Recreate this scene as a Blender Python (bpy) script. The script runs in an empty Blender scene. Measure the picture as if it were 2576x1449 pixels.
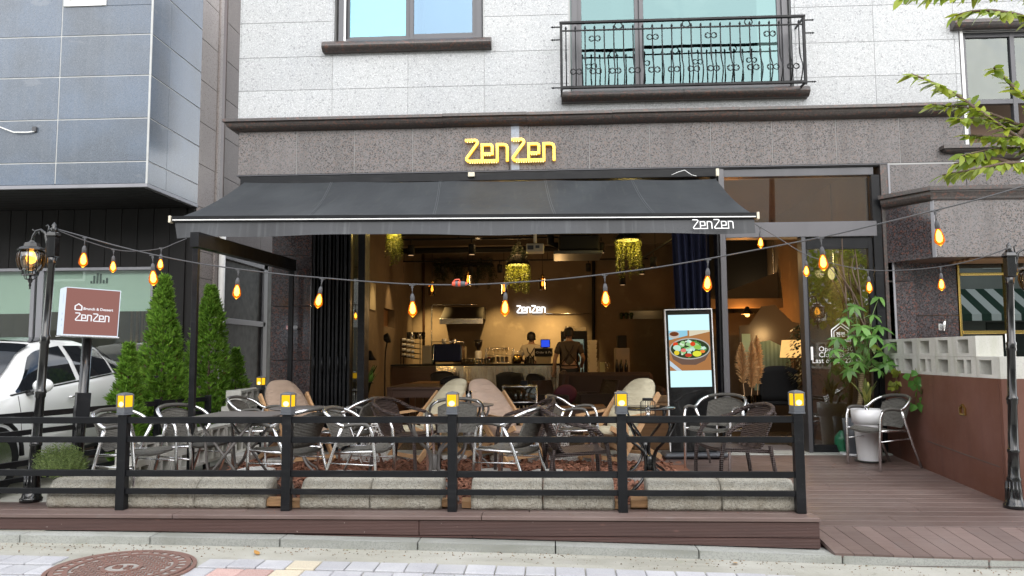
import bpy, bmesh, math, random
from mathutils import Matrix, Vector, Euler
R = math.radians
rnd = random.Random(7)
sc = bpy.context.scene
col = sc.collection

# ---------------------------------------------------------------- camera
F, CX, CY, EYE = 1935.0, 1288.0, 724.5, 1.2
cam_m = (Matrix.Rotation(R(3.08), 3, 'Z') @ Matrix.Rotation(math.pi / 2 + math.atan(165 / F), 3, 'X')
         @ Matrix.Rotation(-0.006, 3, 'Z'))
cd = bpy.data.cameras.new('camera')
cd.sensor_width = 36.0
cd.lens = 36.0 * F / 2576.0
cd.clip_start, cd.clip_end = 0.05, 400.0
cam = bpy.data.objects.new('camera', cd)
col.objects.link(cam)
cam.matrix_world = Matrix.Translation((0, 0, EYE)) @ cam_m.to_4x4()
sc.camera = cam

# ---------------------------------------------------------------- daylight
SUN_EL, SUN_AZ = R(29), R(168)
EXPO = 1.32
KE = 2.0 ** -EXPO            # lamps and screens are given as they should look at this exposure
w = bpy.data.worlds.new('World')
sc.world = w
w.use_nodes = True
wn, wl = w.node_tree.nodes, w.node_tree.links
wn.clear()
wo = wn.new('ShaderNodeOutputWorld')
wb = wn.new('ShaderNodeBackground')
sky = wn.new('ShaderNodeTexSky')
sky.sky_type = 'NISHITA'
sky.sun_disc = False
sky.sun_elevation = SUN_EL
sky.sun_rotation = SUN_AZ
wtc = wn.new('ShaderNodeTexCoord')
wno = wn.new('ShaderNodeTexNoise')
wno.inputs['Scale'].default_value = 2.6
wno.inputs['Detail'].default_value = 7
wmr = wn.new('ShaderNodeMapRange')
wmr.inputs['From Min'].default_value = 0.36
wmr.inputs['From Max'].default_value = 0.60
wmx = wn.new('ShaderNodeMixRGB')
wmx.inputs['Color2'].default_value = (9.6, 9.5, 9.3, 1)
wl.new(wtc.outputs['Generated'], wno.inputs['Vector'])
wl.new(wno.outputs['Fac'], wmr.inputs['Value'])
wl.new(wmr.outputs['Result'], wmx.inputs['Fac'])
wl.new(sky.outputs['Color'], wmx.inputs['Color1'])
wl.new(wmx.outputs['Color'], wb.inputs['Color'])
wb.inputs['Strength'].default_value = 0.14
wl.new(wb.outputs['Background'], wo.inputs['Surface'])
sd = bpy.data.lights.new('sun', 'SUN')
sd.energy = 1.05
sd.angle = R(60)
sd.color = (1.0, 0.965, 0.92)
sun = bpy.data.objects.new('sun', sd)
col.objects.link(sun)
sdir = Vector((math.sin(SUN_AZ) * math.cos(SUN_EL), math.cos(SUN_AZ) * math.cos(SUN_EL), math.sin(SUN_EL)))
sun.rotation_euler = sdir.to_track_quat('Z', 'Y').to_euler()
sun.location = sdir * 30

vs = sc.view_settings
vs.view_transform, vs.look, vs.gamma, vs.exposure = 'Standard', 'None', 1.0, EXPO
vs.use_curve_mapping = False
cy = sc.cycles
cy.max_bounces, cy.diffuse_bounces, cy.glossy_bounces = 8, 4, 4
cy.transmission_bounces, cy.transparent_max_bounces = 4, 12
cy.caustics_reflective = cy.caustics_refractive = False
cy.sample_clamp_indirect = 4.0
cy.use_denoising = True

# ---------------------------------------------------------------- placing: rays through the lens met with real planes
def ray(x, y):
    return cam_m @ Vector(((x - CX) / F, -(y - CY) / F, -1.0))
def aY(x, y, Y):
    d = ray(x, y); return Vector((0, 0, EYE)) + d * (Y / d.y)
def aZ(x, y, Z=0.0):
    d = ray(x, y); return Vector((0, 0, EYE)) + d * ((Z - EYE) / d.z)
def aX(x, y, X):
    d = ray(x, y); return Vector((0, 0, EYE)) + d * (X / d.x)

# ---------------------------------------------------------------- mesh builder
class MB:
    def __init__(s):
        s.v, s.f, s.s = [], [], []
    def add(s, vs, fs, smooth=False):
        b = len(s.v)
        s.v.extend(tuple(v) for v in vs)
        s.f.extend(tuple(i + b for i in f) for f in fs)
        s.s.extend([smooth] * len(fs))
        return s
    def box(s, x0, x1, y0, y1, z0, z1, m=None):
        vs = [(x0, y0, z0), (x1, y0, z0), (x1, y1, z0), (x0, y1, z0), (x0, y0, z1), (x1, y0, z1), (x1, y1, z1), (x0, y1, z1)]
        if m: vs = [m @ Vector(v) for v in vs]
        return s.add(vs, [(0, 3, 2, 1), (4, 5, 6, 7), (0, 1, 5, 4), (1, 2, 6, 5), (2, 3, 7, 6), (3, 0, 4, 7)])
    def cbox(s, x0, x1, y0, y1, z0, z1, c=0.003, m=None):
        """box with chamfered edges"""
        c = min(c, (x1 - x0) / 2.1, (y1 - y0) / 2.1, (z1 - z0) / 2.1)
        X, Y, Z = (x0, x1), (y0, y1), (z0, z1)
        vs, idx = [], {}
        for i in (0, 1):
            for j in (0, 1):
                for k in (0, 1):
                    sx, sy, sz = (c, -c)[i], (c, -c)[j], (c, -c)[k]
                    for a, p in enumerate(((X[i], Y[j] + sy, Z[k] + sz), (X[i] + sx, Y[j], Z[k] + sz), (X[i] + sx, Y[j] + sy, Z[k]))):
                        idx[i, j, k, a] = len(vs); vs.append(p)
        fs = []
        q = idx
        for i in (0, 1):
            r = [q[i, 0, 0, 0], q[i, 1, 0, 0], q[i, 1, 1, 0], q[i, 0, 1, 0]]; fs.append(r if i else r[::-1])
            r = [q[0, i, 0, 1], q[0, i, 1, 1], q[1, i, 1, 1], q[1, i, 0, 1]]; fs.append(r if i else r[::-1])
            r = [q[0, 0, i, 2], q[1, 0, i, 2], q[1, 1, i, 2], q[0, 1, i, 2]]; fs.append(r if i else r[::-1])
        for i in (0, 1):
            for j in (0, 1):
                r = [q[i, j, 0, 0], q[i, j, 1, 0], q[i, j, 1, 1], q[i, j, 0, 1]]; fs.append(r if i == j else r[::-1])
                r = [q[i, 0, j, 0], q[i, 0, j, 2], q[i, 1, j, 2], q[i, 1, j, 0]]; fs.append(r if i == j else r[::-1])
                r = [q[0, i, j, 1], q[1, i, j, 1], q[1, i, j, 2], q[0, i, j, 2]]; fs.append(r if i == j else r[::-1])
                for k in (0, 1):
                    r = [q[i, j, k, 0], q[i, j, k, 1], q[i, j, k, 2]]; fs.append(r if (i + j + k) % 2 else r[::-1])
        if m: vs = [m @ Vector(v) for v in vs]
        return s.add(vs, fs)
    def beam(s, p, q, wd, ht, up=(0, 0, 1)):
        p, q = Vector(p), Vector(q)
        d = (q - p); L = d.length; d.normalize()
        u = Vector(up)
        if abs(d.dot(u)) > 0.98: u = Vector((0, 1, 0))
        x = d.cross(u).normalized(); z = x.cross(d)
        m = Matrix((x, d, z)).transposed().to_4x4(); m.translation = p
        return s.box(-wd / 2, wd / 2, 0, L, -ht / 2, ht / 2, m)
    def tube(s, pts, r, n=8, cap=True, closed=False):
        pts = [Vector(p) for p in pts]
        k = len(pts)
        rr = r if isinstance(r, (list, tuple)) else [r] * k
        vs, fs, prev = [], [], None
        for i, p in enumerate(pts):
            if closed: t = pts[(i + 1) % k] - pts[i - 1]
            else: t = pts[min(i + 1, k - 1)] - pts[max(i - 1, 0)]
            if t.length < 1e-9: t = Vector((0, 0, 1))
            t.normalize()
            if prev is None:
                a = Vector((0, 0, 1)) if abs(t.z) < 0.9 else Vector((1, 0, 0))
                x = t.cross(a).normalized()
            else:
                x = (prev - t * prev.dot(t))
                x = x.normalized() if x.length > 1e-6 else t.orthogonal().normalized()
            prev = x
            y = t.cross(x)
            for j in range(n):
                a = 2 * math.pi * j / n
                vs.append(p + (x * math.cos(a) + y * math.sin(a)) * rr[i])
        for i in range(k if closed else k - 1):
            a, b = i * n, ((i + 1) % k) * n
            for j in range(n):
                j2 = (j + 1) % n
                fs.append((a + j, a + j2, b + j2, b + j))
        s.add(vs, fs, True)
        if cap and not closed:
            b = len(s.v) - len(vs)
            s.f.append(tuple(b + j for j in range(n))[::-1]); s.s.append(False)
            s.f.append(tuple(b + (k - 1) * n + j for j in range(n))); s.s.append(False)
        return s
    def lathe(s, prof, n=16, m=None, smooth=True):
        """prof: (radius, z) from bottom to top"""
        vs, fs, rings = [], [], []
        for r, z in prof:
            if r < 1e-6:
                rings.append([len(vs)]); vs.append((0, 0, z))
            else:
                rings.append(list(range(len(vs), len(vs) + n)))
                for j in range(n):
                    a = 2 * math.pi * (j + .5) / n
                    vs.append((r * math.cos(a), r * math.sin(a), z))
        for A, B in zip(rings, rings[1:]):
            for j in range(n):
                j2 = (j + 1) % n
                if len(A) == 1 and len(B) == 1: continue
                if len(A) == 1: fs.append((A[0], B[j2], B[j]))
                elif len(B) == 1: fs.append((A[j], A[j2], B[0]))
                else: fs.append((A[j], A[j2], B[j2], B[j]))
        if len(rings[0]) > 1: fs.append(tuple(rings[0][::-1]))
        if len(rings[-1]) > 1: fs.append(tuple(rings[-1]))
        if m: vs = [m @ Vector(v) for v in vs]
        return s.add(vs, fs, smooth)
    def prism(s, poly, y0, y1, m=None, smooth=False):
        """poly in (x, z), counter-clockwise seen from -y; pushed from y0 to y1"""
        n = len(poly)
        vs = [(x, y0, z) for x, z in poly] + [(x, y1, z) for x, z in poly]
        fs = [tuple(range(n)), tuple(range(2 * n - 1, n - 1, -1))]
        sm = [False, False]
        for i in range(n):
            j = (i + 1) % n
            fs.append((j, i, i + n, j + n)); sm.append(smooth)
        if m: vs = [m @ Vector(v) for v in vs]
        s.add(vs, fs)
        s.s[-len(fs):] = sm
        return s
    def grid(s, fn, nu, nv, smooth=True, wrap=False):
        b = [fn(i / nu, j / nv) for j in range(nv + 1) for i in range(nu + 1)]
        fs = [(j * (nu + 1) + i, j * (nu + 1) + i + 1, (j + 1) * (nu + 1) + i + 1, (j + 1) * (nu + 1) + i) for j in range(nv) for i in range(nu)]
        return s.add(b, fs, smooth)
    def ribbon(s, pts, wd, y0, y1, m=None):
        """flat stroke of width wd through (x, z) points, pushed from y0 to y1, mitred"""
        P = [Vector((x, z)) for x, z in pts]
        L, Rr = [], []
        for i, p in enumerate(P):
            a = (P[i] - P[i - 1]).normalized() if i else (P[1] - P[0]).normalized()
            b = (P[i + 1] - P[i]).normalized() if i < len(P) - 1 else a
            na, nb = Vector((-a.y, a.x)), Vector((-b.y, b.x))
            k = (na + nb)
            k = k / max(k.dot(na), 0.35)
            L.append(p + k * wd / 2); Rr.append(p - k * wd / 2)
        for i in range(len(P) - 1):
            q = [Rr[i], Rr[i + 1], L[i + 1], L[i]]
            s.prism([(v.x, v.y) for v in q], y0, y1, m)
        return s
    def sphere(s, c, r, n=12, k=8, sc3=(1, 1, 1), m=None):
        vs = [(0, 0, -1)] + [(math.cos(2 * math.pi * j / n) * math.sin(math.pi * i / k), math.sin(2 * math.pi * j / n) * math.sin(math.pi * i / k), -math.cos(math.pi * i / k)) for i in range(1, k) for j in range(n)] + [(0, 0, 1)]
        fs = [(0, 1 + (j + 1) % n, 1 + j) for j in range(n)]
        for i in range(k - 2):
            a, b = 1 + i * n, 1 + (i + 1) * n
            fs += [(a + j, a + (j + 1) % n, b + (j + 1) % n, b + j) for j in range(n)]
        a = 1 + (k - 2) * n
        fs += [(a + j, a + (j + 1) % n, len(vs) - 1) for j in range(n)]
        c = Vector(c)
        vs = [Vector((v[0] * r * sc3[0], v[1] * r * sc3[1], v[2] * r * sc3[2])) for v in vs]
        if m: vs = [m @ v for v in vs]
        return s.add([v + c for v in vs], fs, True)
    def mesh(s, name):
        me = bpy.data.meshes.new(name)
        me.from_pydata(s.v, [], s.f)
        me.polygons.foreach_set('use_smooth', s.s)
        me.update()
        return me

W = {}          # world matrix of every object we link
def link(o, parent=None, world=False):
    col.objects.link(o)
    lm = Matrix.LocRotScale(o.location, o.rotation_euler, o.scale)
    if parent is not None:
        o.parent = parent
        if world:
            o.matrix_parent_inverse = W[parent].inverted()
            W[o] = lm
        else:
            W[o] = W[parent] @ lm
    else:
        W[o] = lm
    return o
def obj(name, mb, m, parent=None, loc=(0, 0, 0), rot=(0, 0, 0), scale=(1, 1, 1), world=False, **kw):
    me = mb if isinstance(mb, bpy.types.Mesh) else mb.mesh(name)
    if m is not None and (not me.materials): me.materials.append(m)
    o = bpy.data.objects.new(name, me)
    o.location, o.rotation_euler, o.scale = loc, rot, scale
    for k, v in kw.items(): o[k] = v
    return link(o, parent, world)
def thing(name, label, cat, loc=(0, 0, 0), rz=0.0, group=None, rot=None):
    o = bpy.data.objects.new(name, None)
    o.empty_display_size = 0.1
    o.location = loc
    o.rotation_euler = rot or (0, 0, rz)
    o['label'], o['category'] = label, cat
    if group: o['group'] = group
    return link(o)
def single(name, mb, m, label, cat, loc=(0, 0, 0), rot=(0, 0, 0), group=None):
    o = obj(name, mb, m, None, loc, rot)
    o['label'], o['category'] = label, cat
    if group: o['group'] = group
    return o
def struct(name, mb, m, kind='structure', label=None, **kw):
    o = obj(name, mb, m, **kw)
    o['kind'] = kind
    if label: o['label'] = label
    return o
def dup(src, loc, rz, label, group=None, scale=None, rot=None):
    if group and not src.get('group'): src['group'] = group
    r = src.copy(); col.objects.link(r)
    r.location = loc; r.rotation_euler = rot or (0, 0, rz); r['label'] = label
    if scale: r.scale = scale
    W[r] = Matrix.LocRotScale(r.location, r.rotation_euler, r.scale)
    for ch in list(src.children):
        c = ch.copy(); col.objects.link(c); c.parent = r
        for g in list(ch.children):
            d = g.copy(); col.objects.link(d); d.parent = c
    return r

# ---------------------------------------------------------------- materials
class NT:
    def __init__(s, name):
        s.m = bpy.data.materials.new(name); s.m.use_nodes = True
        s.n, s.l = s.m.node_tree.nodes, s.m.node_tree.links
        s.n.clear()
        s.out = s.n.new('ShaderNodeOutputMaterial')
    def new(s, t, **k):
        n = s.n.new(t)
        for a, b in k.items(): setattr(n, a, b)
        return n
    def tex(s, kind, scale, vec, detail=4.0):
        if isinstance(scale, (tuple, list)):
            mp = s.new('ShaderNodeMapping'); mp.inputs['Scale'].default_value = scale
            s.l.new(vec, mp.inputs['Vector']); vec = mp.outputs['Vector']; scale = 1.0
        if kind == 'noise':
            t = s.new('ShaderNodeTexNoise'); t.inputs['Detail'].default_value = detail; o = t.outputs['Fac']
        elif kind == 'vor':
            t = s.new('ShaderNodeTexVoronoi'); o = t.outputs['Distance']
        elif kind == 'vorc':
            t = s.new('ShaderNodeTexVoronoi')
            sep = s.new('ShaderNodeSeparateColor'); s.l.new(t.outputs['Color'], sep.inputs['Color']); o = sep.outputs['Red']
        elif kind == 'crack':
            t = s.new('ShaderNodeTexVoronoi'); t.feature = 'DISTANCE_TO_EDGE'; o = t.outputs['Distance']
        elif kind in ('wavex', 'wavey', 'wavez'):
            t = s.new('ShaderNodeTexWave'); t.bands_direction = kind[-1].upper(); o = t.outputs['Fac']
        t.inputs['Scale'].default_value = scale
        s.l.new(vec, t.inputs['Vector'])
        return o
    def rng(s, sock, a, b, c=0.0, d=1.0):
        r = s.new('ShaderNodeMapRange')
        for k, v in zip(('From Min', 'From Max', 'To Min', 'To Max'), (a, b, c, d)): r.inputs[k].default_value = v
        s.l.new(sock, r.inputs['Value']); return r.outputs['Result']
def c4(c): return (c[0], c[1], c[2], 1.0)
def pm(name, base, rough=0.5, metal=0.0, layers=(), bump=(), coord='P', spec=0.5, coat=0.0, isl=0.0, perobj=0.0, emit=None, rlayers=(), alpha=None, sss=None, aniso=None):
    """principled material; layers = (kind, scale, a, b, colour, strength), bump = (kind, scale, strength, distance)"""
    t = NT(name)
    p = t.new('ShaderNodeBsdfPrincipled')
    t.l.new(p.outputs[0], t.out.inputs[0])
    if coord == 'P': vec = t.new('ShaderNodeNewGeometry').outputs['Position']
    else: vec = t.new('ShaderNodeTexCoord').outputs['Object']
    rgb = t.new('ShaderNodeRGB'); rgb.outputs[0].default_value = c4(base)
    c = rgb.outputs[0]
    for kind, scale, a, b, colour, st in layers:
        f = t.rng(t.tex(kind, scale, vec), a, b, 0.0, st)
        mx = t.new('ShaderNodeMixRGB'); mx.inputs['Color2'].default_value = c4(colour)
        t.l.new(f, mx.inputs['Fac']); t.l.new(c, mx.inputs['Color1']); c = mx.outputs[0]
    for amt, src in ((isl, 'isl'), (perobj, 'obj')):
        if not amt: continue
        if src == 'isl': rv = t.new('ShaderNodeNewGeometry').outputs['Random Per Island']
        else: rv = t.new('ShaderNodeObjectInfo').outputs['Random']
        hs = t.new('ShaderNodeHueSaturation')
        t.l.new(t.rng(rv, 0, 1, 1 - amt, 1 + amt), hs.inputs['Value'])
        t.l.new(c, hs.inputs['Color']); c = hs.outputs[0]
    t.l.new(c, p.inputs['Base Color'])
    p.inputs['Roughness'].default_value = rough
    p.inputs['Metallic'].default_value = metal
    p.inputs['Specular IOR Level'].default_value = spec
    p.inputs['Coat Weight'].default_value = coat
    if aniso: p.inputs['Anisotropic'].default_value = aniso
    rs = None
    for kind, scale, a, b, r0, r1 in rlayers:
        rs = t.rng(t.tex(kind, scale, vec), a, b, r0, r1)
        t.l.new(rs, p.inputs['Roughness'])
    if emit:
        p.inputs['Emission Color'].default_value = c4(emit[0]); p.inputs['Emission Strength'].default_value = emit[1]
    if sss:
        p.inputs['Subsurface Weight'].default_value = sss
    nrm = None
    for kind, scale, st, dist in bump:
        b = t.new('ShaderNodeBump'); b.inputs['Strength'].default_value = st; b.inputs['Distance'].default_value = dist
        t.l.new(t.tex(kind, scale, vec), b.inputs['Height'])
        if nrm: t.l.new(nrm, b.inputs['Normal'])
        nrm = b.outputs[0]
    if nrm: t.l.new(nrm, p.inputs['Normal'])
    return t.m
def em(name, colour, st):
    t = NT(name)
    e = t.new('ShaderNodeEmission'); e.inputs[0].default_value = c4(colour); e.inputs[1].default_value = st * KE
    t.l.new(e.outputs[0], t.out.inputs[0]); return t.m
def glass(name, tint=(1, 1, 1), refl=0.3, rough=0.0, gtint=(1, 1, 1), body=None, body_f=0.0, wob=0.0):
    """sheet glass: fresnel-weighted mirror over a tinted see-through body"""
    t = NT(name)
    tr = t.new('ShaderNodeBsdfTransparent'); tr.inputs[0].default_value = c4(tint)
    gl = t.new('ShaderNodeBsdfGlossy'); gl.inputs['Roughness'].default_value = rough; gl.inputs[0].default_value = c4(gtint)
    base = tr.outputs[0]
    if body:
        df = t.new('ShaderNodeBsdfDiffuse'); df.inputs[0].default_value = c4(body)
        mb_ = t.new('ShaderNodeMixShader'); mb_.inputs[0].default_value = body_f
        t.l.new(base, mb_.inputs[1]); t.l.new(df.outputs[0], mb_.inputs[2]); base = mb_.outputs[0]
    lw = t.new('ShaderNodeLayerWeight'); lw.inputs['Blend'].default_value = 0.25
    f = t.rng(lw.outputs['Fresnel'], 0, 1, refl, 1.0)
    if wob:
        b = t.new('ShaderNodeBump'); b.inputs['Strength'].default_value = wob; b.inputs['Distance'].default_value = 0.02
        t.l.new(t.tex('noise', 2.2, t.new('ShaderNodeNewGeometry').outputs['Position'], 2.0), b.inputs['Height'])
        t.l.new(b.outputs[0], gl.inputs['Normal'])
    mx = t.new('ShaderNodeMixShader')
    t.l.new(f, mx.inputs[0]); t.l.new(base, mx.inputs[1]); t.l.new(gl.outputs[0], mx.inputs[2])
    t.l.new(mx.outputs[0], t.out.inputs[0]); return t.m
def leafmat(name, c, isl=0.35, trans=0.3, rough=0.45, hue2=None):
    t = NT(name)
    p = t.new('ShaderNodeBsdfPrincipled'); p.inputs['Roughness'].default_value = rough
    tl = t.new('ShaderNodeBsdfTranslucent')
    g = t.new('ShaderNodeNewGeometry')
    ramp = t.new('ShaderNodeMixRGB')
    ramp.inputs['Color1'].default_value = c4(c); ramp.inputs['Color2'].default_value = c4(hue2 or c)
    oi = t.new('ShaderNodeObjectInfo')
    ad = t.new('ShaderNodeMath', operation='ADD'); t.l.new(g.outputs['Random Per Island'], ad.inputs[0]); t.l.new(oi.outputs['Random'], ad.inputs[1])
    fr = t.new('ShaderNodeMath', operation='FRACT'); t.l.new(ad.outputs[0], fr.inputs[0])
    t.l.new(fr.outputs[0], ramp.inputs['Fac'])
    hs = t.new('ShaderNodeHueSaturation')
    mu = t.new('ShaderNodeMath', operation='MULTIPLY'); t.l.new(fr.outputs[0], mu.inputs[0]); mu.inputs[1].default_value = 7.31
    f2 = t.new('ShaderNodeMath', operation='FRACT'); t.l.new(mu.outputs[0], f2.inputs[0])
    t.l.new(t.rng(f2.outputs[0], 0, 1, 1 - isl, 1 + isl), hs.inputs['Value'])
    t.l.new(ramp.outputs[0], hs.inputs['Color'])
    t.l.new(hs.outputs[0], p.inputs['Base Color']); t.l.new(hs.outputs[0], tl.inputs[0])
    mx = t.new('ShaderNodeMixShader'); mx.inputs[0].default_value = trans
    t.l.new(p.outputs[0], mx.inputs[1]); t.l.new(tl.outputs[0], mx.inputs[2]); t.l.new(mx.outputs[0], t.out.inputs[0])
    return t.m

M = {}
M['granite'] = pm('light granite', (0.3977, 0.4057, 0.4096), 0.55, layers=[('noise', (5, 5, .28), .55, .74, (.30, .31, .315), .38), ('noise', (16, 16, .6), .62, .8, (.27, .275, .27), .3), 
    ('noise', 1.1, .35, .75, (0.3579, 0.3738, 0.3897), .7), ('noise', (9, 9, 1.4), .5, .75, (0.3261, 0.342, 0.3659), .35), ('vorc', 95, .62, .70, (0.3023, 0.3102, 0.3142), .55), ('vorc', 60, .90, .93, (0.175, 0.179, 0.1829), .55),
    ('vorc', 130, .78, .82, (0.5409, 0.5488, 0.5568), .8)], perobj=.055, bump=[('noise', 150, .25, .004)])
M['brown_flamed'] = pm('brown flamed granite', (0.112, 0.106, 0.104), 0.62, layers=[
    ('vorc', 75, .40, .46, (0.171, 0.1539, 0.151), .9), ('vorc', 62, .74, .78, (0.165, 0.128, 0.112), .8), ('vorc', 88, .82, .85, (0.03135, 0.0285, 0.0285), .9),
    ('noise', .9, .45, .7, (0.1425, 0.1339, 0.1339), .5), ('noise', (6, 6, .8), .52, .75, (0.0741, 0.06555, 0.0627), .4)], perobj=.07, bump=[('noise', 120, .3, .004)])
M['brown_polished'] = pm('brown polished granite', (0.042, 0.034, 0.035), 0.12, layers=[
    ('vorc', 70, .50, .54, (0.075, 0.066, 0.07), .9), ('vorc', 62, .84, .87, (0.12, 0.055, 0.043), .9), ('vorc', 90, .86, .89, (0.018, 0.017, 0.018), .9)], perobj=.1)
M['brown_trim'] = pm('brown moulded granite', (0.05015, 0.04167, 0.03899), 0.3, layers=[
    ('vorc', 70, .55, .6, (0.07655, 0.06316, 0.05869), .8), ('vorc', 42, .84, .87, (0.1196, 0.06159, 0.04819), .8), ('noise', (1, 5, 20), .5, .8, (0.03002, 0.02689, 0.02555), .6)])
M['blue_granite'] = pm('blue grey granite', (0.0816, 0.1096, 0.1536), 0.25, layers=[
    ('noise', 1.3, .42, .6, (0.068, 0.0816, 0.1006), .8), ('noise', (12, 12, .7), .5, .8, (0.1306, 0.1469, 0.1686), .35), ('vorc', 190, .72, .78, (0.1469, 0.1686, 0.2013), .6), ('vorc', 170, .88, .91, (0.02176, 0.0272, 0.03264), .5),
    ('noise', (2.2, 2.2, 5), .66, .70, (0.1795, 0.1958, 0.2176), .35)], perobj=.1, spec=.8, bump=[('noise', 90, .12, .003)])
M['joint_white'] = pm('pale sealant', (0.44, 0.45, 0.445), 0.6, layers=[('noise', 8, .4, .7, (0.36, 0.36, 0.35), .6)])
M['joint_grey'] = pm('grey sealant', (0.36, 0.36, 0.355), 0.7)
M['joint_dark'] = pm('dark sealant', (0.09, 0.085, 0.08), 0.7)
M['pink_granite'] = pm('pinkish grey granite', (0.29, 0.255, 0.24), 0.7, layers=[('vorc', 110, .6, .66, (0.36, 0.325, 0.31), .7), ('vorc', 90, .86, .9, (0.1, 0.085, 0.08), .7), ('noise', (3, 3, .5), .5, .8, (0.22, 0.19, 0.18), .5)], perobj=.05, bump=[('noise', 100, .3, .004)])
M['black_metal'] = pm('black painted steel', (0.008, 0.0085, 0.0100), 0.42, spec=.22, layers=[('noise', (3, 20, 20), .55, .75, (.030, .030, .031), .5), ('noise', 5, .45, .8, (0.013, 0.0135, 0.0155), .6), ('noise', 60, .70, .74, (0.10, 0.10, 0.1), .35)], rlayers=[('noise', 9, .3, .7, .3, .48)])
M['black_gloss'] = pm('black glossy cast iron', (0.0066, 0.0066, 0.0072), 0.2, coat=.4, bump=[('noise', 30, .15, .003)])
M['black_matte'] = pm('black matte paint', (0.008, 0.008, 0.009), 0.65, spec=.25)
M['grey_frame'] = pm('dark grey aluminium', (0.075, 0.075, 0.082), 0.4, metal=.3, layers=[('noise', (3, 3, .6), .45, .75, (0.11, 0.11, 0.118), .6)])
M['light_frame'] = pm('worn grey steel frame', (0.25, 0.25, 0.27), 0.42, metal=.35, layers=[('noise', (4, 4, .9), .5, .8, (0.18, 0.18, 0.19), .7), ('noise', 40, .68, .72, (0.4, 0.4, 0.4), .4)])
M['door_steel'] = pm('worn dark grey door steel', (0.115, 0.113, 0.122), 0.42, metal=.3, layers=[('noise', (4, 4, .9), .5, .8, (0.08, 0.08, 0.086), .7), ('noise', 40, .68, .72, (0.2, 0.2, 0.2), .4)])
M['white_frame'] = pm('white window frame', (0.78, 0.78, 0.76), 0.45, layers=[('noise', (8, 8, 1), .55, .8, (0.6, 0.6, 0.57), .5)])
M['dark_wall'] = pm('black wall boards', (0.011, 0.0105, 0.0105), 0.6, spec=.2, layers=[('noise', (6, 6, .5), .4, .8, (0.017, 0.0155, 0.015), .7)], perobj=.12)
M['glass_sky'] = glass('sky mirroring window glass', (0.20, 0.30, 0.31), 0.26, wob=.2, gtint=(.36, .68, .82))
M['glass_pale'] = glass('grey blue window glass', (0.28, 0.36, 0.38), 0.13, wob=.2, gtint=(.50, .72, .95))
M['glass_teal'] = glass('teal tinted balcony glass', (0.18, 0.23, 0.22), 0.11, wob=.2, gtint=(.50, .76, .80))
M['glass_shop'] = glass('shop glass', (0.62, 0.66, 0.62), 0.13)
M['glass_clear'] = glass('clear glass', (0.93, 0.95, 0.94), 0.06)
M['glass_dark'] = glass('dark tinted glass', (0.14, 0.15, 0.15), 0.12)
M['glass_smoke'] = glass('smoked amber glass', (0.45, 0.25, 0.10), 0.08)
M['deck'] = pm('stained deck timber', (0.1359, 0.09372, 0.08278), 0.55, layers=[
    ('noise', (2.5, 40, 40), .4, .75, (0.09331, 0.06157, 0.05336), .7), ('noise', 1.3, .45, .7, (0.1845, 0.1407, 0.127), .6), ('noise', 7, .62, .72, (0.1442, 0.1168, 0.1114), .4), ('noise', 55, .72, .76, (0.02433, 0.01612, 0.01503), .8)],
    perobj=.16, bump=[('noise', (3, 70, 70), .35, .004)], rlayers=[('noise', 2, .35, .7, .38, .62)])
M['fascia'] = pm('grooved fascia timber', (0.154, 0.07452, 0.05994), 0.6, layers=[
    ('noise', (1.6, 30, 34), .40, .72, (0.06156, 0.02916, 0.0243), .8), ('noise', (.7, 4, 3), .45, .75, (0.1864, 0.0972, 0.081), .6), ('vor', (3.4, 9, 9), .0, .10, (0.04536, 0.02106, 0.01782), .8), ('noise', 45, .73, .78, (0.486, 0.4212, 0.3888), .5)],
    perobj=.12, bump=[('wavez', 30, .5, .003), ('noise', (3, 60, 60), .3, .003)])
M['kerb'] = pm('kerb granite', (0.3366, 0.3441, 0.3216), 0.75, layers=[('noise', (1.5, 9, 9), .5, .68, (.20, .205, .17), .6), ('vorc', 120, .6, .68, (0.2543, 0.2618, 0.2468), .7), ('noise', 3, .5, .72, (0.2244, 0.2319, 0.202), .6), ('noise', 40, .66, .72, (0.1496, 0.1421, 0.1197), .5)], perobj=.12, bump=[('noise', 80, .4, .004)])
M['concrete'] = pm('gutter concrete', (0.3251, 0.3175, 0.2722), 0.85, layers=[('noise', (.8, 7, 1), .5, .62, (.24, .235, .20), .55), ('noise', 22, .60, .70, (.20, .19, .16), .5), ('noise', 2.2, .42, .66, (0.3931, 0.3856, 0.3478), .8), ('noise', (1.2, 6, 1), .55, .75, (0.2495, 0.2419, 0.2041), .6),
    ('noise', 140, .6, .72, (0.2041, 0.1966, 0.1663), .5), ('noise', 5, .66, .74, (0.2268, 0.2495, 0.1512), .4)], bump=[('noise', 60, .5, .006), ('noise', 9, .4, .02)])
M['paver'] = pm('grey paver', (0.3956, 0.3956, 0.4186), 0.8, layers=[('vorc', 170, .6, .7, (0.3128, 0.3128, 0.3312), .6), ('noise', 4, .45, .7, (0.46, 0.46, 0.4692), .6), ('noise', 60, .66, .72, (0.23, 0.23, 0.2392), .5)], perobj=.1, bump=[('noise', 120, .4, .003)])
M['paver_red'] = pm('red paver', (0.40, 0.275, 0.25), 0.8, layers=[('vorc', 170, .6, .7, (0.3, 0.17, 0.15), .6), ('noise', 4, .45, .7, (0.48, 0.33, 0.3), .6)], perobj=.25, bump=[('noise', 120, .4, .003)])
M['paver_cream'] = pm('cream paver', (0.53, 0.47, 0.36), 0.8, layers=[('vorc', 170, .6, .7, (0.42, 0.38, 0.3), .6)], perobj=.08, bump=[('noise', 120, .4, .003)])
M['sand'] = pm('joint sand', (0.17, 0.165, 0.14), 0.95, layers=[('noise', 6, .5, .7, (0.10, 0.12, 0.07), .6)])
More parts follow.
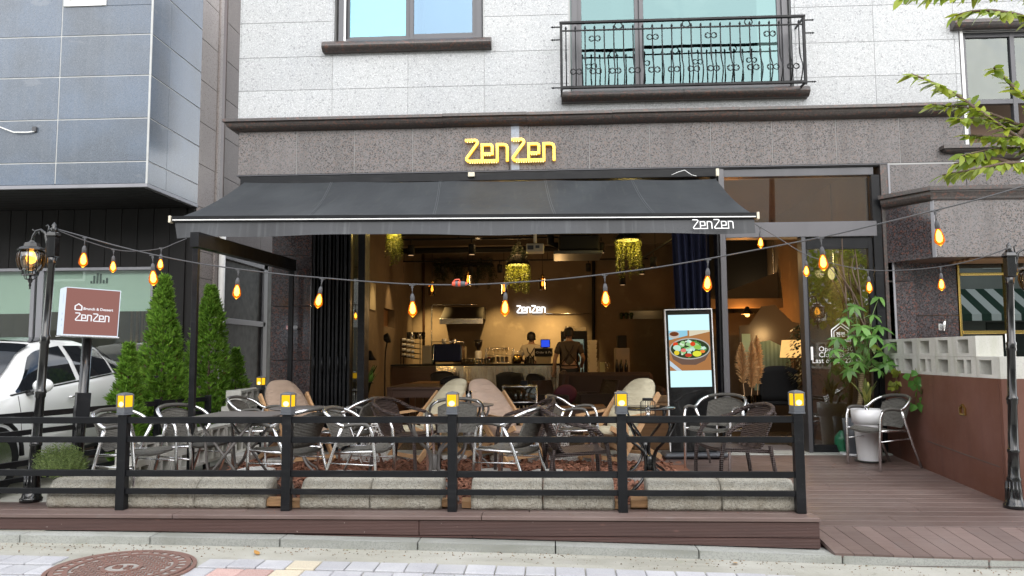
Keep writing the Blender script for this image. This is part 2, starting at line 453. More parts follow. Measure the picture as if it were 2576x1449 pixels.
M['soil'] = pm('dark soil', (0.045, 0.028, 0.02), 0.95)
M['chips'] = pm('bark chips', (0.2416, 0.1067, 0.06397), 0.8, isl=.55, layers=[('noise', 9, .4, .7, (0.1422, 0.05686, 0.03696), .7), ('noise', 130, .5, .7, (0.3412, 0.1706, 0.1067), .6)])
M['block'] = pm('concrete block', (0.5264, 0.5208, 0.4816), 0.9, layers=[('noise', 90, .5, .68, (0.4032, 0.3976, 0.3696), .6), ('noise', (7, 7, 1.2), .52, .75, (0.336, 0.3472, 0.2464), .6), ('noise', 3, .5, .75, (0.6272, 0.6272, 0.5936), .6)], perobj=.07, bump=[('noise', 140, .6, .004)])
M['stone'] = pm('rough cut granite', (0.41, 0.39, 0.335), 0.85, layers=[('vorc', 190, .55, .62, (0.30, 0.28, 0.23), .8), ('vorc', 150, .84, .9, (0.1, 0.095, 0.085), .55), ('noise', 6, .45, .72, (0.27, 0.24, 0.185), .7), ('vorc', 100, .15, .2, (0.52, 0.5, 0.45), .0)], perobj=.10, bump=[('noise', 60, .8, .012), ('noise', 14, .5, .03)])
M['step'] = pm('stepping stone granite', (0.58, 0.575, 0.55), 0.85, layers=[('vorc', 90, .7, .76, (0.32, 0.31, 0.3), .7), ('noise', 6, .5, .7, (0.45, 0.44, 0.41), .6)], perobj=.06, bump=[('noise', 70, .6, .008)])
M['rust'] = pm('rust brown steel', (0.125, 0.050, 0.032), 0.55, layers=[('noise', 1.6, .4, .7, (0.1688, 0.0783, 0.06075), .8), ('noise', (9, 9, .9), .55, .8, (0.07425, 0.0297, 0.0243), .6), ('noise', 30, .66, .74, (0.2295, 0.1215, 0.0945), .45)], rlayers=[('noise', 4, .3, .7, .42, .68)])
M['alu'] = pm('brushed aluminium tube', (0.80, 0.80, 0.81), 0.27, metal=1.0, layers=[('noise', 25, .5, .75, (0.62, 0.62, 0.63), .6)])
M['wicker_dark'] = pm('dark olive wicker', (0.105, 0.100, 0.088), 0.5, coord='O', layers=[('wavex', 28, .3, .7, (0.15, 0.143, 0.125), .9), ('noise', 60, .5, .75, (0.02, 0.019, 0.017), .7)], bump=[('wavex', 28, .9, .006), ('wavez', 24, .8, .006), ('wavey', 24, .6, .004)])
M['grip'] = pm('dark wrapped grip', (0.075, 0.071, 0.064), 0.38, coord='O', bump=[('wavey', 40, .4, .003)])
M['wicker_brown'] = pm('brown wicker', (0.031, 0.0186, 0.01612), 0.36, coord='O', layers=[('wavex', 22, .3, .7, (0.0589, 0.0372, 0.03224), .9), ('noise', 50, .55, .75, (0.0124, 0.00744, 0.0062), .7)], bump=[('wavex', 22, .9, .007), ('wavez', 20, .9, .007), ('wavey', 20, .8, .006)])
M['taupe_metal'] = pm('taupe painted metal', (0.125, 0.115, 0.11), 0.42, layers=[('noise', 12, .4, .7, (0.155, 0.142, 0.135), .6)])
M['pale_wood'] = pm('pale beech wood', (0.52, 0.32, 0.17), 0.55, coord='O', layers=[('noise', (30, 3, 30), .4, .75, (0.42, 0.24, 0.115), .7)], perobj=.06)
M['cushion_tan'] = pm('tan canvas cushion', (0.36, 0.265, 0.20), 0.85, coord='O', layers=[('noise', 7, .45, .7, (0.30, 0.215, 0.16), .6)], bump=[('noise', (4, 9, 16), .9, .05), ('noise', 220, .3, .002)])
M['cushion_pink'] = pm('beige canvas cushion', (0.42, 0.305, 0.235), 0.85, coord='O', layers=[('noise', 7, .45, .7, (0.37, 0.28, 0.23), .6)], bump=[('noise', (4, 9, 16), .9, .05), ('noise', 220, .3, .002)])
M['cushion_pale'] = pm('pale khaki canvas cushion', (0.52, 0.47, 0.34), 0.85, coord='O', layers=[('noise', 7, .45, .7, (0.45, 0.40, 0.28), .6)], bump=[('noise', (4, 9, 16), .9, .05), ('noise', 220, .3, .002)])
M['awning'] = pm('charcoal awning fabric', (0.024, 0.0272, 0.0312), 0.62, layers=[('noise', (2.2, .7, .7), .45, .70, (.050, .056, .060), .6), ('noise', 1.4, .42, .72, (0.036, 0.04, 0.044), .7), ('noise', (30, 2.5, 2.5), .58, .75, (0.056, 0.0624, 0.056), .45), ('noise', 26, .73, .76, (0.176, 0.184, 0.176), .5)], bump=[('noise', 2.2, .35, .05), ('noise', 300, .2, .001)], spec=.35)
M['white_paint'] = pm('white paint', (0.78, 0.78, 0.77), 0.45)
M['cream_plastic'] = pm('cream plastic', (0.62, 0.57, 0.45), 0.5)
M['plaster'] = pm('cafe plaster', (0.1995, 0.147, 0.09975), 0.8, layers=[('noise', .7, .42, .62, (.10, .072, .048), .8), ('noise', 1.2, .35, .7, (0.1418, 0.1029, 0.0693), .8), ('noise', 3.5, .58, .72, (0.2625, 0.1995, 0.1313), .5)], bump=[('noise', 6, .3, .02)])
M['ceiling'] = pm('cafe ceiling', (0.11, 0.085, 0.062), 0.85, layers=[('noise', 2, .4, .7, (0.08, 0.06, 0.045), .7)])
M['cafe_floor'] = pm('polished concrete floor', (0.13, 0.10, 0.07), 0.22, layers=[('noise', 1.1, .4, .7, (0.17, 0.13, 0.09), .7)])
M['steel'] = pm('rippled stainless steel', (0.92, 0.78, 0.54), 0.24, metal=1.0, bump=[('noise', (2.6, 1, .45), .55, .12)])
M['dark_wood'] = pm('dark table wood', (0.075, 0.036, 0.022), 0.4, layers=[('noise', (2, 30, 30), .4, .75, (0.045, 0.02, 0.012), .7)])
M['oak'] = pm('warm oak', (0.26, 0.14, 0.065), 0.5, layers=[('noise', (2, 30, 30), .4, .75, (0.18, 0.09, 0.04), .7)])
M['sofa'] = pm('brown sofa fabric', (0.048, 0.030, 0.030), 0.8, bump=[('noise', 90, .3, .003)])
M['navy_cloth'] = pm('navy curtain', (0.010, 0.014, 0.045), 0.85)
M['black_fabric'] = pm('black fabric', (0.013, 0.013, 0.015), 0.85)
M['skin'] = pm('skin', (0.42, 0.25, 0.17), 0.5)
M['hair'] = pm('black hair', (0.008, 0.007, 0.006), 0.5, bump=[('noise', 90, .5, .004)])
M['brass'] = pm('brass', (0.62, 0.43, 0.13), 0.2, metal=1.0)
M['gold'] = pm('gold sign face', (0.74, 0.49, 0.07), 0.25, metal=1.0, layers=[('noise', 3, .4, .7, (0.80, 0.60, 0.15), .7)])
M['white_plastic'] = pm('white glazed pot', (0.78, 0.78, 0.80), 0.3)
M['pot_black'] = pm('black plastic pot', (0.02, 0.02, 0.02), 0.5)
M['bark'] = pm('grey brown bark', (0.13, 0.09, 0.065), 0.85, layers=[('noise', (30, 30, 6), .4, .7, (0.07, 0.045, 0.03), .7)], bump=[('noise', (40, 40, 10), .8, .01)])
M['pachira_bark'] = pm('ringed tan bark', (0.26, 0.20, 0.11), 0.8, layers=[('wavez', 14, .4, .7, (0.16, 0.12, 0.065), .8), ('noise', 40, .5, .7, (0.12, 0.08, 0.04), .6)], bump=[('wavez', 14, .6, .01)])
M['log'] = pm('split firewood', (0.40, 0.24, 0.12), 0.8, coord='O', layers=[('noise', (4, 40, 40), .4, .7, (0.24, 0.13, 0.06), .8), ('noise', 6, .55, .75, (0.14, 0.08, 0.045), .6)], perobj=.25, bump=[('noise', (4, 50, 50), .8, .01)])
M['lamp_grey'] = pm('grey lamp housing', (0.085, 0.092, 0.105), 0.4, layers=[('noise', 30, .5, .75, (0.12, 0.128, 0.14), .5)])
M['amber_glow'] = em('amber lamp diffuser', (1.0, 0.56, 0.018), 1.3)
M['amber_core'] = em('lamp bulb glow', (1.0, 0.78, 0.30), 3.0)
M['filament'] = em('glowing filament', (1.0, 0.52, 0.10), 30.0)
M['white_glow'] = em('white sign light', (0.95, 0.97, 1.0), 2.6)
M['gold_glow'] = em('amber sign light', (1.0, 0.42, 0.01), 1.2)
M['led'] = em('warm led point', (1.0, 0.80, 0.30), 6.0)
M['cable'] = pm('grey black cable', (0.055, 0.055, 0.06), 0.4)
M['zenwhite'] = pm('white print', (0.82, 0.82, 0.82), 0.6)
def bulbglass():
    t = NT('amber bulb glass')
    tr = t.new('ShaderNodeBsdfTransparent'); tr.inputs[0].default_value = (1.0, .72, .30, 1)
    e = t.new('ShaderNodeEmission'); e.inputs[0].default_value = (1.0, .20, .004, 1); e.inputs[1].default_value = 1.5 * KE
    gl = t.new('ShaderNodeBsdfGlossy'); gl.inputs['Roughness'].default_value = .03
    a = t.new('ShaderNodeMixShader'); a.inputs[0].default_value = .46
    t.l.new(tr.outputs[0], a.inputs[1]); t.l.new(e.outputs[0], a.inputs[2])
    lw = t.new('ShaderNodeLayerWeight'); lw.inputs[0].default_value = .15
    b = t.new('ShaderNodeMixShader')
    t.l.new(lw.outputs['Fresnel'], b.inputs[0]); t.l.new(a.outputs[0], b.inputs[1]); t.l.new(gl.outputs[0], b.inputs[2])
    t.l.new(b.outputs[0], t.out.inputs[0]); return t.m
M['bulb_glass'] = bulbglass()

# ---------------------------------------------------------------- lettering
ZEN = [[(0, .945), (.45, .945), (.50, .925), (.545, .86), (.535, .79), (.075, .16), (.07, .09), (.13, .025), (.17, .02), (1.465, .02)],
       [(.75, .075), (.75, .735), (1.10, .735), (1.17, .70), (1.19, .64), (1.19, .33), (.805, .33)],
       [(1.41, .075), (1.41, .735), (1.70, .735), (1.81, .69), (1.845, .60), (1.845, -.02)]]
def zenzen(mb, h, y0, y1, m=None, wd=.112, step=.0012):
    k = h
    for dx in (0, 2.03):
        for i, st in enumerate(ZEN):
            mb.ribbon([((x + dx) * k, z * k) for x, z in st], wd * k, y0 - i * step, y1, m)
    return mb
def house(mb, x, z, s, wd, y0, y1, m=None):
    P = [(0, 0), (0, .62), (.5, 1.0), (1.0, .62), (1.0, 0), (-.0, 0)]
    mb.ribbon([(x + a * s, z + b * s) for a, b in P], wd, y0, y1, m); return mb
def text_mesh(body, size, depth, bold=0.0):
    cu = bpy.data.curves.new('lettering', 'FONT')
    cu.body, cu.size, cu.extrude, cu.offset = body, size, depth, bold
    cu.resolution_u = 2
    o = bpy.data.objects.new('lettering', cu); col.objects.link(o)
    dg = bpy.context.evaluated_depsgraph_get()
    me = bpy.data.meshes.new_from_object(o.evaluated_get(dg))
    me.materials.clear()
    bpy.data.objects.remove(o); bpy.data.curves.remove(cu)
    return me
def lettering(name, body, size, m, parent, loc, rot=(R(90), 0, 0), depth=.001, world=False, bold=0.0):
    return obj(name, text_mesh(body, size, depth, bold), m, parent, loc, rot, world=world)
# ================================================================ STRUCTURE
YF = 9.4                                   # facade plane of the cafe building
def gz(x):
    t = max(-3.6, min(3.6, x + 1.09))
    return -.157 - .0168 * (x + 1.09) - .0021 * t * t      # the street falls to the right
def slab(parent, m, x0, x1, z0, z1, y=YF, d=.03, name='granite_slab', c=.004):
    return obj(name, MB().cbox(x0, x1, y, y + d, z0, z1, c), m, parent, world=True)

# ---- street, gutter, kerb, pavers
def sheet(x0, x1, y0, y1, dz=0.0, dip=0.0, nx=20, ny=6, jit=0.0):
    g = MB()
    def fn(u, v):
        x, y = x0 + (x1 - x0) * u, y0 + (y1 - y0) * v
        return (x, y, gz(x) + dz - dip * (y1 - y) + (rnd.uniform(-jit, jit)))
    return g.grid(fn, nx, ny)
struct('street', sheet(-40, 40, -30, 5.0, -.110, 0.0), M['concrete'], label='grey street surface in front of the terrace')
struct('gutter', sheet(-14, 14, 4.9, 5.68, -.060, .05, 60, 8, .002), M['concrete'], label='pale worn concrete gutter strip along the kerb')
struct('yard', MB().box(-14, -3.9, 5.80, 16, -.30, -.125), M['concrete'], label='concrete yard under the parked car')
struct('subsoil', MB().box(-3.9, 1.2, 5.9, 9.3, -.40, -.06), M['soil'], label='dark soil under the terrace')
kerb = struct('kerb', MB().box(-9, 9, 5.70, 5.90, -.7, -.36), M['kerb'], label='pale granite kerb along the deck')
x = -8.0
while x < 8:
    L = rnd.choice((.98, 1.0, 1.02))
    g = MB()
    g.cbox(x, x + L - .008, 5.675, 5.90, -.42, 0, .008)
    g.v = [(a, b, (gz(a) - .004 if c > -.2 else c)) for a, b, c in g.v]
    obj('kerb_stone', g, M['kerb'], kerb)
    x += L
paving = struct('paving', sheet(-9, 9, 3.2, 5.40, -.082, .05, 30, 4), M['sand'], label='grey paver paving at the edge of the street')
pm_cache = {}
for r in range(11):
    y1 = 5.365 - r * .2
    off = rnd.uniform(0, .2)
    for i in range(-26, 14):
        xx = i * .2 + off
        if (xx + .1 + 2.87) ** 2 + (y1 - .1 - 5.10) ** 2 < .50 ** 2 and r < 5: continue
        k = 'paver'
        if r < 3 and -2.38 < xx < -1.75: k = rnd.choice(('paver_red', 'paver_cream', 'paver', 'paver_red'))
        if k not in pm_cache: pm_cache[k] = MB().cbox(.004, .196, .004, .196, -.05, 0, .005).mesh('paver')
        if not pm_cache[k].materials: pm_cache[k].materials.append(M[k])
        if r < 3 and -7 < xx < 2.6:
            obj('paver', pm_cache[k], None, paving, loc=(xx, y1 - .2, gz(xx) - .066 - .05 * (5.36 - y1) + rnd.uniform(-.002, .002)), rot=(rnd.uniform(-.008, .008), .0166 + rnd.uniform(-.008, .008), rnd.uniform(-.01, .01)))
# manhole cover
mh_c = Vector((-2.87, 5.08))
mz = gz(-2.87) - .068
mh = thing('manhole_cover', 'round rusty iron manhole cover set in the grey pavers', 'manhole cover', (mh_c.x, mh_c.y, mz))
mh.rotation_euler = (0, .0166, 0); W[mh] = Matrix.LocRotScale(mh.location, mh.rotation_euler, mh.scale)
M['iron'] = pm('rusty cast iron', (0.20, 0.12, 0.10), 0.6, metal=.25, layers=[('noise', 9, .4, .7, (0.24, 0.125, 0.1), .8), ('noise', 50, .6, .7, (0.3, 0.24, 0.2), .5)], bump=[('noise', 60, .4, .004)])
M['iron_fill'] = pm('grey cover infill', (0.30, 0.28, 0.26), 0.8, layers=[('noise', 40, .5, .7, (0.2, 0.18, 0.16), .7)])
obj('disc', MB().lathe([(0, -.04), (.425, -.04), (.425, .004), (0, .004)], 48, smooth=False), M['iron_fill'], mh)
def ring(r0, r1, z0, z1, n=56): return MB().lathe([(r0, z0), (r1, z0), (r1, z1), (r0, z1), (r0, z0)], n, smooth=False)
obj('outer_ring', ring(.435, .462, -.04, .006), M['iron'], mh)
obj('inner_ring', ring(.315, .345, 0, .012), M['iron'], mh)
obj('rim', ring(.395, .425, 0, .012), M['iron'], mh)
obj('centre_ring', ring(.105, .13, 0, .013), M['iron'], mh)
spk = MB().box(.345, .396, -.009, .009, .002, .011).mesh('spoke')
spk.materials.append(M['iron'])
for i in range(32): obj('spoke', spk, None, mh, rot=(0, 0, 2 * math.pi * i / 32))
g = MB()
for i in range(-9, 10):
    for j in range(-9, 10):
        px_, py_ = i * .034, j * .034
        rr = math.hypot(px_, py_)
        if rr < .14 or rr > .30: continue
        m_ = Matrix.Translation((px_, py_, 0)) @ Matrix.Rotation(R(20) + (math.pi / 2 if (i + j) % 2 else 0), 4, 'Z')
        g.box(-.019, .019, -.0055, .0055, .002, .011, m_)
o = obj('tread_bars', g, M['iron'], mh); o['kind'] = 'stuff'
g = MB()
for a, b in (((-.05, .03), (-.01, .03)), ((-.05, .03), (-.05, -.02)), ((-.05, -.02), (.0, -.02)), ((-.03, .005), (0, .005)), ((.02, .03), (.06, .03)), ((.04, .03), (.03, -.03)), ((.03, -.03), (.07, -.03)), ((.06, .01), (.07, -.01))):
    g.beam((a[0], a[1], .008), (b[0], b[1], .008), .010, .012)
obj('centre_mark', g, M['iron'], mh)

# ---- deck: front strip, fascia, walkway, skirt ramp
deck = struct('deck', MB().box(-4.9, 1.90, 5.86, 6.3, -.16, -.035), M['deck'], label='reddish brown timber deck')
for r, (y0, y1) in enumerate(((5.80, 5.955), (5.962, 6.11), (6.117, 6.265))):
    cuts = [-4.95, -2.9 + .5 * r, -.55 + .35 * r, 1.915]
    for a, b in zip(cuts, cuts[1:]):
        obj('plank', MB().cbox(a + .002, b - .002, y0, y1, -.030, 0, .004), M['deck'], deck)
fas = struct('fascia', MB().box(-4.9, 1.88, 5.845, 5.87, -.26, -.04), M['black_matte'], label='grooved brown fascia boards along the front of the deck')
def zcut(x): return gz(x) + .006
for (a, b, z1, dz) in ((-4.95, -1.02, -.032, .112), (-1.017, 1.91, -.032, .112), (-4.95, -.62, -.148, .12), (-.617, 1.912, -.148, .12)):
    g = MB().cbox(a, b, 5.815, 5.842, z1 - dz, z1, .004)
    out = []
    for p in g.v:
        z = max(p[2], min(zcut(p[0]), z1 - .006)) if p[2] < z1 - .02 else p[2]
        out.append((p[0], p[1], z))
    g.v = out
    obj('board', g, M['fascia'], fas)
obj('board', MB().cbox(1.885, 1.912, 5.843, 6.25, -.26, -.032, .004), M['fascia'], fas)
WA, WB = 9.30, 6.16                        # walkway runs down a little towards the street
def wz(y): return -.132 * max(0.0, min(1.0, (WA - y) / (WA - WB))) if y > WB else -.132
def aW(x, y):
    d = ray(x, y); p = Vector((0, 0, EYE))
    k = .132 / (WA - WB)                   # z = -k (WA - Y)
    t = (-k * WA - EYE) / (d.z - k * d.y)
    return p + d * t
walk = struct('walkway', MB().add([(1.0, WB, wz(WB) - .04), (5.2, WB, wz(WB) - .04), (5.2, WA, -.04), (1.0, WA, -.04)], [(0, 1, 2, 3)]), M['deck'], label='timber walkway sloping from the cafe door to the street')
y, r = WB, 0
while y < WA - .02:
    y2 = min(y + .155, WA)
    xs = 1.02 + .0 * r
    cut = [1.0 if y > 6.28 else 1.93, rnd.uniform(2.3, 3.4), 4.9] if r % 2 else [1.0 if y > 6.28 else 1.93, 4.9]
    for a, b in zip(cut, cut[1:]):
        g = MB().cbox(a, b - .003, y + .003, y2 - .003, -.03, 0, .003)
        g.v = [(p[0], p[1], p[2] + wz(p[1])) for p in g.v]
        obj('plank', g, M['deck'], walk)
    y = y2; r += 1
ramp = struct('ramp', MB().add([(1.93, 6.15, -.17), (5.0, 6.15, -.17), (5.0, 5.67, -.30), (1.93, 5.67, -.30)], [(0, 1, 2, 3)]), M['deck'], label='short ramp of slanted deck boards')
for i in range(-3, 26):
    xa = 1.86 + i * .135
    g = MB()
    sl = .105
    pts = []
    for t_ in (0, 1):
        for s_ in (0, 1):
            pts.append((xa + s_ * .129 + (sl if t_ else 0), 6.15 - t_ * .47, (-.134 if not t_ else None)))
    P = []
    for (px_, py_, pz_) in pts:
        P.append([max(px_, 1.93), py_, pz_ if pz_ is not None else gz(px_) + .012])
    if P[0][0] >= P[1][0] or xa > 5: continue
    if P[2][0] >= P[3][0]: P[2][0] = P[3][0] - .001
    vs_ = [P[0], P[1], P[3], P[2]]
    low = [(a, b, c - .028) for a, b, c in vs_]
    g.add(low + [tuple(v) for v in vs_], [(0, 1, 2, 3), (4, 7, 6, 5), (0, 4, 5, 1), (1, 5, 6, 2), (2, 6, 7, 3), (3, 7, 4, 0)])
    obj('plank', g, M['deck'], ramp)
sill = struct('threshold', MB().cbox(-2.35, 3.97, 9.27, 9.62, -.10, .012, .004), M['kerb'], label='pale stone threshold below the cafe front')

# ---- mulch bed with stepping stones
bed = struct('planting_bed', MB().grid(lambda u, v: (-3.55 + 4.95 * u, 6.26 + 3.02 * v, -.022 + rnd.uniform(-.012, .012)), 60, 36), M['chips'], label='bed of red brown bark chips under the tables')
g = MB()
for i in range(8500):
    x, y = rnd.uniform(-3.5, 1.30), 6.27 + 2.98 * rnd.random()
    if x > 1.0 and rnd.random() < (x - 1.0) * 2.6: continue
    L, wd, th = rnd.uniform(.018, .048), rnd.uniform(.007, .017), rnd.uniform(.003, .007)
    m_ = Matrix.Translation((x, y, rnd.uniform(-.018, .006))) @ Euler((rnd.gauss(0, .35), rnd.gauss(0, .35), rnd.uniform(0, 6.3))).to_matrix().to_4x4()
    vs_ = [m_ @ Vector(p) for p in ((-L, -wd * .5, 0), (-L * .3, -wd, 0), (L, -wd * .4, 0), (L * .8, wd * .6, 0), (-L * .5, wd, 0), (-L * .3, 0, th), (L * .6, 0, th))]
    g.add(vs_, [(0, 1, 5), (1, 2, 6, 5), (2, 3, 6), (3, 4, 5, 6), (4, 0, 5)])
struct('bark_chips', g, M['chips'], kind='stuff', label='loose bark chips covering the bed')
for px_, py_ in ((628, 1142), (700, 1160), (760, 1146), (826, 1143), (887, 1148), (972, 1148), (1041, 1148), (1149, 1148), (1271, 1152), (1356, 1150), (1432, 1151), (1504, 1153), (1594, 1151), (640, 1186), (860, 1196), (1095, 1194), (1245, 1190), (1375, 1192), (1620, 1200)):
    p = aZ(px_, py_, 0.01)
    p.y = min(p.y, 9.02)
    n_ = rnd.choice((5, 6, 7)); rx, ry = rnd.uniform(.17, .22), rnd.uniform(.14, .19)
    poly = []
    for k in range(n_):
        a = 2 * math.pi * (k + rnd.uniform(-.2, .2)) / n_
        poly.append((math.cos(a) * rx * rnd.uniform(.85, 1.15), math.sin(a) * ry * rnd.uniform(.85, 1.15)))
    vs_ = [(a, b, -.05) for a, b in poly] + [(a, b, .03) for a, b in poly] + [(a * .92, b * .92, .040) for a, b in poly]
    fs = [tuple(range(2 * n_, 3 * n_))]
    for k in range(n_):
        j = (k + 1) % n_
        fs += [(k, j, n_ + j, n_ + k), (n_ + k, n_ + j, 2 * n_ + j, 2 * n_ + k)]
    obj('stepping_stone', MB().add(vs_, fs), M['step'], bed, loc=(p.x, p.y, 0), rot=(0, 0, rnd.uniform(0, 6)))

# ---- cafe building
bld = thing('cafe_building', 'cafe building of pale speckled granite upstairs with a brown granite shop band below', 'building', (0, YF, 0))
ZT = 6.05
wall = obj('upper_wall', MB().box(-3.98, 7.0, YF + .034, YF + .30, 4.17, ZT + .2), M['joint_grey'], bld, world=True)
# the wall behind the slabs is opened at the windows
XJ = [-3.98, -2.782, -1.811, -.841, .228, 1.161, 2.103, 3.025, 3.971, 4.93, 5.9, 7.0]
ZJ = [4.16, 4.565, 5.0, 5.46, 5.92, 6.25]
holes = [(-2.765, -.855, 5.16, 9), (.245, 2.985, 4.43, 9), (4.985, 8, 3.64, 5.10)]
def cells(x0, x1, z0, z1, hs):
    """rectangle minus the holes, as sub-rectangles"""
    out = [(x0, x1, z0, z1)]
    for hx0, hx1, hz0, hz1 in hs:
        nxt = []
        for a, b, c, d in out:
            if hx1 <= a or hx0 >= b or hz1 <= c or hz0 >= d: nxt.append((a, b, c, d)); continue
            if hz0 > c: nxt.append((a, b, c, hz0))
            if hz1 < d: nxt.append((a, b, hz1, d))
            c2, d2 = max(c, hz0), min(d, hz1)
            if hx0 > a: nxt.append((a, hx0, c2, d2))
            if hx1 < b: nxt.append((hx1, b, c2, d2))
        out = nxt
    return [r for r in out if r[1] - r[0] > .015 and r[3] - r[2] > .015]
bpy.data.objects.remove(wall)
g = MB()
for r in cells(-3.98, 7.0, 4.10, ZT + .2, holes): g.box(r[0], r[1], YF + .006, YF + .28, r[2], r[3])
wall = obj('upper_wall', g, M['joint_grey'], bld, world=True)
for i in range(len(XJ) - 1):
    for j in range(len(ZJ) - 1):
        for r in cells(XJ[i] + .002, XJ[i + 1] - .002, ZJ[j] + .002, ZJ[j + 1] - .002, holes):
            slab(wall, M['granite'], *r, c=.002)
# left return of the wall
for j in range(len(ZJ) - 1):
    obj('granite_slab', MB().cbox(-4.0, -3.981, YF + .004, YF + 1.2, ZJ[j] + .003, ZJ[j + 1] - .003), M['granite'], wall, world=True)
# brown band
band = obj('granite_band', MB().box(-3.975, 4.98, YF + .006, YF + .28, 3.455, 4.09), M['joint_grey'], bld, world=True)
BX = [-3.985, -3.229, -2.489, -1.746, -1.008, -.272, .467, 1.21, 1.956, 2.701, 3.468, 4.223, 4.98]
for a, b in zip(BX, BX[1:]): slab(band, M['brown_flamed'], a + .003, b - .003, 3.475, 4.06)
for a, b in zip(BX[10:], BX[11:] + [5.8]): pass
obj('metal_edge', MB().cbox(-3.99, 4.06, YF - .012, YF + .1, 3.456, 3.472, .003), M['grey_frame'], band, world=True)
obj('blue_strip', MB().box(-.505, -.405, YF - .003, YF - .001, 3.478, 4.05), pm('faded blue tape', (0.33, 0.37, 0.43), .7, layers=[('vorc', 75, .5, .6, (0.26, 0.29, 0.33), .7)]), band, world=True)
# cornice with mitred left end
def moulding(x0, x1, ztop, y, depth, h, lip=.035, ret=True):
    """horizontal moulding: lip then a hollow-and-round below"""
    prof = [(0, ztop), (depth, ztop), (depth, ztop - lip), (depth - .02, ztop - lip - .004)]
    for k in range(7):
        a = k / 6 * math.pi / 2
        prof.append(((depth - .03) * math.cos(a) * .98 + .002, ztop - lip - .01 - (h - lip - .012) * math.sin(a)))
    prof.append((0, ztop - h))
    n = len(prof)
    g = MB()
    vs_ = [((x0 - (d if ret else 0)), y - d, z) for d, z in prof] + [(x1, y - d, z) for d, z in prof]
    fs = [(i, (i + 1) % n, (i + 1) % n + n, i + n) for i in range(n)]
    g.add(vs_, fs)
    if ret:
        vs2 = [(x0 - d, y - d, z) for d, z in prof] + [(x0 - d, y + 1.0, z) for d, z in prof]
        g.add(vs2, [(i, i + n, (i + 1) % n + n, (i + 1) % n) for i in range(n)])
    else: g.f.append(tuple(range(n))); g.s.append(False)
    g.f.append(tuple(range(2 * n - 1, n - 1, -1))); g.s.append(False)
    return g
xs = [-3.99, -1.35, -.30, .75, 2.28, 4.2, 4.975]
for i, (a, b) in enumerate(zip(xs, xs[1:])):
    obj('cornice', moulding(a, b - .003, 4.165 + (.004 if i % 2 else 0), YF, .15, .135, ret=(i == 0)), M['brown_trim'], bld, world=True)
# upper windows
def win(x0, x1, z0, z1, mull, y, gl, sash_w=.055):
    f = obj('window', MB().box(x0, x0 + .07, y, y + .16, z0, z1).box(x1 - .07, x1, y, y + .16, z0, z1).box(x0 + .07, x1 - .07, y, y + .16, z0, z0 + .07), M['grey_frame'], bld, world=True)
    e = [x0 + .07] + mull + [x1 - .07]
    for i, (a, b) in enumerate(zip(e, e[1:])):
        yy = y + (.03 if i % 2 else .07)
        q = MB().cbox(a, a + sash_w, yy, yy + .04, z0 + .07, z1).cbox(b - sash_w, b, yy, yy + .04, z0 + .07, z1).box(a + sash_w, b - sash_w, yy, yy + .04, z0 + .07, z0 + .07 + sash_w)
        obj('sash', q, M['grey_frame'], f, world=True)
        obj('pane', MB().box(a + sash_w, b - sash_w, yy + .017, yy + .023, z0 + .07 + sash_w, z1), M[gl[i]], f, world=True)
    return f
f = win(-2.725, -.875, 5.168, 6.2, [-1.81], YF + .05, ('glass_sky', 'glass_pale'))
obj('guide_rail', MB().box(-2.655, -2.63, YF + .045, YF + .05, 5.175, 6.2), M['white_paint'], f, world=True)
f = win(.27, 2.96, 4.44, 6.2, [1.12], YF + .06, ('glass_teal', 'glass_teal'))
rooms = MB().box(-2.8, -.8, YF + .9, YF + .92, 5.0, 9.0).box(.2, 3.0, YF + 1.6, YF + 1.62, 4.3, 9.0)
obj('room_wall', rooms, pm('upstairs room wall', (0.14, 0.17, 0.165), .8), bld, world=True)
blind = MB()
for k in range(34): blind.box(1.65, 2.6, YF + .30, YF + .325, 4.55 + k * .03, 4.565 + k * .03)
obj('window_blind', blind, pm('pale blind', (0.22, 0.30, 0.285), .7), bld, world=True)
obj('window_blind', MB().box(.95, 1.6, YF + .3, YF + .31, 4.5, 6.2), pm('green tinted curtain', (0.20, 0.33, 0.30), .8), bld, world=True)
obj('window_screen', MB().box(.34, .78, YF + .25, YF + .26, 4.5, 6.2), pm('grey insect screen', (.10, .10, .10), .8), bld, world=True)
obj('window_curtain', MB().box(-2.65, -2.35, YF + .3, YF + .33, 5.2, 6.3).box(-1.75, -1.66, YF + .3, YF + .33, 5.2, 6.3), pm('pale upstairs curtain', (0.5, 0.52, 0.55), .8), bld, world=True)
def sillbar(x0, x1, z0, z1, dep):
    n = 10; prof = []
    h = z1 - z0
    prof = [(0, z1)] + [(dep * (.45 + .55 * math.sin(math.pi * (k + .5) / n)) , z1 - h * k / (n - 1)) for k in range(n)] + [(0, z0)]
    m_ = len(prof); g = MB()
    g.add([(x0, YF - d, z) for d, z in prof] + [(x1, YF - d, z) for d, z in prof], [(i, (i + 1) % m_, (i + 1) % m_ + m_, i + m_) for i in range(m_)] + [tuple(range(m_)), tuple(range(2 * m_ - 1, m_ - 1, -1))])
    return g
obj('window_sill', sillbar(-2.892, -.744, 5.025, 5.165, .13), M['brown_trim'], bld, world=True)
obj('window_sill', sillbar(.127, 1.62, 4.30, 4.435, .15), M['brown_trim'], bld, world=True)
obj('window_sill', sillbar(1.624, 3.135, 4.30, 4.435, .15), M['brown_trim'], bld, world=True)
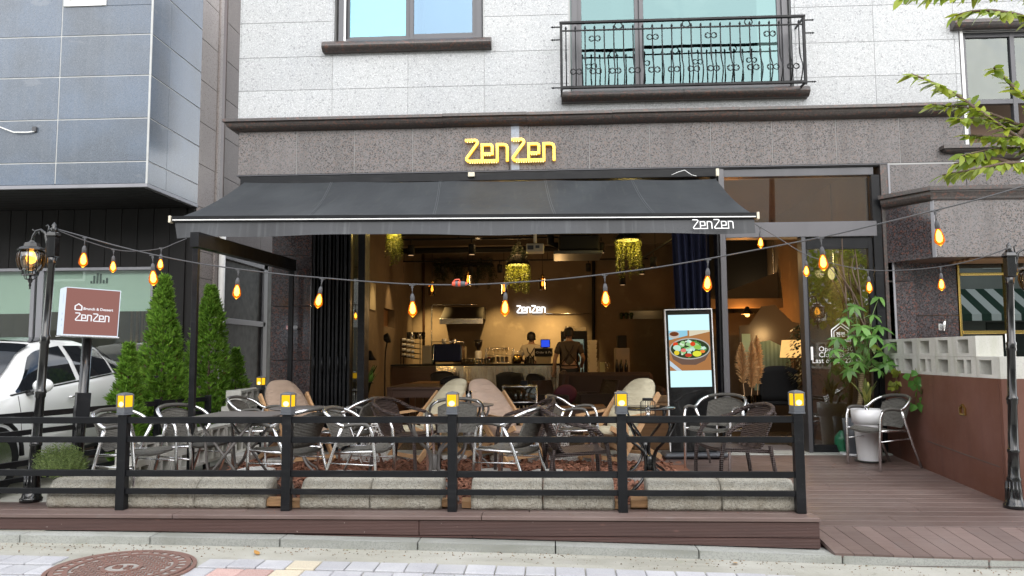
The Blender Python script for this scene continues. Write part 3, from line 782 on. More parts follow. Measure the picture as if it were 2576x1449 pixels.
# right window
f = obj('window', MB().box(5.0, 5.035, YF + .0, YF + .2, 3.66, 5.10), M['white_paint'], bld, world=True)
q = MB()
for a in (5.04, 5.62, 6.3): q.cbox(a, a + .055, YF + .06, YF + .13, 3.66, 5.10)
for c in (3.66, 4.20, 5.04): q.cbox(5.096, 6.3, YF + .064, YF + .126, c, c + .06)
obj('window_frame', q, M['grey_frame'], f, world=True)
for a, b in ((5.097, 5.618), (5.677, 6.298)):
    obj('pane', MB().box(a, b, YF + .09, YF + .096, 4.262, 5.038), glass('wavy mirror glass', (0.20, 0.22, 0.21), .07, wob=1.2, gtint=(.8, .86, .82)), f, world=True)
hop = MB().cbox(5.11, 5.16, YF - .16, YF - .12, 3.72, 4.18).cbox(5.86, 5.91, YF - .16, YF - .12, 3.72, 4.18).box(5.16, 5.86, YF - .16, YF - .12, 3.72, 3.78).box(5.16, 5.86, YF - .16, YF - .12, 4.13, 4.18)
obj('hopper_sash', hop, M['light_frame'], f, rot=(R(-7), 0, 0), loc=(0, 1.05, 1.25), world=True)
obj('hopper_pane', MB().box(5.16, 5.86, YF - .145, YF - .138, 3.78, 4.13), pm('obscured white pane', (0.72, 0.76, 0.76), .25), f, rot=(R(-7), 0, 0), loc=(0, 1.05, 1.25), world=True)
obj('inner_room', MB().box(5.0, 6.9, YF + .5, YF + .52, 3.6, 8.0), pm('dim peach room', (0.20, 0.13, 0.09), .8), bld, world=True)
obj('window_sill', moulding(4.80, 7.0, 3.655, YF, .12, .085, lip=.04), M['brown_trim'], bld, world=True)
obj('window_lintel', sillbar(4.885, 7.0, 5.105, 5.225, .13), M['brown_trim'], bld, world=True)
# right pier beside the door and wall over the side entrance
pier = obj('pier', MB().box(4.07, 6.95, YF + .028, YF + .3, 2.6, 3.46).box(4.07, 4.30, YF + .028, YF + .3, -.1, 2.6), M['joint_grey'], bld, world=True)
for (a, b, c, d) in ((4.075, 4.98, 2.86, 3.452), (4.986, 5.9, 2.86, 3.452)): slab(pier, M['brown_flamed'], a, b, c, d)
for (c, d) in ((-.05, .62), (.626, 1.27), (1.276, 2.03), (2.036, 2.80)):
    slab(pier, M['brown_polished'], 4.0, 4.30, c, d, y=YF - .02)
jamb = obj('door_jamb', MB().cbox(3.965, 4.065, YF - .02, YF + .25, .0, 3.452), M['brown_trim'], bld, world=True)
obj('jamb_edge', MB().cbox(4.05, 4.075, YF - .03, YF - .005, 0, 3.452), M['light_frame'], jamb, world=True)
GX = aY(2413, 800, 9.46).x
# projecting side entrance bay
bay = obj('entrance_bay', MB().box(4.45, 7, 9.0, 9.38, 2.29, 2.80), M['joint_grey'], bld, world=True)
P0, P1 = Vector((4.0, YF - .01)), Vector((4.32, 8.92))
def facing(p, q, z0, z1, m, d=.03, name='granite_slab', parent=bay, c=.003):
    p, q = Vector((p[0], p[1])), Vector((q[0], q[1]))
    t = q - p; L = t.length; a = math.atan2(t.y, t.x)
    return obj(name, MB().cbox(0, L, 0, d, z0, z1, c), m, parent, loc=(p.x, p.y, 0), rot=(0, 0, a), world=True)
facing(P0, P1, 2.255, 2.93, M['brown_polished'])
facing((4.335, 8.90), (5.55, 8.90), 2.26, 2.93, M['brown_flamed'])
facing((5.556, 8.90), (6.9, 8.90), 2.26, 2.93, M['brown_flamed'])
facing((4.31, 8.93), (4.335, 8.895), 2.26, 2.93, M['light_frame'])
def skewmould(pts, ztop, depth, h, nm='bay_cornice'):
    prof = [(-.02, ztop), (depth, ztop), (depth, ztop - .045), (depth - .03, ztop - .05)] + [((depth - .04) * math.cos(k / 5 * math.pi / 2), ztop - .06 - (h - .06) * math.sin(k / 5 * math.pi / 2)) for k in range(6)] + [(-.02, ztop - h)]
    n = len(prof); g = MB(); rows = []
    for i, p in enumerate(pts):
        p = Vector(p)
        ns = []
        for a, b in ((i - 1, i), (i, i + 1)):
            if a < 0 or b >= len(pts): continue
            t = (Vector(pts[b]) - Vector(pts[a])).normalized(); ns.append(Vector((t.y, -t.x)))
        nn = sum(ns, Vector((0, 0))); nn = nn / max(nn.dot(ns[0]), .3)
        rows += [(p.x + nn.x * d, p.y + nn.y * d, z) for d, z in prof]
    for i in range(len(pts) - 1):
        for k in range(n): g.f.append((i * n + k, i * n + (k + 1) % n, (i + 1) * n + (k + 1) % n, (i + 1) * n + k)); g.s.append(False)
    g.v = rows
    g.f.append(tuple(range(n))); g.s.append(False)
    return obj(nm, g, M['brown_trim'], bay, world=True)
skewmould([(3.99, YF - .01), (4.32, 8.92), (7.0, 8.90)], 3.06, .11, .155)
# soffit of slats, recess wall, gilt-framed glazing
obj('soffit', MB().add([(4.02, YF, 2.285), (4.33, 8.915, 2.262), (7, 8.915, 2.262), (7, 10.9, 2.262), (4.02, 10.9, 2.262)], [(0, 1, 2, 3, 4)]), M['dark_wood'], bay, world=True)
so = MB()
for k in range(16): so.box(4.75, 7, 9.0 + k * .115, 9.06 + k * .115, 2.235, 2.258)
obj('soffit_slats', so, M['oak'], bay, world=True)
for (c, d) in ((-.05, 1.62), (1.627, 2.255)):
    slab(bay, M['brown_polished'], 4.305, GX - .004, c, d, y=9.46)
gf = obj('gilt_window', MB().cbox(GX - .0, GX + .025, 9.44, 9.5, 0, 2.255).cbox(5.38, 5.45, 9.42, 9.5, 0, 2.255).cbox(6.05, 6.12, 9.42, 9.5, 0, 2.255).cbox(GX + .025, 5.38, 9.43, 9.49, 1.40, 1.44).cbox(5.45, 6.05, 9.43, 9.49, 1.40, 1.44).cbox(GX + .025, 6.05, 9.425, 9.495, 2.10, 2.13), M['brass'], bay, world=True)
for a, b, c, d in ((GX + .027, 5.378, 0, 1.398), (5.452, 6.048, 0, 1.398), (GX + .027, 5.378, 1.442, 2.098), (5.452, 6.048, 1.442, 2.098), (GX + .027, 6.048, 2.132, 2.25)):
    obj('pane', MB().box(a, b, 9.46, 9.466, c, d), glass('dark mirror pane', (0.05, 0.06, 0.055), .17, gtint=(.75, .85, .8)), gf, world=True)
obj('room_wall', MB().box(4.9, 7, 11.0, 11.05, 0, 2.3), M['plaster'], bay, world=True)
# left pier (polished) next to the folding doors
pier2 = obj('pier', MB().box(-3.49, -3.02, YF + .03, YF + .32, -.1, 3.45), M['joint_grey'], bld, world=True)
for c, d in ((-.05, .55), (.556, 1.13), (1.136, 1.80), (1.806, 2.44), (2.446, 3.05), (3.056, 3.448)):
    slab(pier2, M['brown_polished'], -3.515, -3.012, c, d)
    obj('granite_slab', MB().cbox(-3.53, -3.50, YF + .032, YF + 1.3, c, d), M['brown_polished'], pier2, world=True)
# underside over the shop opening
obj('lintel_soffit', MB().box(-3.97, 4.05, YF + .0, YF + .6, 3.44, 3.4515), M['black_matte'], bld, world=True)

# ---- cafe front: folding door stack, black jamb, grey door frame, glass
fold = obj('folding_doors', MB().box(-2.99, -2.52, YF + .14, YF + .34, .02, 3.3), M['black_matte'], bld, world=True)
for k in range(10):
    a = -3.0 + k * .0495
    obj('door_leaf', MB().cbox(a, a + .030, YF + .0 + .02 * (k % 2), YF + .16, .02, 3.36, .006), M['black_metal'], fold, world=True)
    if k % 2 == 0: obj('hinge', MB().tube([(a + .038, YF - .002, .98), (a + .038, YF - .002, 1.18)], .012, 8), M['black_metal'], fold, world=True)
fd = obj('shop_frame', MB().cbox(-2.42, -2.335, YF, YF + .24, .0, 3.40), M['black_metal'], bld, world=True)
obj('pane', MB().box(-2.50, -2.422, YF + .1, YF + .106, .02, 3.40), M['glass_shop'], fd, world=True)
obj('track', MB().cbox(-2.335, 2.02, YF + .02, YF + .22, 3.28, 3.40), M['black_metal'], fd, world=True)
obj('mullion', MB().cbox(2.0, 2.025, YF + .02, YF + .22, .02, 3.28), M['black_metal'], fd, world=True)
df = obj('door_frame', MB().cbox(2.03, 2.10, YF - .01, YF + .2, .012, 3.44, .004), M['door_steel'], bld, world=True)
obj('transom', MB().cbox(2.102, 3.90, YF - .006, YF + .2, 2.585, 2.77, .004), M['door_steel'], df, world=True)
obj('head', MB().cbox(2.102, 3.90, YF + .02, YF + .2, 3.34, 3.44, .004), M['grey_frame'], df, world=True)
obj('stile', MB().cbox(3.86, 3.962, YF + .0, YF + .2, .012, 3.338, .004), M['black_metal'], df, world=True)
obj('mullion', MB().cbox(3.0, 3.05, YF - .008, YF + .16, .012, 2.583, .004), M['grey_frame'], df, world=True)
obj('transom_pane', MB().box(2.105, 3.858, YF + .07, YF + .078, 2.772, 3.338), glass('transom glass', (0.80, 0.60, 0.30), .12), df, world=True)
obj('fixed_pane', MB().box(3.075, 3.80, YF + .060, YF + .068, .10, 2.44), M['glass_shop'], df, world=True)
obj('sash', MB().cbox(3.052, 3.075, YF + .03, YF + .1, .014, 2.58).cbox(3.80, 3.855, YF + .03, YF + .1, .014, 2.58).box(3.075, 3.80, YF + .03, YF + .1, .014, .10).box(3.075, 3.80, YF + .03, YF + .1, 2.44, 2.58), M['black_metal'], df, world=True)
obj('door_handle', MB().cbox(3.058, 3.086, YF - .022, YF - .009, 1.10, 1.26), M['white_paint'], df, world=True)
wt = M['zenwhite']
for body, zz in (('Open 09:30', 1.205), ('Close 23:00', 1.135), ('Last order 22:00', 1.065)):
    me = text_mesh(body, .085, .0012)
    xs_ = [v.co.x for v in me.vertices]
    obj('lettering', me, wt, df, loc=(3.38 - (max(xs_) + min(xs_)) / 2, YF + .056, zz), rot=(R(90), 0, 0), world=True)
hh = house(MB(), 3.335, 1.325, .22, .013, YF + .053, YF + .056)
hh = house(hh, 3.362, 1.34, .166, .008, YF + .053, YF + .056)
obj('house_logo', hh, wt, df, world=True)
me = text_mesh('젠젠', .062, .0012)
obj('lettering', me, wt, df, loc=(3.385, YF + .055, 1.385), rot=(R(90), 0, 0), world=True)

# ---- cafe interior shell
YB, XL, XR = 17.4, -3.2, 4.02
room = thing('cafe_room', 'dim warm plastered cafe room behind the open shop front', 'room', (0, 13, 0))
obj('floor', MB().box(XL - .1, 6, YF + .3, YB + .1, -.12, 0), M['cafe_floor'], room, world=True)
obj('ceiling', MB().box(XL - .1, 6, YF + .3, YB + .1, 3.62, 3.75), M['ceiling'], room, world=True)
obj('back_wall', MB().box(XL - .1, 6, YB, YB + .12, 0, 3.62), M['plaster'], room, world=True)
nz0, nz1 = 1.86, 2.12
ls = obj('side_wall', MB().box(XL - .14, XL, YF + .33, 14.35, 0, 3.62).box(XL - .14, XL, 15.35, YB, 0, 3.62).box(XL - .14, XL, 14.35, 15.35, 0, 1.73).box(XL - .14, XL, 14.35, 15.35, 2.08, 3.62), M['plaster'], room, world=True)
obj('niche', MB().box(XL - .5, XL - .141, 14.3, 15.4, 1.7, 2.1), M['oak'], ls, world=True)
rs = obj('side_wall', MB().box(XR, XR + .14, YF + .33, YB, 0, 3.62), M['plaster'], room, world=True)
obj('beam', MB().box(2.75, XR, 13.7, 14.0, 1.98, 2.14), M['plaster'], room, world=True)
obj('loft_void_sheet', MB().box(2.6, XR, 14.6, 14.7, 2.14, 3.62), M['black_matte'], room, world=True)  # black sheet, the darkness of the loft void put in as colour
obj('alcove_wall', MB().box(2.55, XR, 15.5, 15.6, 0, 1.98), M['plaster'], room, world=True)
obj('half_wall', MB().box(2.60, 3.50, 12.9, 13.02, 0, 1.48), M['plaster'], room, world=True)
obj('stair_string', MB().prism([(2.7, 2.14), (4.0, 2.14), (4.0, 2.62)], 13.9, 14.0), M['ceiling'], room, world=True)
obj('ceiling_beam', MB().box(XL, XR, 14.8, 15.1, 3.3, 3.62), M['ceiling'], room, world=True)

# ---- left building: blue granite bay over a dark shop front
lb = thing('neighbour_building', 'neighbouring building with a projecting blue grey granite bay over a dark shop front', 'building', (-7, 10, 0))
XS, YB0, YB1, ZB = -4.75, 8.65, 9.94, 3.215
bz = [ZB] + [aY(388, y, YB0).z for y in (405, 296, 188, 85)] + [5.63, 6.1, 6.6, 7.1]
core = obj('bay', MB().box(-13, XS - .006, YB0 + .006, YB1, ZB + .02, 7.1), M['joint_white'], lb, world=True)
bx = [XS, aY(143, 340, YB0).x, -7.35, -8.9, -10.6]
pane_hole = [(aY(163, 10, YB0).x, aY(268, 10, YB0).x, aY(215, 16, YB0).z, 9)]
for a, b in zip(bx[1:], bx):
    for c, d in zip(bz, bz[1:]):
        for r in cells(a + .006, b - .006, c + .006, d - .006, pane_hole): slab(core, M['blue_granite'], *r, y=YB0, d=.03)
yy = [YB0 + .012, YB0 + .44, YB1]
for a, b in zip(yy, yy[1:]):
    for c, d in zip(bz, bz[1:]):
        obj('granite_slab', MB().cbox(XS - .03, XS, a + .004, b - .001, c + .006, d - .006, .003), M['blue_granite'], core, world=True)
obj('corner_strip', MB().cbox(XS - .02, XS + .003, YB0 - .003, YB0 + .012, ZB, 7.1), M['joint_white'], core, world=True)
obj('edge_strip', MB().cbox(-13, XS + .004, YB0 - .006, YB1, ZB - .04, ZB + .003, .003), M['light_frame'], core, world=True)
ph = pane_hole[0]
wf = obj('window', MB().cbox(ph[0], ph[0] + .05, YB0 - .02, YB0 + .05, ph[2], 6.1).cbox(ph[1] - .05, ph[1], YB0 - .02, YB0 + .05, ph[2], 6.1).box(ph[0] + .05, ph[1] - .05, YB0 - .02, YB0 + .05, ph[2], ph[2] + .05), M['white_paint'], lb, world=True)
obj('pane', MB().box(ph[0] + .05, ph[1] - .05, YB0 + .01, YB0 + .016, ph[2] + .05, 6.1), M['glass_sky'], wf, world=True)
p = aY(90, 326, YB0)
obj('cable', MB().tube([aY(-60, 300, YB0 - .03), aY(0, 320, YB0 - .03), aY(35, 333, YB0 - .03), aY(70, 333, YB0 - .03), aY(88, 330, YB0 - .02), (p.x, YB0 + .01, p.z)], .008, 6), M['white_frame'], lb, world=True)
obj('cable_box', MB().cbox(p.x - .03, p.x + .02, YB0 - .03, YB0, p.z - .03, p.z + .03), M['grey_frame'], lb, world=True)
sf = obj('soffit', MB().box(-13, XS - .03, YB0 + .02, YB1 + 1.2, ZB - .03, ZB - .005), M['dark_wall'], lb, world=True)
for k in range(9):
    obj('soffit_board', MB().cbox(-13, XS - .06, YB0 + .03 + k * .148, YB0 + .17 + k * .148, ZB - .052, ZB - .03), M['dark_wall'], sf, world=True)
YS = 9.86
z_t, z_b, z_l = aY(200, 681, YS).z, aY(200, 787, YS).z, .35
x_r = aY(386, 700, YS).x
sw = obj('shop_wall', MB().box(-13, x_r, YS + .03, YS + .3, z_t + .02, ZB).box(x_r, XS - .02, YS + .03, YS + .3, -.2, ZB), M['dark_wall'], lb, world=True)
xw = -13.0
while xw < XS - .25:
    z0 = z_t + .02 if xw + .2 < x_r else -.15
    obj('wall_board', MB().cbox(xw, xw + .215, YS, YS + .028, z0, ZB - .055, .004), M['dark_wall'], sw, world=True)
    xw += .22
sh = obj('shop_window', MB().cbox(-13, x_r + .01, YS - .02, YS + .06, z_t, z_t + .04).cbox(aY(96, 760, YS).x - .02, aY(108, 760, YS).x, YS - .01, YS + .06, z_l, z_t).cbox(aY(80, 760, YS).x - .02, aY(86, 760, YS).x, YS - .01, YS + .06, z_l, z_t).cbox(x_r - .03, x_r, YS - .01, YS + .06, z_l, z_t), M['light_frame'], lb, world=True)
obj('pane', MB().box(-13, x_r - .03, YS + .02, YS + .026, z_l, z_t), glass('shop glass', (0.88, .93, .90), .07), sh, world=True)
mb_ = pm('pale green roller blind', (0.66, 0.78, 0.70), .75, layers=[('noise', (.5, 1, 4), .4, .7, (0.60, 0.72, 0.65), .6)])
obj('blind', MB().box(-13, aY(78, 760, YS + .1).x, YS + .08, YS + .09, z_b, z_t), mb_, sh, world=True)
obj('blind', MB().box(aY(112, 760, YS + .1).x, x_r - .04, YS + .08, YS + .09, z_b + .02, z_t), mb_, sh, world=True)
g = MB()
for k, (a, h_) in enumerate(((227, 6), (234, 20), (242, 26), (250, 24), (258, 9), (266, 14))):
    q = aY(a, 713, YS + .07); g.box(q.x, q.x + .025, YS + .070, YS + .075, q.z, q.z + h_ * .0053)
obj('bar_logo', g, pm('dark green print', (0.035, 0.07, 0.06), .6), sh, world=True)
obj('shop_interior', MB().box(-13, x_r + .3, 12.5, 12.6, -.2, 3.1), pm('dim tan shop wall', (0.16, 0.13, 0.09), .8, layers=[('noise', (1.5, 1, .3), .4, .6, (0.07, 0.055, 0.04), .8)]), lb, world=True)
obj('shop_floor', MB().box(-13, XS, YS + .05, 12.6, -.2, -.05), M['dark_wood'], lb, world=True)
g = MB()
for a in (325, 339, 352, 362): q = aY(a, 900, YS + .8); g.box(q.x, q.x + .03, YS + .8, YS + .83, 0, 1.9)
obj('partition_bars', g, M['oak'], lb, world=True)
# receding side wall of pinkish granite with a downpipe and a black door
M['pink_dark'] = pm('dark pinkish granite', (0.14, 0.12, 0.112), 0.7, layers=[('vorc', 110, .6, .66, (0.19, 0.165, 0.155), .7), ('noise', (3, 3, .5), .5, .8, (0.10, 0.088, 0.08), .5)], perobj=.06)
side = obj('side_wall', MB().box(XS - .4, XS - .031, YB1 + .02, 16, -.2, 7), M['joint_dark'], lb, world=True)
ys = [YB1, 10.44, 10.75, 12.2, 13.4, 14.8, 16]
zs = [-.15] + [aX(530, y, XS).z for y in (705,)] + [2.6, 3.2, 3.78, 4.36, 4.94, 5.52, 6.1, 6.7]
for i, (a, b) in enumerate(zip(ys, ys[1:])):
    for c, d in zip(zs, zs[1:]):
        if i == 1:
            continue
        if i > 1 and d < 2.7 and i < 4: continue
        obj('granite_slab', MB().cbox(XS - .03, XS if i == 0 else XS - .008, a + .003, b - .003, c + .003, d - .003, .003), M['pink_granite'] if i == 0 else M['pink_dark'], side, world=True)
obj('groove_pipe', MB().cbox(XS - .03, XS - .015, 10.44, 10.75, -.1, 7, .002), M['dark_wood'], side, world=True)
obj('groove_strip', MB().cbox(XS - .02, XS + .02, 10.46, 10.56, -.1, 7, .004), M['pink_granite'], side, world=True)
obj('downpipe', MB().tube([(XS + .05, 10.63, -.1), (XS + .05, 10.63, 2.9)], .045, 12), M['white_frame'], side, world=True)
sdoor = obj('side_door', MB().cbox(XS - .03, XS - .012, 10.76, 13.06, -.1, 2.6, .004), M['black_metal'], side, world=True)
obj('door_frame', MB().cbox(XS - .02, XS + .02, 10.76, 12.40, 1.66, 1.74).cbox(XS - .02, XS + .02, 12.32, 12.48, -.1, 2.7).cbox(XS - .02, XS + .02, 10.76, 12.5, 2.6, 2.7), M['light_frame'], sdoor, world=True)
obj('roofline', MB().box(-13, XS, 10.3, 16, 6.7, 7), M['joint_dark'], lb, world=True)
# ================================================================ TERRACE
# ---- front fence
fence = thing('fence', 'low black steel fence of square posts and four rails along the front of the deck', 'fence', (-1.4, 5.97, 0))
FX = [-4.69, -3.40, -2.083, -.788, .509, 1.829]
for x in FX:
    obj('post', MB().cbox(x - .035, x + .035, 5.945, 6.015, 0, .735, .003), M['black_metal'], fence, world=True)
RZ = [(.668, .718), (.520, .565), (.258, .306), (.124, .166)]
for a, b in zip([-6.0] + FX, FX):
    for z0, z1 in RZ:
        j_ = rnd.uniform(-.003, .003); obj('rail', MB().cbox(a + (.0352 if a > -5.9 else 0), b - .0352, 5.962, 5.994, z0 + j_, z1 + j_, .002), M['black_metal'], fence, rot=(0, rnd.uniform(-.0006, .0006), 0), world=True)
sf2 = thing('side_fence', 'black steel side fence running back between the car and the conifers', 'fence', (-4.4, 7.6, 0))
A_, B_ = Vector((-4.70, 6.03, 0)), Vector((-4.06, 8.9, 0))
for z0, z1 in RZ:
    g = MB().beam(A_ + Vector((0, 0, (z0 + z1) / 2)), B_ + Vector((0, 0, (z0 + z1) / 2)), .03, z1 - z0)
    obj('rail', g, M['black_metal'], sf2, world=True)
for t_ in (.36, .72, 1.0):
    p = A_.lerp(B_, t_)
    obj('post', MB().cbox(p.x - .03, p.x + .03, p.y - .03, p.y + .03, -.12, .735, .003), M['black_metal'], sf2, world=True)

# ---- lamps on the fence posts
def post_light(name, label, loc, rz=0, bright=True):
    t = thing(name, label, 'post light', loc, rz, 'amber lamps on the fence posts')
    obj('base', MB().cbox(-.046, .046, -.046, .046, 0, .012, .003).cbox(-.042, .042, -.042, .042, .012, .062, .003), M['lamp_grey'], t)
    obj('diffuser', MB().box(-.037, .037, -.037, .037, .063, .152), M['amber_glow'], t)
    obj('bulb_glow', MB().sphere((0, -.0365, .085), .026, 12, 8, (1, .12, .8)), M['amber_core'], t)
    for sx in (-1, 1):
        for sy in (-1, 1): obj('corner_bar', MB().box(sx * .041 - .004, sx * .041 + .004, sy * .041 - .004, sy * .041 + .004, .0625, .1525), M['lamp_grey'], t)
    obj('cap', MB().lathe([(.064, .153), (.064, .160), (.045, .170), (0, .178)], 4, smooth=False), M['lamp_grey'], t)
    return t
pl0 = post_light('post_light', 'lit amber lamp on the fence post beside the brown sign pole', (FX[1], 5.98, .735), R(-20))
for i, lab in ((0, 'lit amber lamp on the fence post cut off by the left picture edge'), (2, 'lit amber lamp on the fence post in front of the tan lounger'),
               (3, 'lit amber lamp on the middle fence post beside the candle glass'), (4, 'lit amber lamp on the fence post beside the wire lantern'), (5, 'lit amber lamp on the end post of the fence next to the entrance')):
    dup(pl0, (FX[i], 5.98, .735), R(-22 + 6.5 * i), lab, 'amber lamps on the fence posts')
p = aY(656, 974, 10.1)
dup(pl0, (p.x, p.y, p.z - .03), R(-20), 'small lit amber lamp far back by the black side door', 'amber lamps on the fence posts')
single('lamp_post_stub', MB().cbox(p.x - .035, p.x + .035, p.y - .035, p.y + .035, -.1, p.z - .031), M['black_metal'], 'short black post under the small lamp by the side door', 'post')

# ---- granite edging stones and firewood
edge = thing('stone_edging', 'row of nine rough granite blocks laid along the front fence', 'stone edging', (-1, 6.1, 0))
def rough_block(L, seed):
    r_ = random.Random(seed)
    prof = [(.00, 0), (-.012, .03), (-.015, .09), (-.006, .118), (.012, .15), (.036, .182), (.065, .208), (.12, .222), (.22, .222), (.26, .19), (.26, 0)]
    nu = 26
    rows = []
    for i in range(nu + 1):
        u = i / nu
        e = min(u, 1 - u) * nu
        for k, (y, z) in enumerate(prof):
            j = .007 if 1 <= k <= 5 else .0035
            sh = (.012 if e < .5 else 0)
            rows.append((u * L, y + r_.uniform(-j, j) + sh * (1 if y < .1 else -1) * .6, max(0, z + r_.uniform(-j, j) * (z > .02) - sh * (z > .2) * .6)))
    n = len(prof); fs = []
    for i in range(nu):
        for k in range(n): fs.append((i * n + k, (i + 1) * n + k, (i + 1) * n + (k + 1) % n, i * n + (k + 1) % n))
    fs += [tuple(range(n)), tuple(range((nu + 1) * n - 1, nu * n - 1, -1))]
    return MB().add(rows, fs, True)
sp = [(118, 309), (320, 489), (491, 668), (755, 929), (932, 1110), (1185, 1364), (1367, 1546), (1630, 1815), (1818, 2003)]
for i, (a, b) in enumerate(sp):
    xa, xb = aY(a, 1262, 6.035).x, aY(b, 1262, 6.035).x
    obj('stone', rough_block(xb - xa, i), M['stone'], edge, loc=(xa, 6.035, .001), rot=(0, 0, rnd.uniform(-.006, .006)), world=True)
def split_log(L, r_, seed):
    q = random.Random(seed); n = 5
    poly = [(math.cos(2 * math.pi * k / n) * r_ * q.uniform(.75, 1.15), math.sin(2 * math.pi * k / n) * r_ * q.uniform(.75, 1.1)) for k in range(n)]
    lo = min(z for x, z in poly)
    poly = [(x, z - lo) for x, z in poly]
    g = MB()
    vs_ = [(0, x, z) for x, z in poly] + [(L, x * q.uniform(.85, 1.1), z) for x, z in poly]
    fs = [tuple(range(n)), tuple(range(2 * n - 1, n - 1, -1))] + [(k, k + n, (k + 1) % n + n, (k + 1) % n) for k in range(n)]
    return g.add(vs_, fs)
for i, (a, b, y, lab) in enumerate(((672, 715, 1272, 'dark split log left of the second fence gap post, on the deck edge'), (733, 760, 1270, 'short dark split log right of the post below the grey table'),
        (1112, 1136, 1274, 'pale split log end left of the middle fence post'), (1162, 1192, 1274, 'pale split log end right of the middle fence post'),
        (1548, 1576, 1276, 'pale cracked split log left of the post with the wire lantern above'), (1588, 1630, 1276, 'large pale cracked split log beside the right pair of edging stones'))):
    xa, xb = aY(a, y, 6.06).x, aY(b, y, 6.06).x
    single('split_log', split_log(xb - xa, .048, i), M['log'], lab, 'firewood', loc=(xa, 6.09, .0005))

# ---- hollow block walls
def hollow(hd=.05, L=.39, holes=((.03, .17), (.22, .36)), D=.19, H=.19, z0=.03, z1=.16):
    """block lying on its side: openings in the -y face"""
    g = MB()
    xs_ = [0] + [v for h_ in holes for v in h_] + [L]
    for i in range(0, len(xs_), 2): g.box(xs_[i], xs_[i + 1], 0, D, 0, H)
    for a, b in holes:
        g.box(a, b, 0, D, 0, z0); g.box(a, b, 0, D, z1, H); g.box(a, b, D - .02, D, z0, z1)
    return g.mesh('block')
bw = thing('block_wall', 'low wall of pale hollow concrete blocks along the conifers on the left', 'block wall', (-3.95, 8.3, 0))
hm = hollow(holes=((.035, .175), (.215, .355))); hm.materials.append(M['block'])
y = 6.95
k = 0
while y < 10.4:
    n = 2 if y < 9.2 else 4
    for c in range(n):
        obj('block', hm, None, bw, loc=(-3.89 + rnd.uniform(-.008, .008), y + (.10 if c % 2 else 0), c * .191), rot=(0, 0, R(90) + rnd.uniform(-.012, .012)), world=True)
    y += .397
# steel ramp wall with breeze blocks on top
A2, B2 = aW(2238, 1142), aW(2540, 1268)
sw2 = thing('steel_wall', 'rust brown steel wall panel rising beside the ramp at the entrance', 'wall', (A2.x, A2.y, 0))
t2 = (B2 - A2); t2.z = 0; LW = t2.length; t2.normalize(); ang2 = math.atan2(t2.y, t2.x)
ZS = .955
def alongw(s_, off=0): return A2 + t2 * s_ + Vector((-t2.y, t2.x, 0)) * off
for s0, s1, z0, z1, o_ in ((-.05, LW * .985 - .03, -.3, ZS, 0), (LW * .985 - .028, LW, -.3, ZS, .002)):
    p = alongw(s0, o_)
    obj('steel_panel', MB().cbox(0, s1 - s0, 0, .03, z0, z1, .002), M['rust'], sw2, loc=(p.x, p.y, 0), rot=(0, 0, ang2), world=True)
obj('steel_panel', MB().cbox(B2.x - .01, B2.x + 1.2, B2.y + .0, B2.y + .03, -.3, ZS + .0, .002), M['rust'], sw2, world=True)
p = alongw(LW * .40, -.003)
obj('weld_seam', MB().box(0, LW * .55, -.0, .004, .26, .266), M['joint_dark'], sw2, loc=(p.x, p.y, 0), rot=(0, R(3), ang2), world=True)
q = alongw(LW * .72, -.008)
hm_ = Matrix.Translation((q.x, q.y, .60)) @ Matrix.Rotation(ang2, 4, 'Z')
single('house_emblem', house(MB(), -.045, 0, .09, .014, -.012, .012, hm_), M['brass'], 'small brass house outline emblem fixed to the brown steel wall', 'emblem')
bb = thing('breeze_blocks', 'two courses of pale hollow blocks on top of the brown steel wall', 'block wall', (A2.x + .1, A2.y - 1, ZS))
n_b = int(LW / .395)
hm2 = hollow(holes=((.04, .17), (.215, .30)), D=.24); hm2.materials.append(M['block'])
hm3 = hollow(holes=((.05, .255),), L=.39, D=.24); hm3.materials.append(M['block'])
for c in range(2):
    end = LW - .02 - (0 if c == 0 else .38)
    s_ = end - .395; i = 0
    while s_ > -.4:
        p = alongw(s_, .002)
        obj('block', hm3 if (i % 2 == 0) == (c == 0) or c == 1 else hm2, None, bb, loc=(p.x, p.y, ZS + .0015 + c * .1915), rot=(0, 0, ang2 + rnd.uniform(-.006, .006)), world=True)
        s_ -= .397; i += 1

# ---- pergola frame
pg = thing('pergola_frame', 'black steel goal-shaped frame with a deep beam beside the conifers', 'frame', (-3.3, 8.1, 0))
Pn, Pf = Vector((-3.40, 7.12, 0)), Vector((-3.20, 9.22, 0))
zt = 2.37
obj('beam', MB().beam(Pn + Vector((0, -.05, zt - .07)), Pf + Vector((0, .04, zt - .075)), .09, .14), M['black_metal'], pg, world=True)
for p in (Pn, Pf):
    obj('post', MB().cbox(p.x - .026, p.x + .026, p.y - .026, p.y + .026, -.05, zt - .150, .003), M['black_metal'], pg, world=True)

# ---- awning
aw = thing('awning', 'charcoal retractable awning stretched over the terrace', 'awning', (-.9, 9.2, 3.3))
ax0, ax1, ay0, ay1 = -3.78, 1.945, 9.12, 7.40
seams = [0, .235, .455, .665, .835, 1.0]
def awn(u, v, dz=0):
    x = ax0 + (ax1 - ax0) * u
    y = ay0 + (ay1 - ay0) * v
    z0 = 3.315 - .06 * u; z1 = 2.555 - .055 * u
    sag = 0
    for a, b in zip(seams, seams[1:]):
        if a <= u <= b: t_ = (u - a) / (b - a); sag = 4 * t_ * (1 - t_)
    ridge = math.sin(math.pi * min(v * 1.15, 1)) * .03
    skew = .16 * (1 - v) * 0
    z = z0 + (z1 - z0) * v - .05 * math.sin(math.pi * v) - sag * .042 * math.sin(math.pi * min(1, v * .9 + .1)) + dz
    return Vector((x + skew, y, z))
obj('canopy', MB().grid(lambda u, v: awn(u, v), 80, 18), M['awning'], aw, world=True)
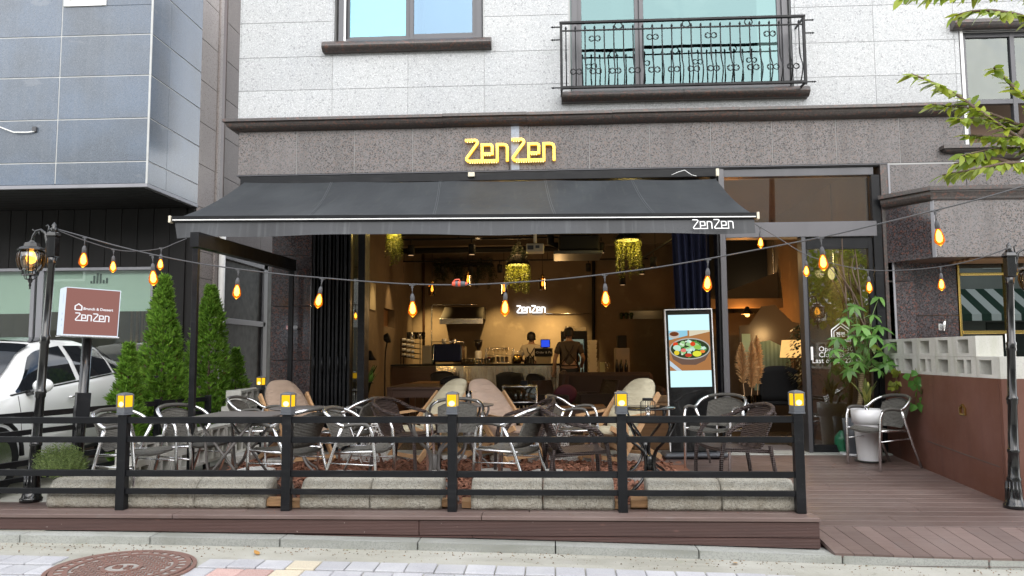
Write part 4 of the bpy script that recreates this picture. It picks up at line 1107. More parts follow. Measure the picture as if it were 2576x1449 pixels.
M['seam'] = pm('awning seam', (0.075, 0.082, 0.088), .6)
for s_ in seams[1:-1]:
    for d in (-.0012, .0022):
        obj('seam', MB().grid(lambda u, v, s_=s_, d=d: awn(min(1, s_ - .05 * (1 - v) * (1 - s_) * 1.2 + d + u * .0011), v, .006), 1, 18), M['seam'], aw, world=True)
g = MB()
for k in range(420):
    u = rnd.random(); L_ = rnd.uniform(.012, .05)
    p = awn(u, 1, .004); q_ = awn(min(1, u + rnd.uniform(-.001, .001)), 1 - L_, .004)
    g.add([p, p + Vector((.004, 0, 0)), q_ + Vector((.003, 0, 0)), q_], [(0, 1, 2, 3)])
o = obj('grime_streaks', g, pm('pale grime', (.10, .11, .09), .9), aw, world=True); o['kind'] = 'stuff'
fb = MB().beam(Vector((ax0, ay1 - .01, 2.555)), Vector((ax1, ay1 - .01, 2.5)), .05, .055)
obj('front_bar', fb, M['black_metal'], aw, world=True)
obj('trim_strip', MB().beam(Vector((ax0 + .01, ay1 - .039, 2.542)), Vector((ax1 - .01, ay1 - .039, 2.487)), .006, .010), M['white_paint'], aw, world=True)
for x, z in ((ax0 - .02, 2.552), (ax1 + .012, 2.498)):
    obj('end_cap', MB().cbox(x - .012, x + .012, ay1 - .045, ay1 + .02, z - .036, z + .034, .004), M['cream_plastic'], aw, world=True)
M['valance'] = pm('awning valance fabric', (0.032, 0.034, 0.038), .6, layers=[('noise', (24, 2, 1.5), .55, .75, (0.085, 0.09, 0.095), .6)], bump=[('noise', 3, .3, .03)])
def val(u, v):
    x = ax0 + .02 + (ax1 - ax0 - .04) * u
    e = max(0, .06 - u) / .06
    e2 = max(0, u - .93) / .07
    return (x + .03 * v * e, ay1 - .012 - .05 * v * (1 - .4 * math.sin(u * 9)) - .02 * math.sin(u * 31) * v + .05 * v * e, 2.53 - .055 * u - v * (.150 + .02 * e - .012 * e2) - .01 * math.sin(u * 14) * v)
obj('valance', MB().grid(val, 90, 6), M['valance'], aw, world=True)
vx = aY(1742, 565, ay1 - .06)
obj('lettering', zenzen(MB(), .098, -.002, 0, None, .085, .0003), M['zenwhite'], aw, loc=(vx.x, ay1 - .075, aY(1742, 576, ay1 - .07).z), rot=(R(-14), 0, 0), world=True)
obj('cassette', MB().cbox(-3.86, 1.98, 9.19, 9.385, 3.30, 3.405, .006), M['black_metal'], aw, world=True)
obj('bracket', MB().cbox(-1.02, -.94, 9.15, 9.19, 3.345, 3.40, .004), M['cream_plastic'], aw, world=True)
obj('bracket', MB().cbox(1.93, 1.965, 9.03, 9.06, 3.27, 3.36, .004), M['cream_plastic'], aw, world=True)
obj('loose_cable', MB().tube([aY(1690, 440, 9.0), aY(1705, 433, 9.0), aY(1722, 428, 9.0), aY(1740, 440, 9.0), aY(1752, 443, 9.0)], .004, 6), M['white_paint'], aw, world=True)

# ---- gold sign on the band
gs = thing('gold_sign', 'gold channel letter sign reading ZenZen with amber edge lights on the granite band', 'sign', (-.6, YF, 3.7))
p0, p1 = aY(1170, 404, YF - .05), aY(1397, 404, YF - .05)
hS = (p1.x - p0.x) / 3.93
gz0 = aY(1285, 405, YF - .05).z
obj('letter_faces', zenzen(MB(), hS, -.004, 0, None, .112, .0006), M['gold'], gs, loc=(p0.x, YF - .062, gz0), world=True)
obj('light_body', zenzen(MB(), hS, 0, .03, None, .118, .0004), M['gold_glow'], gs, loc=(p0.x, YF - .056, gz0), world=True)
g = MB()
for dx in (0, 2.03):
    for i in range(12): g.sphere(((.22 + i * .105 + dx) * hS, 0, -.055 * hS), .006, 6, 4)
    for i in range(3): g.sphere(((.1 + i * .11 + dx) * hS, 0, .875 * hS), .006, 6, 4); g.sphere(((.88 + i * .1 + dx) * hS, 0, .265 * hS), .006, 6, 4)
o = obj('led_points', g, M['led'], gs, loc=(p0.x, YF - .045, gz0), world=True); o['kind'] = 'stuff'
obj('feed_cable', MB().tube([aY(1279, 402, YF - .01), aY(1281, 414, YF - .01), aY(1281, 428, YF - .01)], .005, 6), M['black_matte'], gs, world=True)

# ---- box sign on a pole
SP = Vector((-4.17, 6.60, 0))
sg = thing('box_sign', 'lit brown box sign on a black pole reading Brunch & Dessert ZenZen', 'sign', SP, R(43), rot=(0, R(2.0), R(43)))
M['sign_white'] = em('lit white acrylic', (0.80, 0.90, 1.0), 1.05)
M['sign_brown'] = em('lit brown acrylic face', (0.33, 0.155, 0.135), 1.0)
M['sign_letter'] = em('lit white letters', (0.95, 0.96, 1.0), 1.1)
obj('pole', MB().tube([(0, 0, -.2), (0, 0, 1.36)], .042, 18), M['black_gloss'], sg)
obj('bracket', MB().cbox(-.055, .055, -.05, .05, .66, .88, .003), M['black_metal'], sg)
bz0 = 1.365
obj('light_box', MB().cbox(-.22, .22, -.105, .145, bz0 + .012, bz0 + .43, .004), M['sign_white'], sg)
obj('base_plate', MB().cbox(-.232, .232, -.115, .115, bz0, bz0 + .0115, .003), M['alu'], sg)
obj('face', MB().box(-.212, .212, -.108, -.1055, bz0 + .02, bz0 + .422), M['sign_brown'], sg)
obj('lettering', zenzen(MB(), .069, -.002, 0, None, .125, .0002), M['sign_letter'], sg, loc=(-.132, -.1085, bz0 + .142))
obj('house_logo', house(MB(), -.137, bz0 + .235, .052, .0095, -.1105, -.1085), M['sign_letter'], sg)
lettering('lettering', 'Brunch & Dessert', .0325, M['sign_letter'], sg, (-.073, -.1090, bz0 + .238), bold=.0006)
g = MB()
for i in range(7): g.box(-.2215, -.2205, -.06 + (i % 2) * .018, -.05 + (i % 2) * .018, bz0 + .36 - i * .012, bz0 + .366 - i * .012)
for zz in (.19, .14, .09): g.box(-.2215, -.2205, -.052, -.038, bz0 + zz, bz0 + zz + .014)
obj('side_print', g, pm('blue grey print', (0.2, 0.25, 0.45), .6), sg)

# ---- lamp posts with lanterns
def lamp_post(label, base, top, arm_dir, gz_):
    t = thing('lamp_post', label, 'lamp post', (base.x, base.y, gz_), 0, 'black lantern posts at the ends of the terrace')
    H_ = top.z - gz_
    lean = Vector((top.x - base.x, 0, 0))
    def at(z): return lean * (z / H_)
    prof = [(.085, 0), (.085, .03), (.074, .04), (.062, .10), (.052, .22), (.056, .24), (.046, .26), (.041, .45), (.047, .46), (.047, .48), (.041, .49), (.036, .85), (.043, .865), (.043, .89), (.048, .90), (.043, .915), (.036, .93),
            (.033, 1.30), (.040, 1.315), (.036, 1.34), (.040, 1.37), (.031, 1.385), (.028, H_ - .36), (.036, H_ - .35), (.032, H_ - .33), (.036, H_ - .30), (.03, H_ - .29)]
    g = MB().lathe(prof, 16)
    g.v = [(v[0] + at(v[2]).x, v[1], v[2]) for v in g.v]
    for k in range(12):
        a = 2 * math.pi * k / 12
        g.tube([(math.cos(a) * .058, math.sin(a) * .058, .06), (math.cos(a) * .05, math.sin(a) * .05, .22)], .008, 5)
    obj('post', g, M['black_gloss'], t)
    c = at(H_ - .15)
    obj('head_box', MB().cbox(c.x - .036, c.x + .036, -.036, .036, H_ - .29, H_ - .12, .004).lathe([(.055, H_ - .12), (.06, H_ - .108), (.05, H_ - .085), (.032, H_ - .072)], 4, Matrix.Translation((c.x, 0, 0)), False), M['black_gloss'], t)
    obj('finial', MB().lathe([(.03, H_ - .072), (.022, H_ - .06), (.03, H_ - .05), (.014, H_ - .035), (.02, H_ - .02), (0, H_ + .012)], 12, Matrix.Translation((c.x, 0, 0))), M['black_gloss'], t)
    s_ = arm_dir
    zc = H_ - .13
    L0 = Vector((c.x + s_ * .19, 0, H_ - .165))
    arm = [(c.x + s_ * .05, 0, H_ - .25), (c.x + s_ * .055, 0, H_ - .16), (c.x + s_ * .075, 0, H_ - .085), (c.x + s_ * .115, 0, H_ - .055), (c.x + s_ * .155, 0, H_ - .065), (c.x + s_ * .18, 0, H_ - .105), (L0.x, 0, L0.z)]
    obj('arm', MB().tube(arm, [.013, .013, .012, .011, .011, .010, .013], 8), M['black_gloss'], t)
    g = MB()
    for k in range(5): g.lathe([(.012, 0), (.02, .006), (.012, .012)], 10, Matrix.Translation((c.x + s_ * .05, 0, H_ - .25 + k * .018)))
    g.tube([(c.x + s_ * .065, 0, H_ - .11), (c.x + s_ * .05, 0, H_ - .07), (c.x + s_ * .045, 0, H_ - .03), (c.x + s_ * .057, 0, H_ - .015), (c.x + s_ * .07, 0, H_ - .025)], .006, 6)
    g.tube([(c.x + s_ * .13, 0, H_ - .06), (c.x + s_ * .135, 0, H_ - .085), (c.x + s_ * .125, 0, H_ - .10)], .004, 6)
    g.tube([(c.x + s_ * .16, 0, H_ - .07), (c.x + s_ * .18, 0, H_ - .06), (c.x + s_ * .19, 0, H_ - .05)], .004, 6)
    obj('scroll_iron', g, M['black_gloss'], t)['kind'] = 'stuff'
    ln = obj('lantern', MB().lathe([(.112, -.065), (.105, -.05), (.07, -.035), (.06, -.005), (.025, .005), (.015, .02)], 8, smooth=False), M['black_gloss'], t, loc=L0)
    zz = -.065
    gp = [(.075, -.238), (.098, -.20), (.109, -.15), (.104, -.10), (.09, -.068)]
    obj('glass_globe', MB().lathe([(0, -.238)] + gp + [(0, -.066)], 8), glass('lantern glass', (0.9, .72, .5), .10), ln)
    g = MB()
    for k in range(8):
        a = 2 * math.pi * (k + .5) / 8
        g.tube([(math.cos(a) * (r_ + .002), math.sin(a) * (r_ + .002), z) for r_, z in gp] + [(math.cos(a) * .06, math.sin(a) * .06, -.275)], .0045, 5)
    g.lathe([(.062, -.285), (.064, -.275), (.05, -.27)], 8)
    for k in range(4):
        a = 2 * math.pi * k / 4
        g.tube([(math.cos(a) * .06, math.sin(a) * .06, -.28), (math.cos(a) * .045, math.sin(a) * .045, -.31), (0, 0, -.325)], .004, 5)
    g.lathe([(0, -.40), (.008, -.395), (.006, -.38), (.012, -.365), (.008, -.35), (.02, -.33), (.01, -.29), (.01, -.27)], 10)
    obj('lantern_cage', g, M['black_gloss'], ln)
    obj('lantern_bulb', MB().lathe([(0, -.185), (.030, -.168), (.042, -.135), (.026, -.09), (.014, -.07)], 12), em('lantern bulb', (1, .50, .07), 5.0), ln)
    return t
lamp_post('black lantern post with a hanging globe lamp beside the brown box sign', aZ(78, 1262), aY(140, 562, 6.29), -1, 0)
rb = aW(2562, 1278)
lamp_post('black lantern post at the foot of the brown steel wall by the ramp', Vector((rb.x - .03, rb.y, 0)), aY(2538, 612, rb.y), 1, rb.z)

# ---- light strings
def bulb_unit(parent, p, sw=0.0, tilt=0.0, s_=1.0):
    """clamp, drop wire and socket with its bulb hanging at p"""
    m_ = Euler((0, tilt, sw)).to_matrix().to_4x4(); m_.translation = p
    rot = m_.to_euler()
    k = obj('socket', SOCK, None, parent, loc=p, rot=rot, scale=(s_, s_, s_), world=True)
    b = obj('bulb', BULB, None, k)
    f = obj('filament', FIL, None, k)
    return k
SOCK = MB().box(-.02, .02, -.004, .004, -.004, .004).box(-.007, .007, -.003, .003, -.022, 0).tube([(0, 0, -.018), (0, 0, -.056)], .0035, 6).lathe([(.013, -.108), (.0145, -.104), (.0145, -.078), (.010, -.062), (.004, -.055)], 12).mesh('socket')
SOCK.materials.append(pm('grey rubber socket', (0.06, 0.06, 0.065), .5))
BULB = MB().lathe([(0, -.212), (.006, -.210), (.014, -.203), (.0285, -.188), (.031, -.176), (.027, -.15), (.018, -.122), (.0135, -.108)], 16).mesh('bulb')
BULB.materials.append(M['bulb_glass'])
FIL = MB().lathe([(0, -.190), (.012, -.184), (.018, -.168), (.014, -.135), (.006, -.118), (0, -.112)], 10).mesh('filament')
FIL.materials.append(M['filament'])
def string(label, pts, bulbs, r_=.0058):
    c = pts[0]
    t = thing('string_lights', label, 'string lights', c)
    P = [Vector(p) for p in pts]
    sm_ = []
    for i in range(len(P) - 1):
        a, b, c_, d = P[max(i - 1, 0)], P[i], P[i + 1], P[min(i + 2, len(P) - 1)]
        for k in range(6):
            u = k / 6
            sm_.append(.5 * ((2 * b) + (c_ - a) * u + (2 * a - 5 * b + 4 * c_ - d) * u * u + (3 * b - a - 3 * c_ + d) * u ** 3))
    sm_.append(P[-1])
    obj('cable', MB().tube(sm_, r_, 6), M['cable'], t, world=True)
    for p, tl, s_ in bulbs: bulb_unit(t, p, rnd.uniform(-.3, .3), tl, s_)
    return t
def Ym(px): return 6.30 - (px - 140) / 2436 * .9
mp = [(146, 577), (214, 596), (300, 620), (384, 640), (490, 661), (600, 677), (720, 691), (811, 699), (920, 708), (1037, 715), (1160, 716.5), (1272, 712), (1400, 703), (1521, 690), (1650, 673), (1781, 651), (1910, 627), (2065, 597), (2200, 566), (2352, 529), (2470, 499), (2620, 455)]
ms = [aY(x, y, Ym(x)) for x, y in mp]
mb2 = [(214, 596, 0), (384, 640, .0), (600, 677, 0), (811, 699, .18), (1037, 715, -.05), (1272, 712, .06), (1521, 690, -.06), (1781, 651, .02), (2065, 597, -.08), (2352, 529, -.07)]
mn = string('long light string sagging across the whole terrace front', ms, [(aY(x, y + 2, Ym(x)), tl + rnd.uniform(-.06, .06), rnd.uniform(1.12, 1.22)) for x, y, tl in mb2])
conn = aY(1155, 714, Ym(1155))
cc = obj('connector', MB().tube([conn + Vector((-.055, 0, 0)), conn + Vector((-.045, 0, 0)), conn + Vector((-.03, 0, 0)), conn + Vector((.0, 0, 0)), conn + Vector((.035, 0, -.001)), conn + Vector((.066, 0, -.002))], [.012, .018, .019, .022, .018, .011], 12).tube([conn + Vector((-.05, 0, .012)), conn + Vector((-.03, 0, .032)), conn + Vector((0, 0, .034)), conn + Vector((.006, 0, .02))], .006, 6), pm('orange red connector', (0.72, 0.10, 0.05), .4), mn, world=True)
obj('band', MB().tube([conn + Vector((-.028, 0, 0)), conn + Vector((-.008, 0, 0))], .0235, 12).tube([conn + Vector((.012, 0, 0)), conn + Vector((.05, 0, -.001))], [.0215, .0175], 12), M['lamp_grey'], cc, world=False)
def Y2(px): return 6.30 + (px - 140) / 330 * .75
string('short light string from the left lantern post to the black beam', [aY(x, y, Y2(x)) for x, y in ((146, 580), (210, 604), (286, 627), (340, 632), (406, 625), (440, 612), (470, 600))],
       [(aY(286, 628, 6.55), 0, .97), (aY(406, 624, 6.85), .03, .97)], .0045)
def Y3(px): return 7.4 - (px - 1897) / 640 * .9
string('light string from the awning corner to the right lantern post', [aY(x, y, Y3(x)) for x, y in ((1897, 562), (1912, 571), (1965, 603), (2027, 640), (2100, 664), (2183, 679), (2270, 680), (2366, 671), (2450, 654), (2538, 624))],
       [(aY(1912, 571, 7.38), 0, .97), (aY(2027, 641, Y3(2027)), 0, .97), (aY(2183, 680, Y3(2183)), -.04, .97), (aY(2366, 671, Y3(2366)), 0, .98)], .0045)

# ---- chairs
def smooth(P, n=5):
    P = [Vector(p) for p in P]; out = []
    for i in range(len(P) - 1):
        a, b, c_, d = P[max(i - 1, 0)], P[i], P[i + 1], P[min(i + 2, len(P) - 1)]
        for k in range(n):
            u = k / n
            out.append(.5 * ((2 * b) + (c_ - a) * u + (2 * a - 5 * b + 4 * c_ - d) * u * u + (3 * b - a - 3 * c_ + d) * u ** 3))
    return out + [P[-1]]
def back_pt(u, v, z0=.42, z1=.72, w0=.19, w1=.2):
    """curved chair back, u across, v upwards"""
    s_ = u * 2 - 1
    wv = w0 + (w1 - w0) * v
    rnd_ = math.sqrt(max(0, 1 - (abs(s_) ** 2.6))) if v > .75 else 1
    z = z0 + (z1 - z0) * v - (.055 * s_ * s_ * v)
    y = .165 + .105 * v - .045 * s_ * s_ - .03 * math.sin(math.pi * v * .8) * .3
    if v < .12: y -= .03 * (1 - v / .12)
    return Vector((s_ * wv, y, z))
def thick(fn, nu, nv, d):
    g = MB()
    g.grid(fn, nu, nv); k = len(g.v)
    g.grid(lambda u, v: Vector(fn(u, v)) + Vector(d), nu, nv)
    n = nu + 1
    ring_ = [i for i in range(n)] + [j * n + nu for j in range(1, nv + 1)] + [nv * n + i for i in range(nu - 1, -1, -1)] + [j * n for j in range(nv - 1, 0, -1)]
    for a, b in zip(ring_, ring_[1:] + ring_[:1]): g.f.append((a, b, b + k, a + k)); g.s.append(False)
    return g
def alu_chair(label, loc, rz):
    t = thing('cafe_chair', label, 'chair', loc, rz, 'aluminium cafe chairs')
    obj('seat', thick(lambda u, v: (((u * 2 - 1) * (.215 - .03 * v)), -.225 + .40 * v, .425 - .022 * v - .018 * math.sin(math.pi * u) + .012 * math.cos(v * math.pi) - .025 * (v < .04)), 10, 8, (0, 0, -.018)), M['wicker_dark'], t)
    obj('backrest', thick(back_pt, 12, 10, (0, .016, 0)), M['wicker_dark'], t)
    for s_ in (-1, 1):
        obj('leg', MB().tube([(s_ * .245, -.245, 0), (s_ * .25, -.225, .35), (s_ * .26, -.205, .55), (s_ * .265, -.185, .60), (s_ * .268, -.155, .622)], .0145, 8), M['alu'], t)
        obj('leg', MB().tube([(s_ * .268, .055, .60), (s_ * .245, .12, .45), (s_ * .235, .19, .25), (s_ * .23, .285, 0)], .0145, 8), M['alu'], t)
        obj('armrest', MB().tube(smooth([(s_ * .268, -.185, .605), (s_ * .27, -.15, .628), (s_ * .272, -.06, .630), (s_ * .272, .03, .615)]), .0165, 8), M['grip'], t)
        obj('rail', MB().tube([(s_ * .248, -.222, .41), (s_ * .225, -.05, .40), (s_ * .215, .16, .395)], .011, 8).tube([(s_ * .25, -.215, .30), (s_ * .238, .165, .31)], .0065, 8), M['alu'], t)
    hoop = smooth([(-.272, .03, .615), (-.27, .08, .63), (-.255, .16, .685), (-.2, .235, .725), (-.1, .272, .742), (0, .28, .745), (.1, .272, .742), (.2, .235, .725), (.255, .16, .685), (.27, .08, .63), (.272, .03, .615)], 4)
    obj('hoop', MB().tube(hoop, .0155, 8), M['alu'], t)
    obj('hoop_wrap', MB().tube(smooth([(-.205, .232, .722), (-.1, .272, .742), (0, .28, .745), (.1, .272, .742), (.205, .232, .722)], 4), .0175, 8), M['grip'], t)
    return t
ch0 = alu_chair('aluminium chair with dark wicker seat behind the lit post lamp on the left', (-3.53, 6.36, 0), R(78))
CH = [((-3.28, 6.92), 70, 'aluminium wicker chair at the left end of the rectangular grey table'),
      ((-3.22, 8.25), 84, 'aluminium wicker chair behind the rectangular grey table near the block wall'),
      ((-2.26, 6.55), -112, 'aluminium wicker chair turned away at the right of the rectangular table'),
      ((-2.14, 8.05), -100, 'aluminium wicker chair behind, facing the round table under the tan lounger'),
      ((-1.66, 6.55), 84, 'aluminium wicker chair facing right, left of the round grey pedestal table'),
      ((-.97, 7.60), 3, 'aluminium wicker chair facing the street behind the round grey pedestal table'),
      ((-.37, 6.62), -112, 'aluminium wicker chair turned away at the right of the pedestal table'),
      ((.20, 8.28), 78, 'aluminium wicker chair in front of the dark sofa, facing the black back table'),
      ((1.70, 8.28), -38, 'aluminium wicker chair in front of the lit menu screen')]
for (x, y), a, lab in CH: dup(ch0, (x, y, 0), R(a), lab, 'aluminium cafe chairs')
pO = aW(2222, 1174)
dup(ch0, (pO.x, pO.y, pO.z), R(-72), 'aluminium wicker chair alone on the walkway by the white pot', 'aluminium cafe chairs', rot=(R(2), 0, R(-72)))
def brown_chair(label, loc, rz):
    t = thing('wicker_chair', label, 'chair', loc, rz, 'brown wicker chairs')
    obj('seat', thick(lambda u, v: (((u * 2 - 1) * .225), -.24 + .44 * v, .415 - .03 * v - .012 * math.sin(math.pi * u)), 10, 8, (0, 0, -.03)), M['wicker_brown'], t)
    obj('backrest', thick(lambda u, v: back_pt(u, v, .38, .735, .205, .245) + Vector((0, .02 * v, 0)), 12, 10, (0, .022, 0)), M['wicker_brown'], t)
    for s_ in (-1, 1):
        obj('leg', MB().tube(smooth([(s_ * .26, -.26, 0), (s_ * .265, -.25, .30), (s_ * .27, -.22, .48)], 3), .018, 8), M['wicker_brown'], t)
        obj('leg', MB().tube([(s_ * .23, .20, .42), (s_ * .24, .27, 0)], .018, 8), M['wicker_brown'], t)
        obj('armrest', MB().tube(smooth([(s_ * .27, -.22, .47), (s_ * .275, -.15, .57), (s_ * .28, -.02, .615), (s_ * .275, .10, .645), (s_ * .25, .21, .70), (s_ * .16, .27, .735), (0, .295, .75)], 4), .0185, 8), M['wicker_brown'], t)
    return t
bc0 = brown_chair('brown wicker chair far back facing right beside the pale lounger', (-1.52, 7.85, 0), R(72))
for (x, y), a, lab in (((-.30, 7.62), -80, 'brown wicker chair facing left behind the aluminium chair in the middle'),
                       ((.16, 6.58), 98, 'brown wicker chair facing right in front of the black round tables'),
                       ((1.55, 6.80), -78, 'brown wicker chair facing left at the right end of the fence')):
    dup(bc0, (x, y, 0), R(a), lab, 'brown wicker chairs')
# cushioned sling loungers
def lounger(label, loc, rz, cm):
    t = thing('lounge_chair', label, 'lounge chair', loc, rz, 'wooden lounge chairs with puffy cushions')
    for s_ in (-1, 1):
        obj('side_rail', MB().beam((s_ * .29, .36, .74), (s_ * .29, -.34, .02), .03, .055), M['pale_wood'], t)
        obj('cross_leg', MB().beam((s_ * .25, -.42, .40), (s_ * .25, .42, .02), .03, .055), M['pale_wood'], t)
        obj('armrest', MB().beam((s_ * .33, .20, .54), (s_ * .33, -.34, .50), .032, .028), M['pale_wood'], t)
        obj('arm_post', MB().beam((s_ * .31, -.26, .49), (s_ * .30, -.20, .16), .026, .04), M['pale_wood'], t)
    obj('crossbar', MB().beam((-.29, -.30, .06), (.29, -.30, .06), .04, .03, (0, 1, 0)).beam((-.25, .40, .05), (.25, .40, .05), .04, .03, (0, 1, 0)), M['pale_wood'], t)
    d = Vector((0, .50, .62)).normalized(); nrm = Vector((0, -.62, .50)).normalized()
    def pad(c, L, wd, th, seed, tip, ax, nn):
        q = random.Random(seed); ph = [q.uniform(0, 6) for _ in range(4)]
        def fn(u, v):
            th_ = 2 * math.pi * u; la = math.pi * (v - .5)
            cx_, sx_ = math.cos(th_), math.sin(th_)
            se = lambda a, e: math.copysign(abs(a) ** e, a)
            x = wd * se(math.cos(la), .55) * se(cx_, .75)
            y = L * se(math.sin(la), .75)
            z = th * se(math.cos(la), .8) * se(sx_, .9)
            x *= (1 - tip * max(0, y / L)) 
            z *= 1 + .10 * math.sin(9 * y / L + ph[0]) * math.cos(3 * x / wd) + .07 * math.sin(7 * x / wd + ph[1] + 4 * y / L)
            return Vector(c) + Vector((1, 0, 0)) * x + ax * y + nn * z
        return MB().grid(fn, 28, 18)
    obj('back_cushion', pad((0, .245, .60), .38, .265, .085, 3, .22, d, nrm), cm, t)
    obj('seat_cushion', pad((0, -.10, .30), .30, .265, .075, 5, .0, Vector((0, .97, -.18)), Vector((0, .18, .97))), cm, t)
    return t
L0_ = lounger('lounge chair with a puffy tan cushion beside the left pier', (-2.93, 8.72, 0), R(45), M['cushion_tan'])
lounger('lounge chair with a pale cushion behind the facing aluminium chair', (-1.47, 8.97, 0), R(-45), M['cushion_pale'])
lounger('lounge chair with a creased pinkish beige cushion in the middle', (-.56, 8.86, 0), R(46), M['cushion_pink'])
lounger('lounge chair with a plump khaki cushion behind the black tables', (.72, 8.80, 0), R(-45), M['cushion_pale'])

# ---- tables
def round_table(label, loc, m, r_=.29, h=.68):
    t = thing('pedestal_table', label, 'table', loc, rnd.uniform(0, 1), 'round metal tables')
    obj('table_top', MB().lathe([(0, h - .014), (r_ - .01, h - .018), (r_, h - .01), (r_, h - .003), (r_ - .008, h), (0, h - .001)], 40), m, t)
    for k in range(4):
        a = math.pi / 2 * k + .4
        c, s_ = math.cos(a), math.sin(a)
        P = [(r_ - .03, h - .015), (r_ - .03, h - .07), (.19, h - .17), (.075, .40), (.045, .30), (.06, .20), (.13, .12), (.22, .065), (.255, 0.0)]
        obj('leg', MB().tube([(c * x, s_ * x, z) for x, z in [tuple(v)[:2] for v in smooth([(x, z, 0) for x, z in P], 4)]], .0125, 8), m, t)
    obj('hub', MB().lathe([(.036, .24), (.038, .25), (.038, .355), (.033, .36)], 14), m, t)
    return t
round_table('round grey metal table in front of the tan lounger', (-2.53, 7.6, 0), M['taupe_metal'])
round_table('round grey pedestal table nearest the fence in the middle', (-1.01, 6.5, 0), M['taupe_metal'], h=.655)
round_table('round grey metal table with the candle glass on it', (-.93, 8.33, 0), M['taupe_metal'], .28, .66)
round_table('black round table standing farther back near the khaki lounger', (.87, 7.55, 0), M['black_gloss'])
round_table('black round table nearest the fence under the wire lantern', (.78, 6.48, 0), M['black_gloss'], h=.66)
rt = thing('folding_table', 'rectangular grey metal table with crossed folding legs', 'table', (-2.74, 6.62, 0))
obj('table_top', MB().cbox(-.33, .33, -.42, .42, .665, .685, .006), M['taupe_metal'], rt)
for s_ in (-1, 1):
    obj('leg', MB().tube([(-.28, s_ * .30, 0), (.24, s_ * .30, .665)], .0125, 8), M['taupe_metal'], rt)
    obj('leg', MB().tube([(.28, s_ * .27, 0), (-.24, s_ * .27, .665)], .0125, 8), M['taupe_metal'], rt)
obj('stretcher', MB().tube(smooth([(-.18, -.27, .60), (-.14, -.27, .24), (-.10, -.2, .2), (-.10, .2, .2), (-.14, .27, .24), (-.18, .27, .60)], 4), .011, 8), M['taupe_metal'], rt)
# wire stools, lantern and candle glass
def wire_stool(label, loc):
    t = thing('wire_side_table', label, 'side table', loc, 0, 'white wire side tables')
    g = MB()
    r0, r1, H_ = .125, .165, .39
    lv = [(r0 + (r1 - r0) * k / 5, H_ * k / 5) for k in range(6)]
    for r_, z in lv: g.tube([(math.cos(2 * math.pi * i / 20) * r_, math.sin(2 * math.pi * i / 20) * r_, z + .004) for i in range(20)], .0035, 5, closed=True)
    for (ra, za), (rb_, zb_) in zip(lv, lv[1:]):
        for i in range(14):
            a0, a1, a2 = (2 * math.pi * (i + o_) / 14 for o_ in (0, .5, -.5))
            for a1_ in (a1, a2):
                g.tube([(math.cos(a0) * ra, math.sin(a0) * ra, za + .004), (math.cos(a1_) * rb_, math.sin(a1_) * rb_, zb_ + .004)], .003, 4, cap=False)
    obj('wire_basket', g, M['white_paint'], t)
    obj('top_ring', MB().tube([(math.cos(2 * math.pi * i / 24) * r1, math.sin(2 * math.pi * i / 24) * r1, H_ + .01) for i in range(24)], .006, 6, closed=True), M['white_paint'], t)
    return t
ws = wire_stool('white wire basket table behind the aluminium chair left of the middle', (-2.05, 8.75, 0))
dup(ws, (.02, 8.95, 0), .2, 'white wire basket table beside the brown wicker chairs', 'white wire side tables')
lt = thing('wire_lantern', 'small black wire lantern with a clear bulb on the front black table', 'lantern', (.765, 6.42, .661))
g = MB()
for k in range(18):
    a = 2 * math.pi * k / 18
    c, s_ = math.cos(a), math.sin(a)
    g.tube([(c * .05, s_ * .05, .002), (c * .062, s_ * .062, .015), (c * .062, s_ * .062, .135), (c * .042, s_ * .042, .15)], .0016, 4)
g.lathe([(.05, 0), (.05, .004)], 16); g.lathe([(.044, .148), (.044, .166), (.04, .168)], 16)
obj('cage', g, M['black_matte'], lt)
obj('bulb', MB().sphere((0, 0, .075), .024, 12, 8, (1, 1, 1.2)), M['glass_clear'], lt)
obj('socket', MB().lathe([(.014, .004), (.014, .045), (.01, .05)], 10), M['alu'], lt)
ck = thing('candle_glass', 'tall clear glass with copper coloured filling on the rear grey table', 'glass', (-.90, 8.12, .6615))
obj('tumbler', MB().lathe([(.030, 0), (.033, .15), (.031, .15), (.028, .006), (0, .005)], 16), M['glass_clear'], ck)
obj('filling', MB().lathe([(0, .007), (.026, .007), (.028, .10), (0, .105)], 14), pm('copper filling', (0.5, 0.20, 0.09), .4), ck)

# ---- standing menu screen
pk = aZ(1740, 1140)
kx = (aY(1677, 790, 9.12).x + aY(1790, 790, 9.12).x) / 2
ks = thing('menu_screen', 'tall standing digital screen showing a salad bowl beside the entrance', 'display screen', (kx + .02, 9.12, 0), 0, rot=(R(-1.2), R(-.8), 0))
kw, kh = .265, 1.70
obj('body', MB().cbox(-kw, kw, 0, .05, .05, kh, .012), M['black_gloss'], ks)
obj('bezel', MB().cbox(-kw - .013, -kw, -.008, .052, .06, kh, .003).cbox(kw, kw + .013, -.008, .052, .06, kh, .003).cbox(-kw - .013, kw + .013, -.008, .052, kh, kh + .013, .003), M['white_paint'], ks)
obj('foot', MB().cbox(-.36, .36, -.17, .22, .0, .05, .02), M['lamp_grey'], ks)
s0, s1 = .80, 1.645
sw_ = .238
pc = {}
def ph(nm, c, st=1.0):
    if nm not in pc: pc[nm] = em('screen ' + nm, c, st)
    return pc[nm]
obj('screen', MB().box(-sw_, sw_, -.003, -.001, s0, s1), ph('sky', (.60, .88, .93), 1.15), ks)
zp0, zp1 = s0 + .19, s1 - .185
def flat(poly, y, c, nm): return obj('screen_picture', MB().prism(poly, y - .0004, y), ph(nm, c), ks)
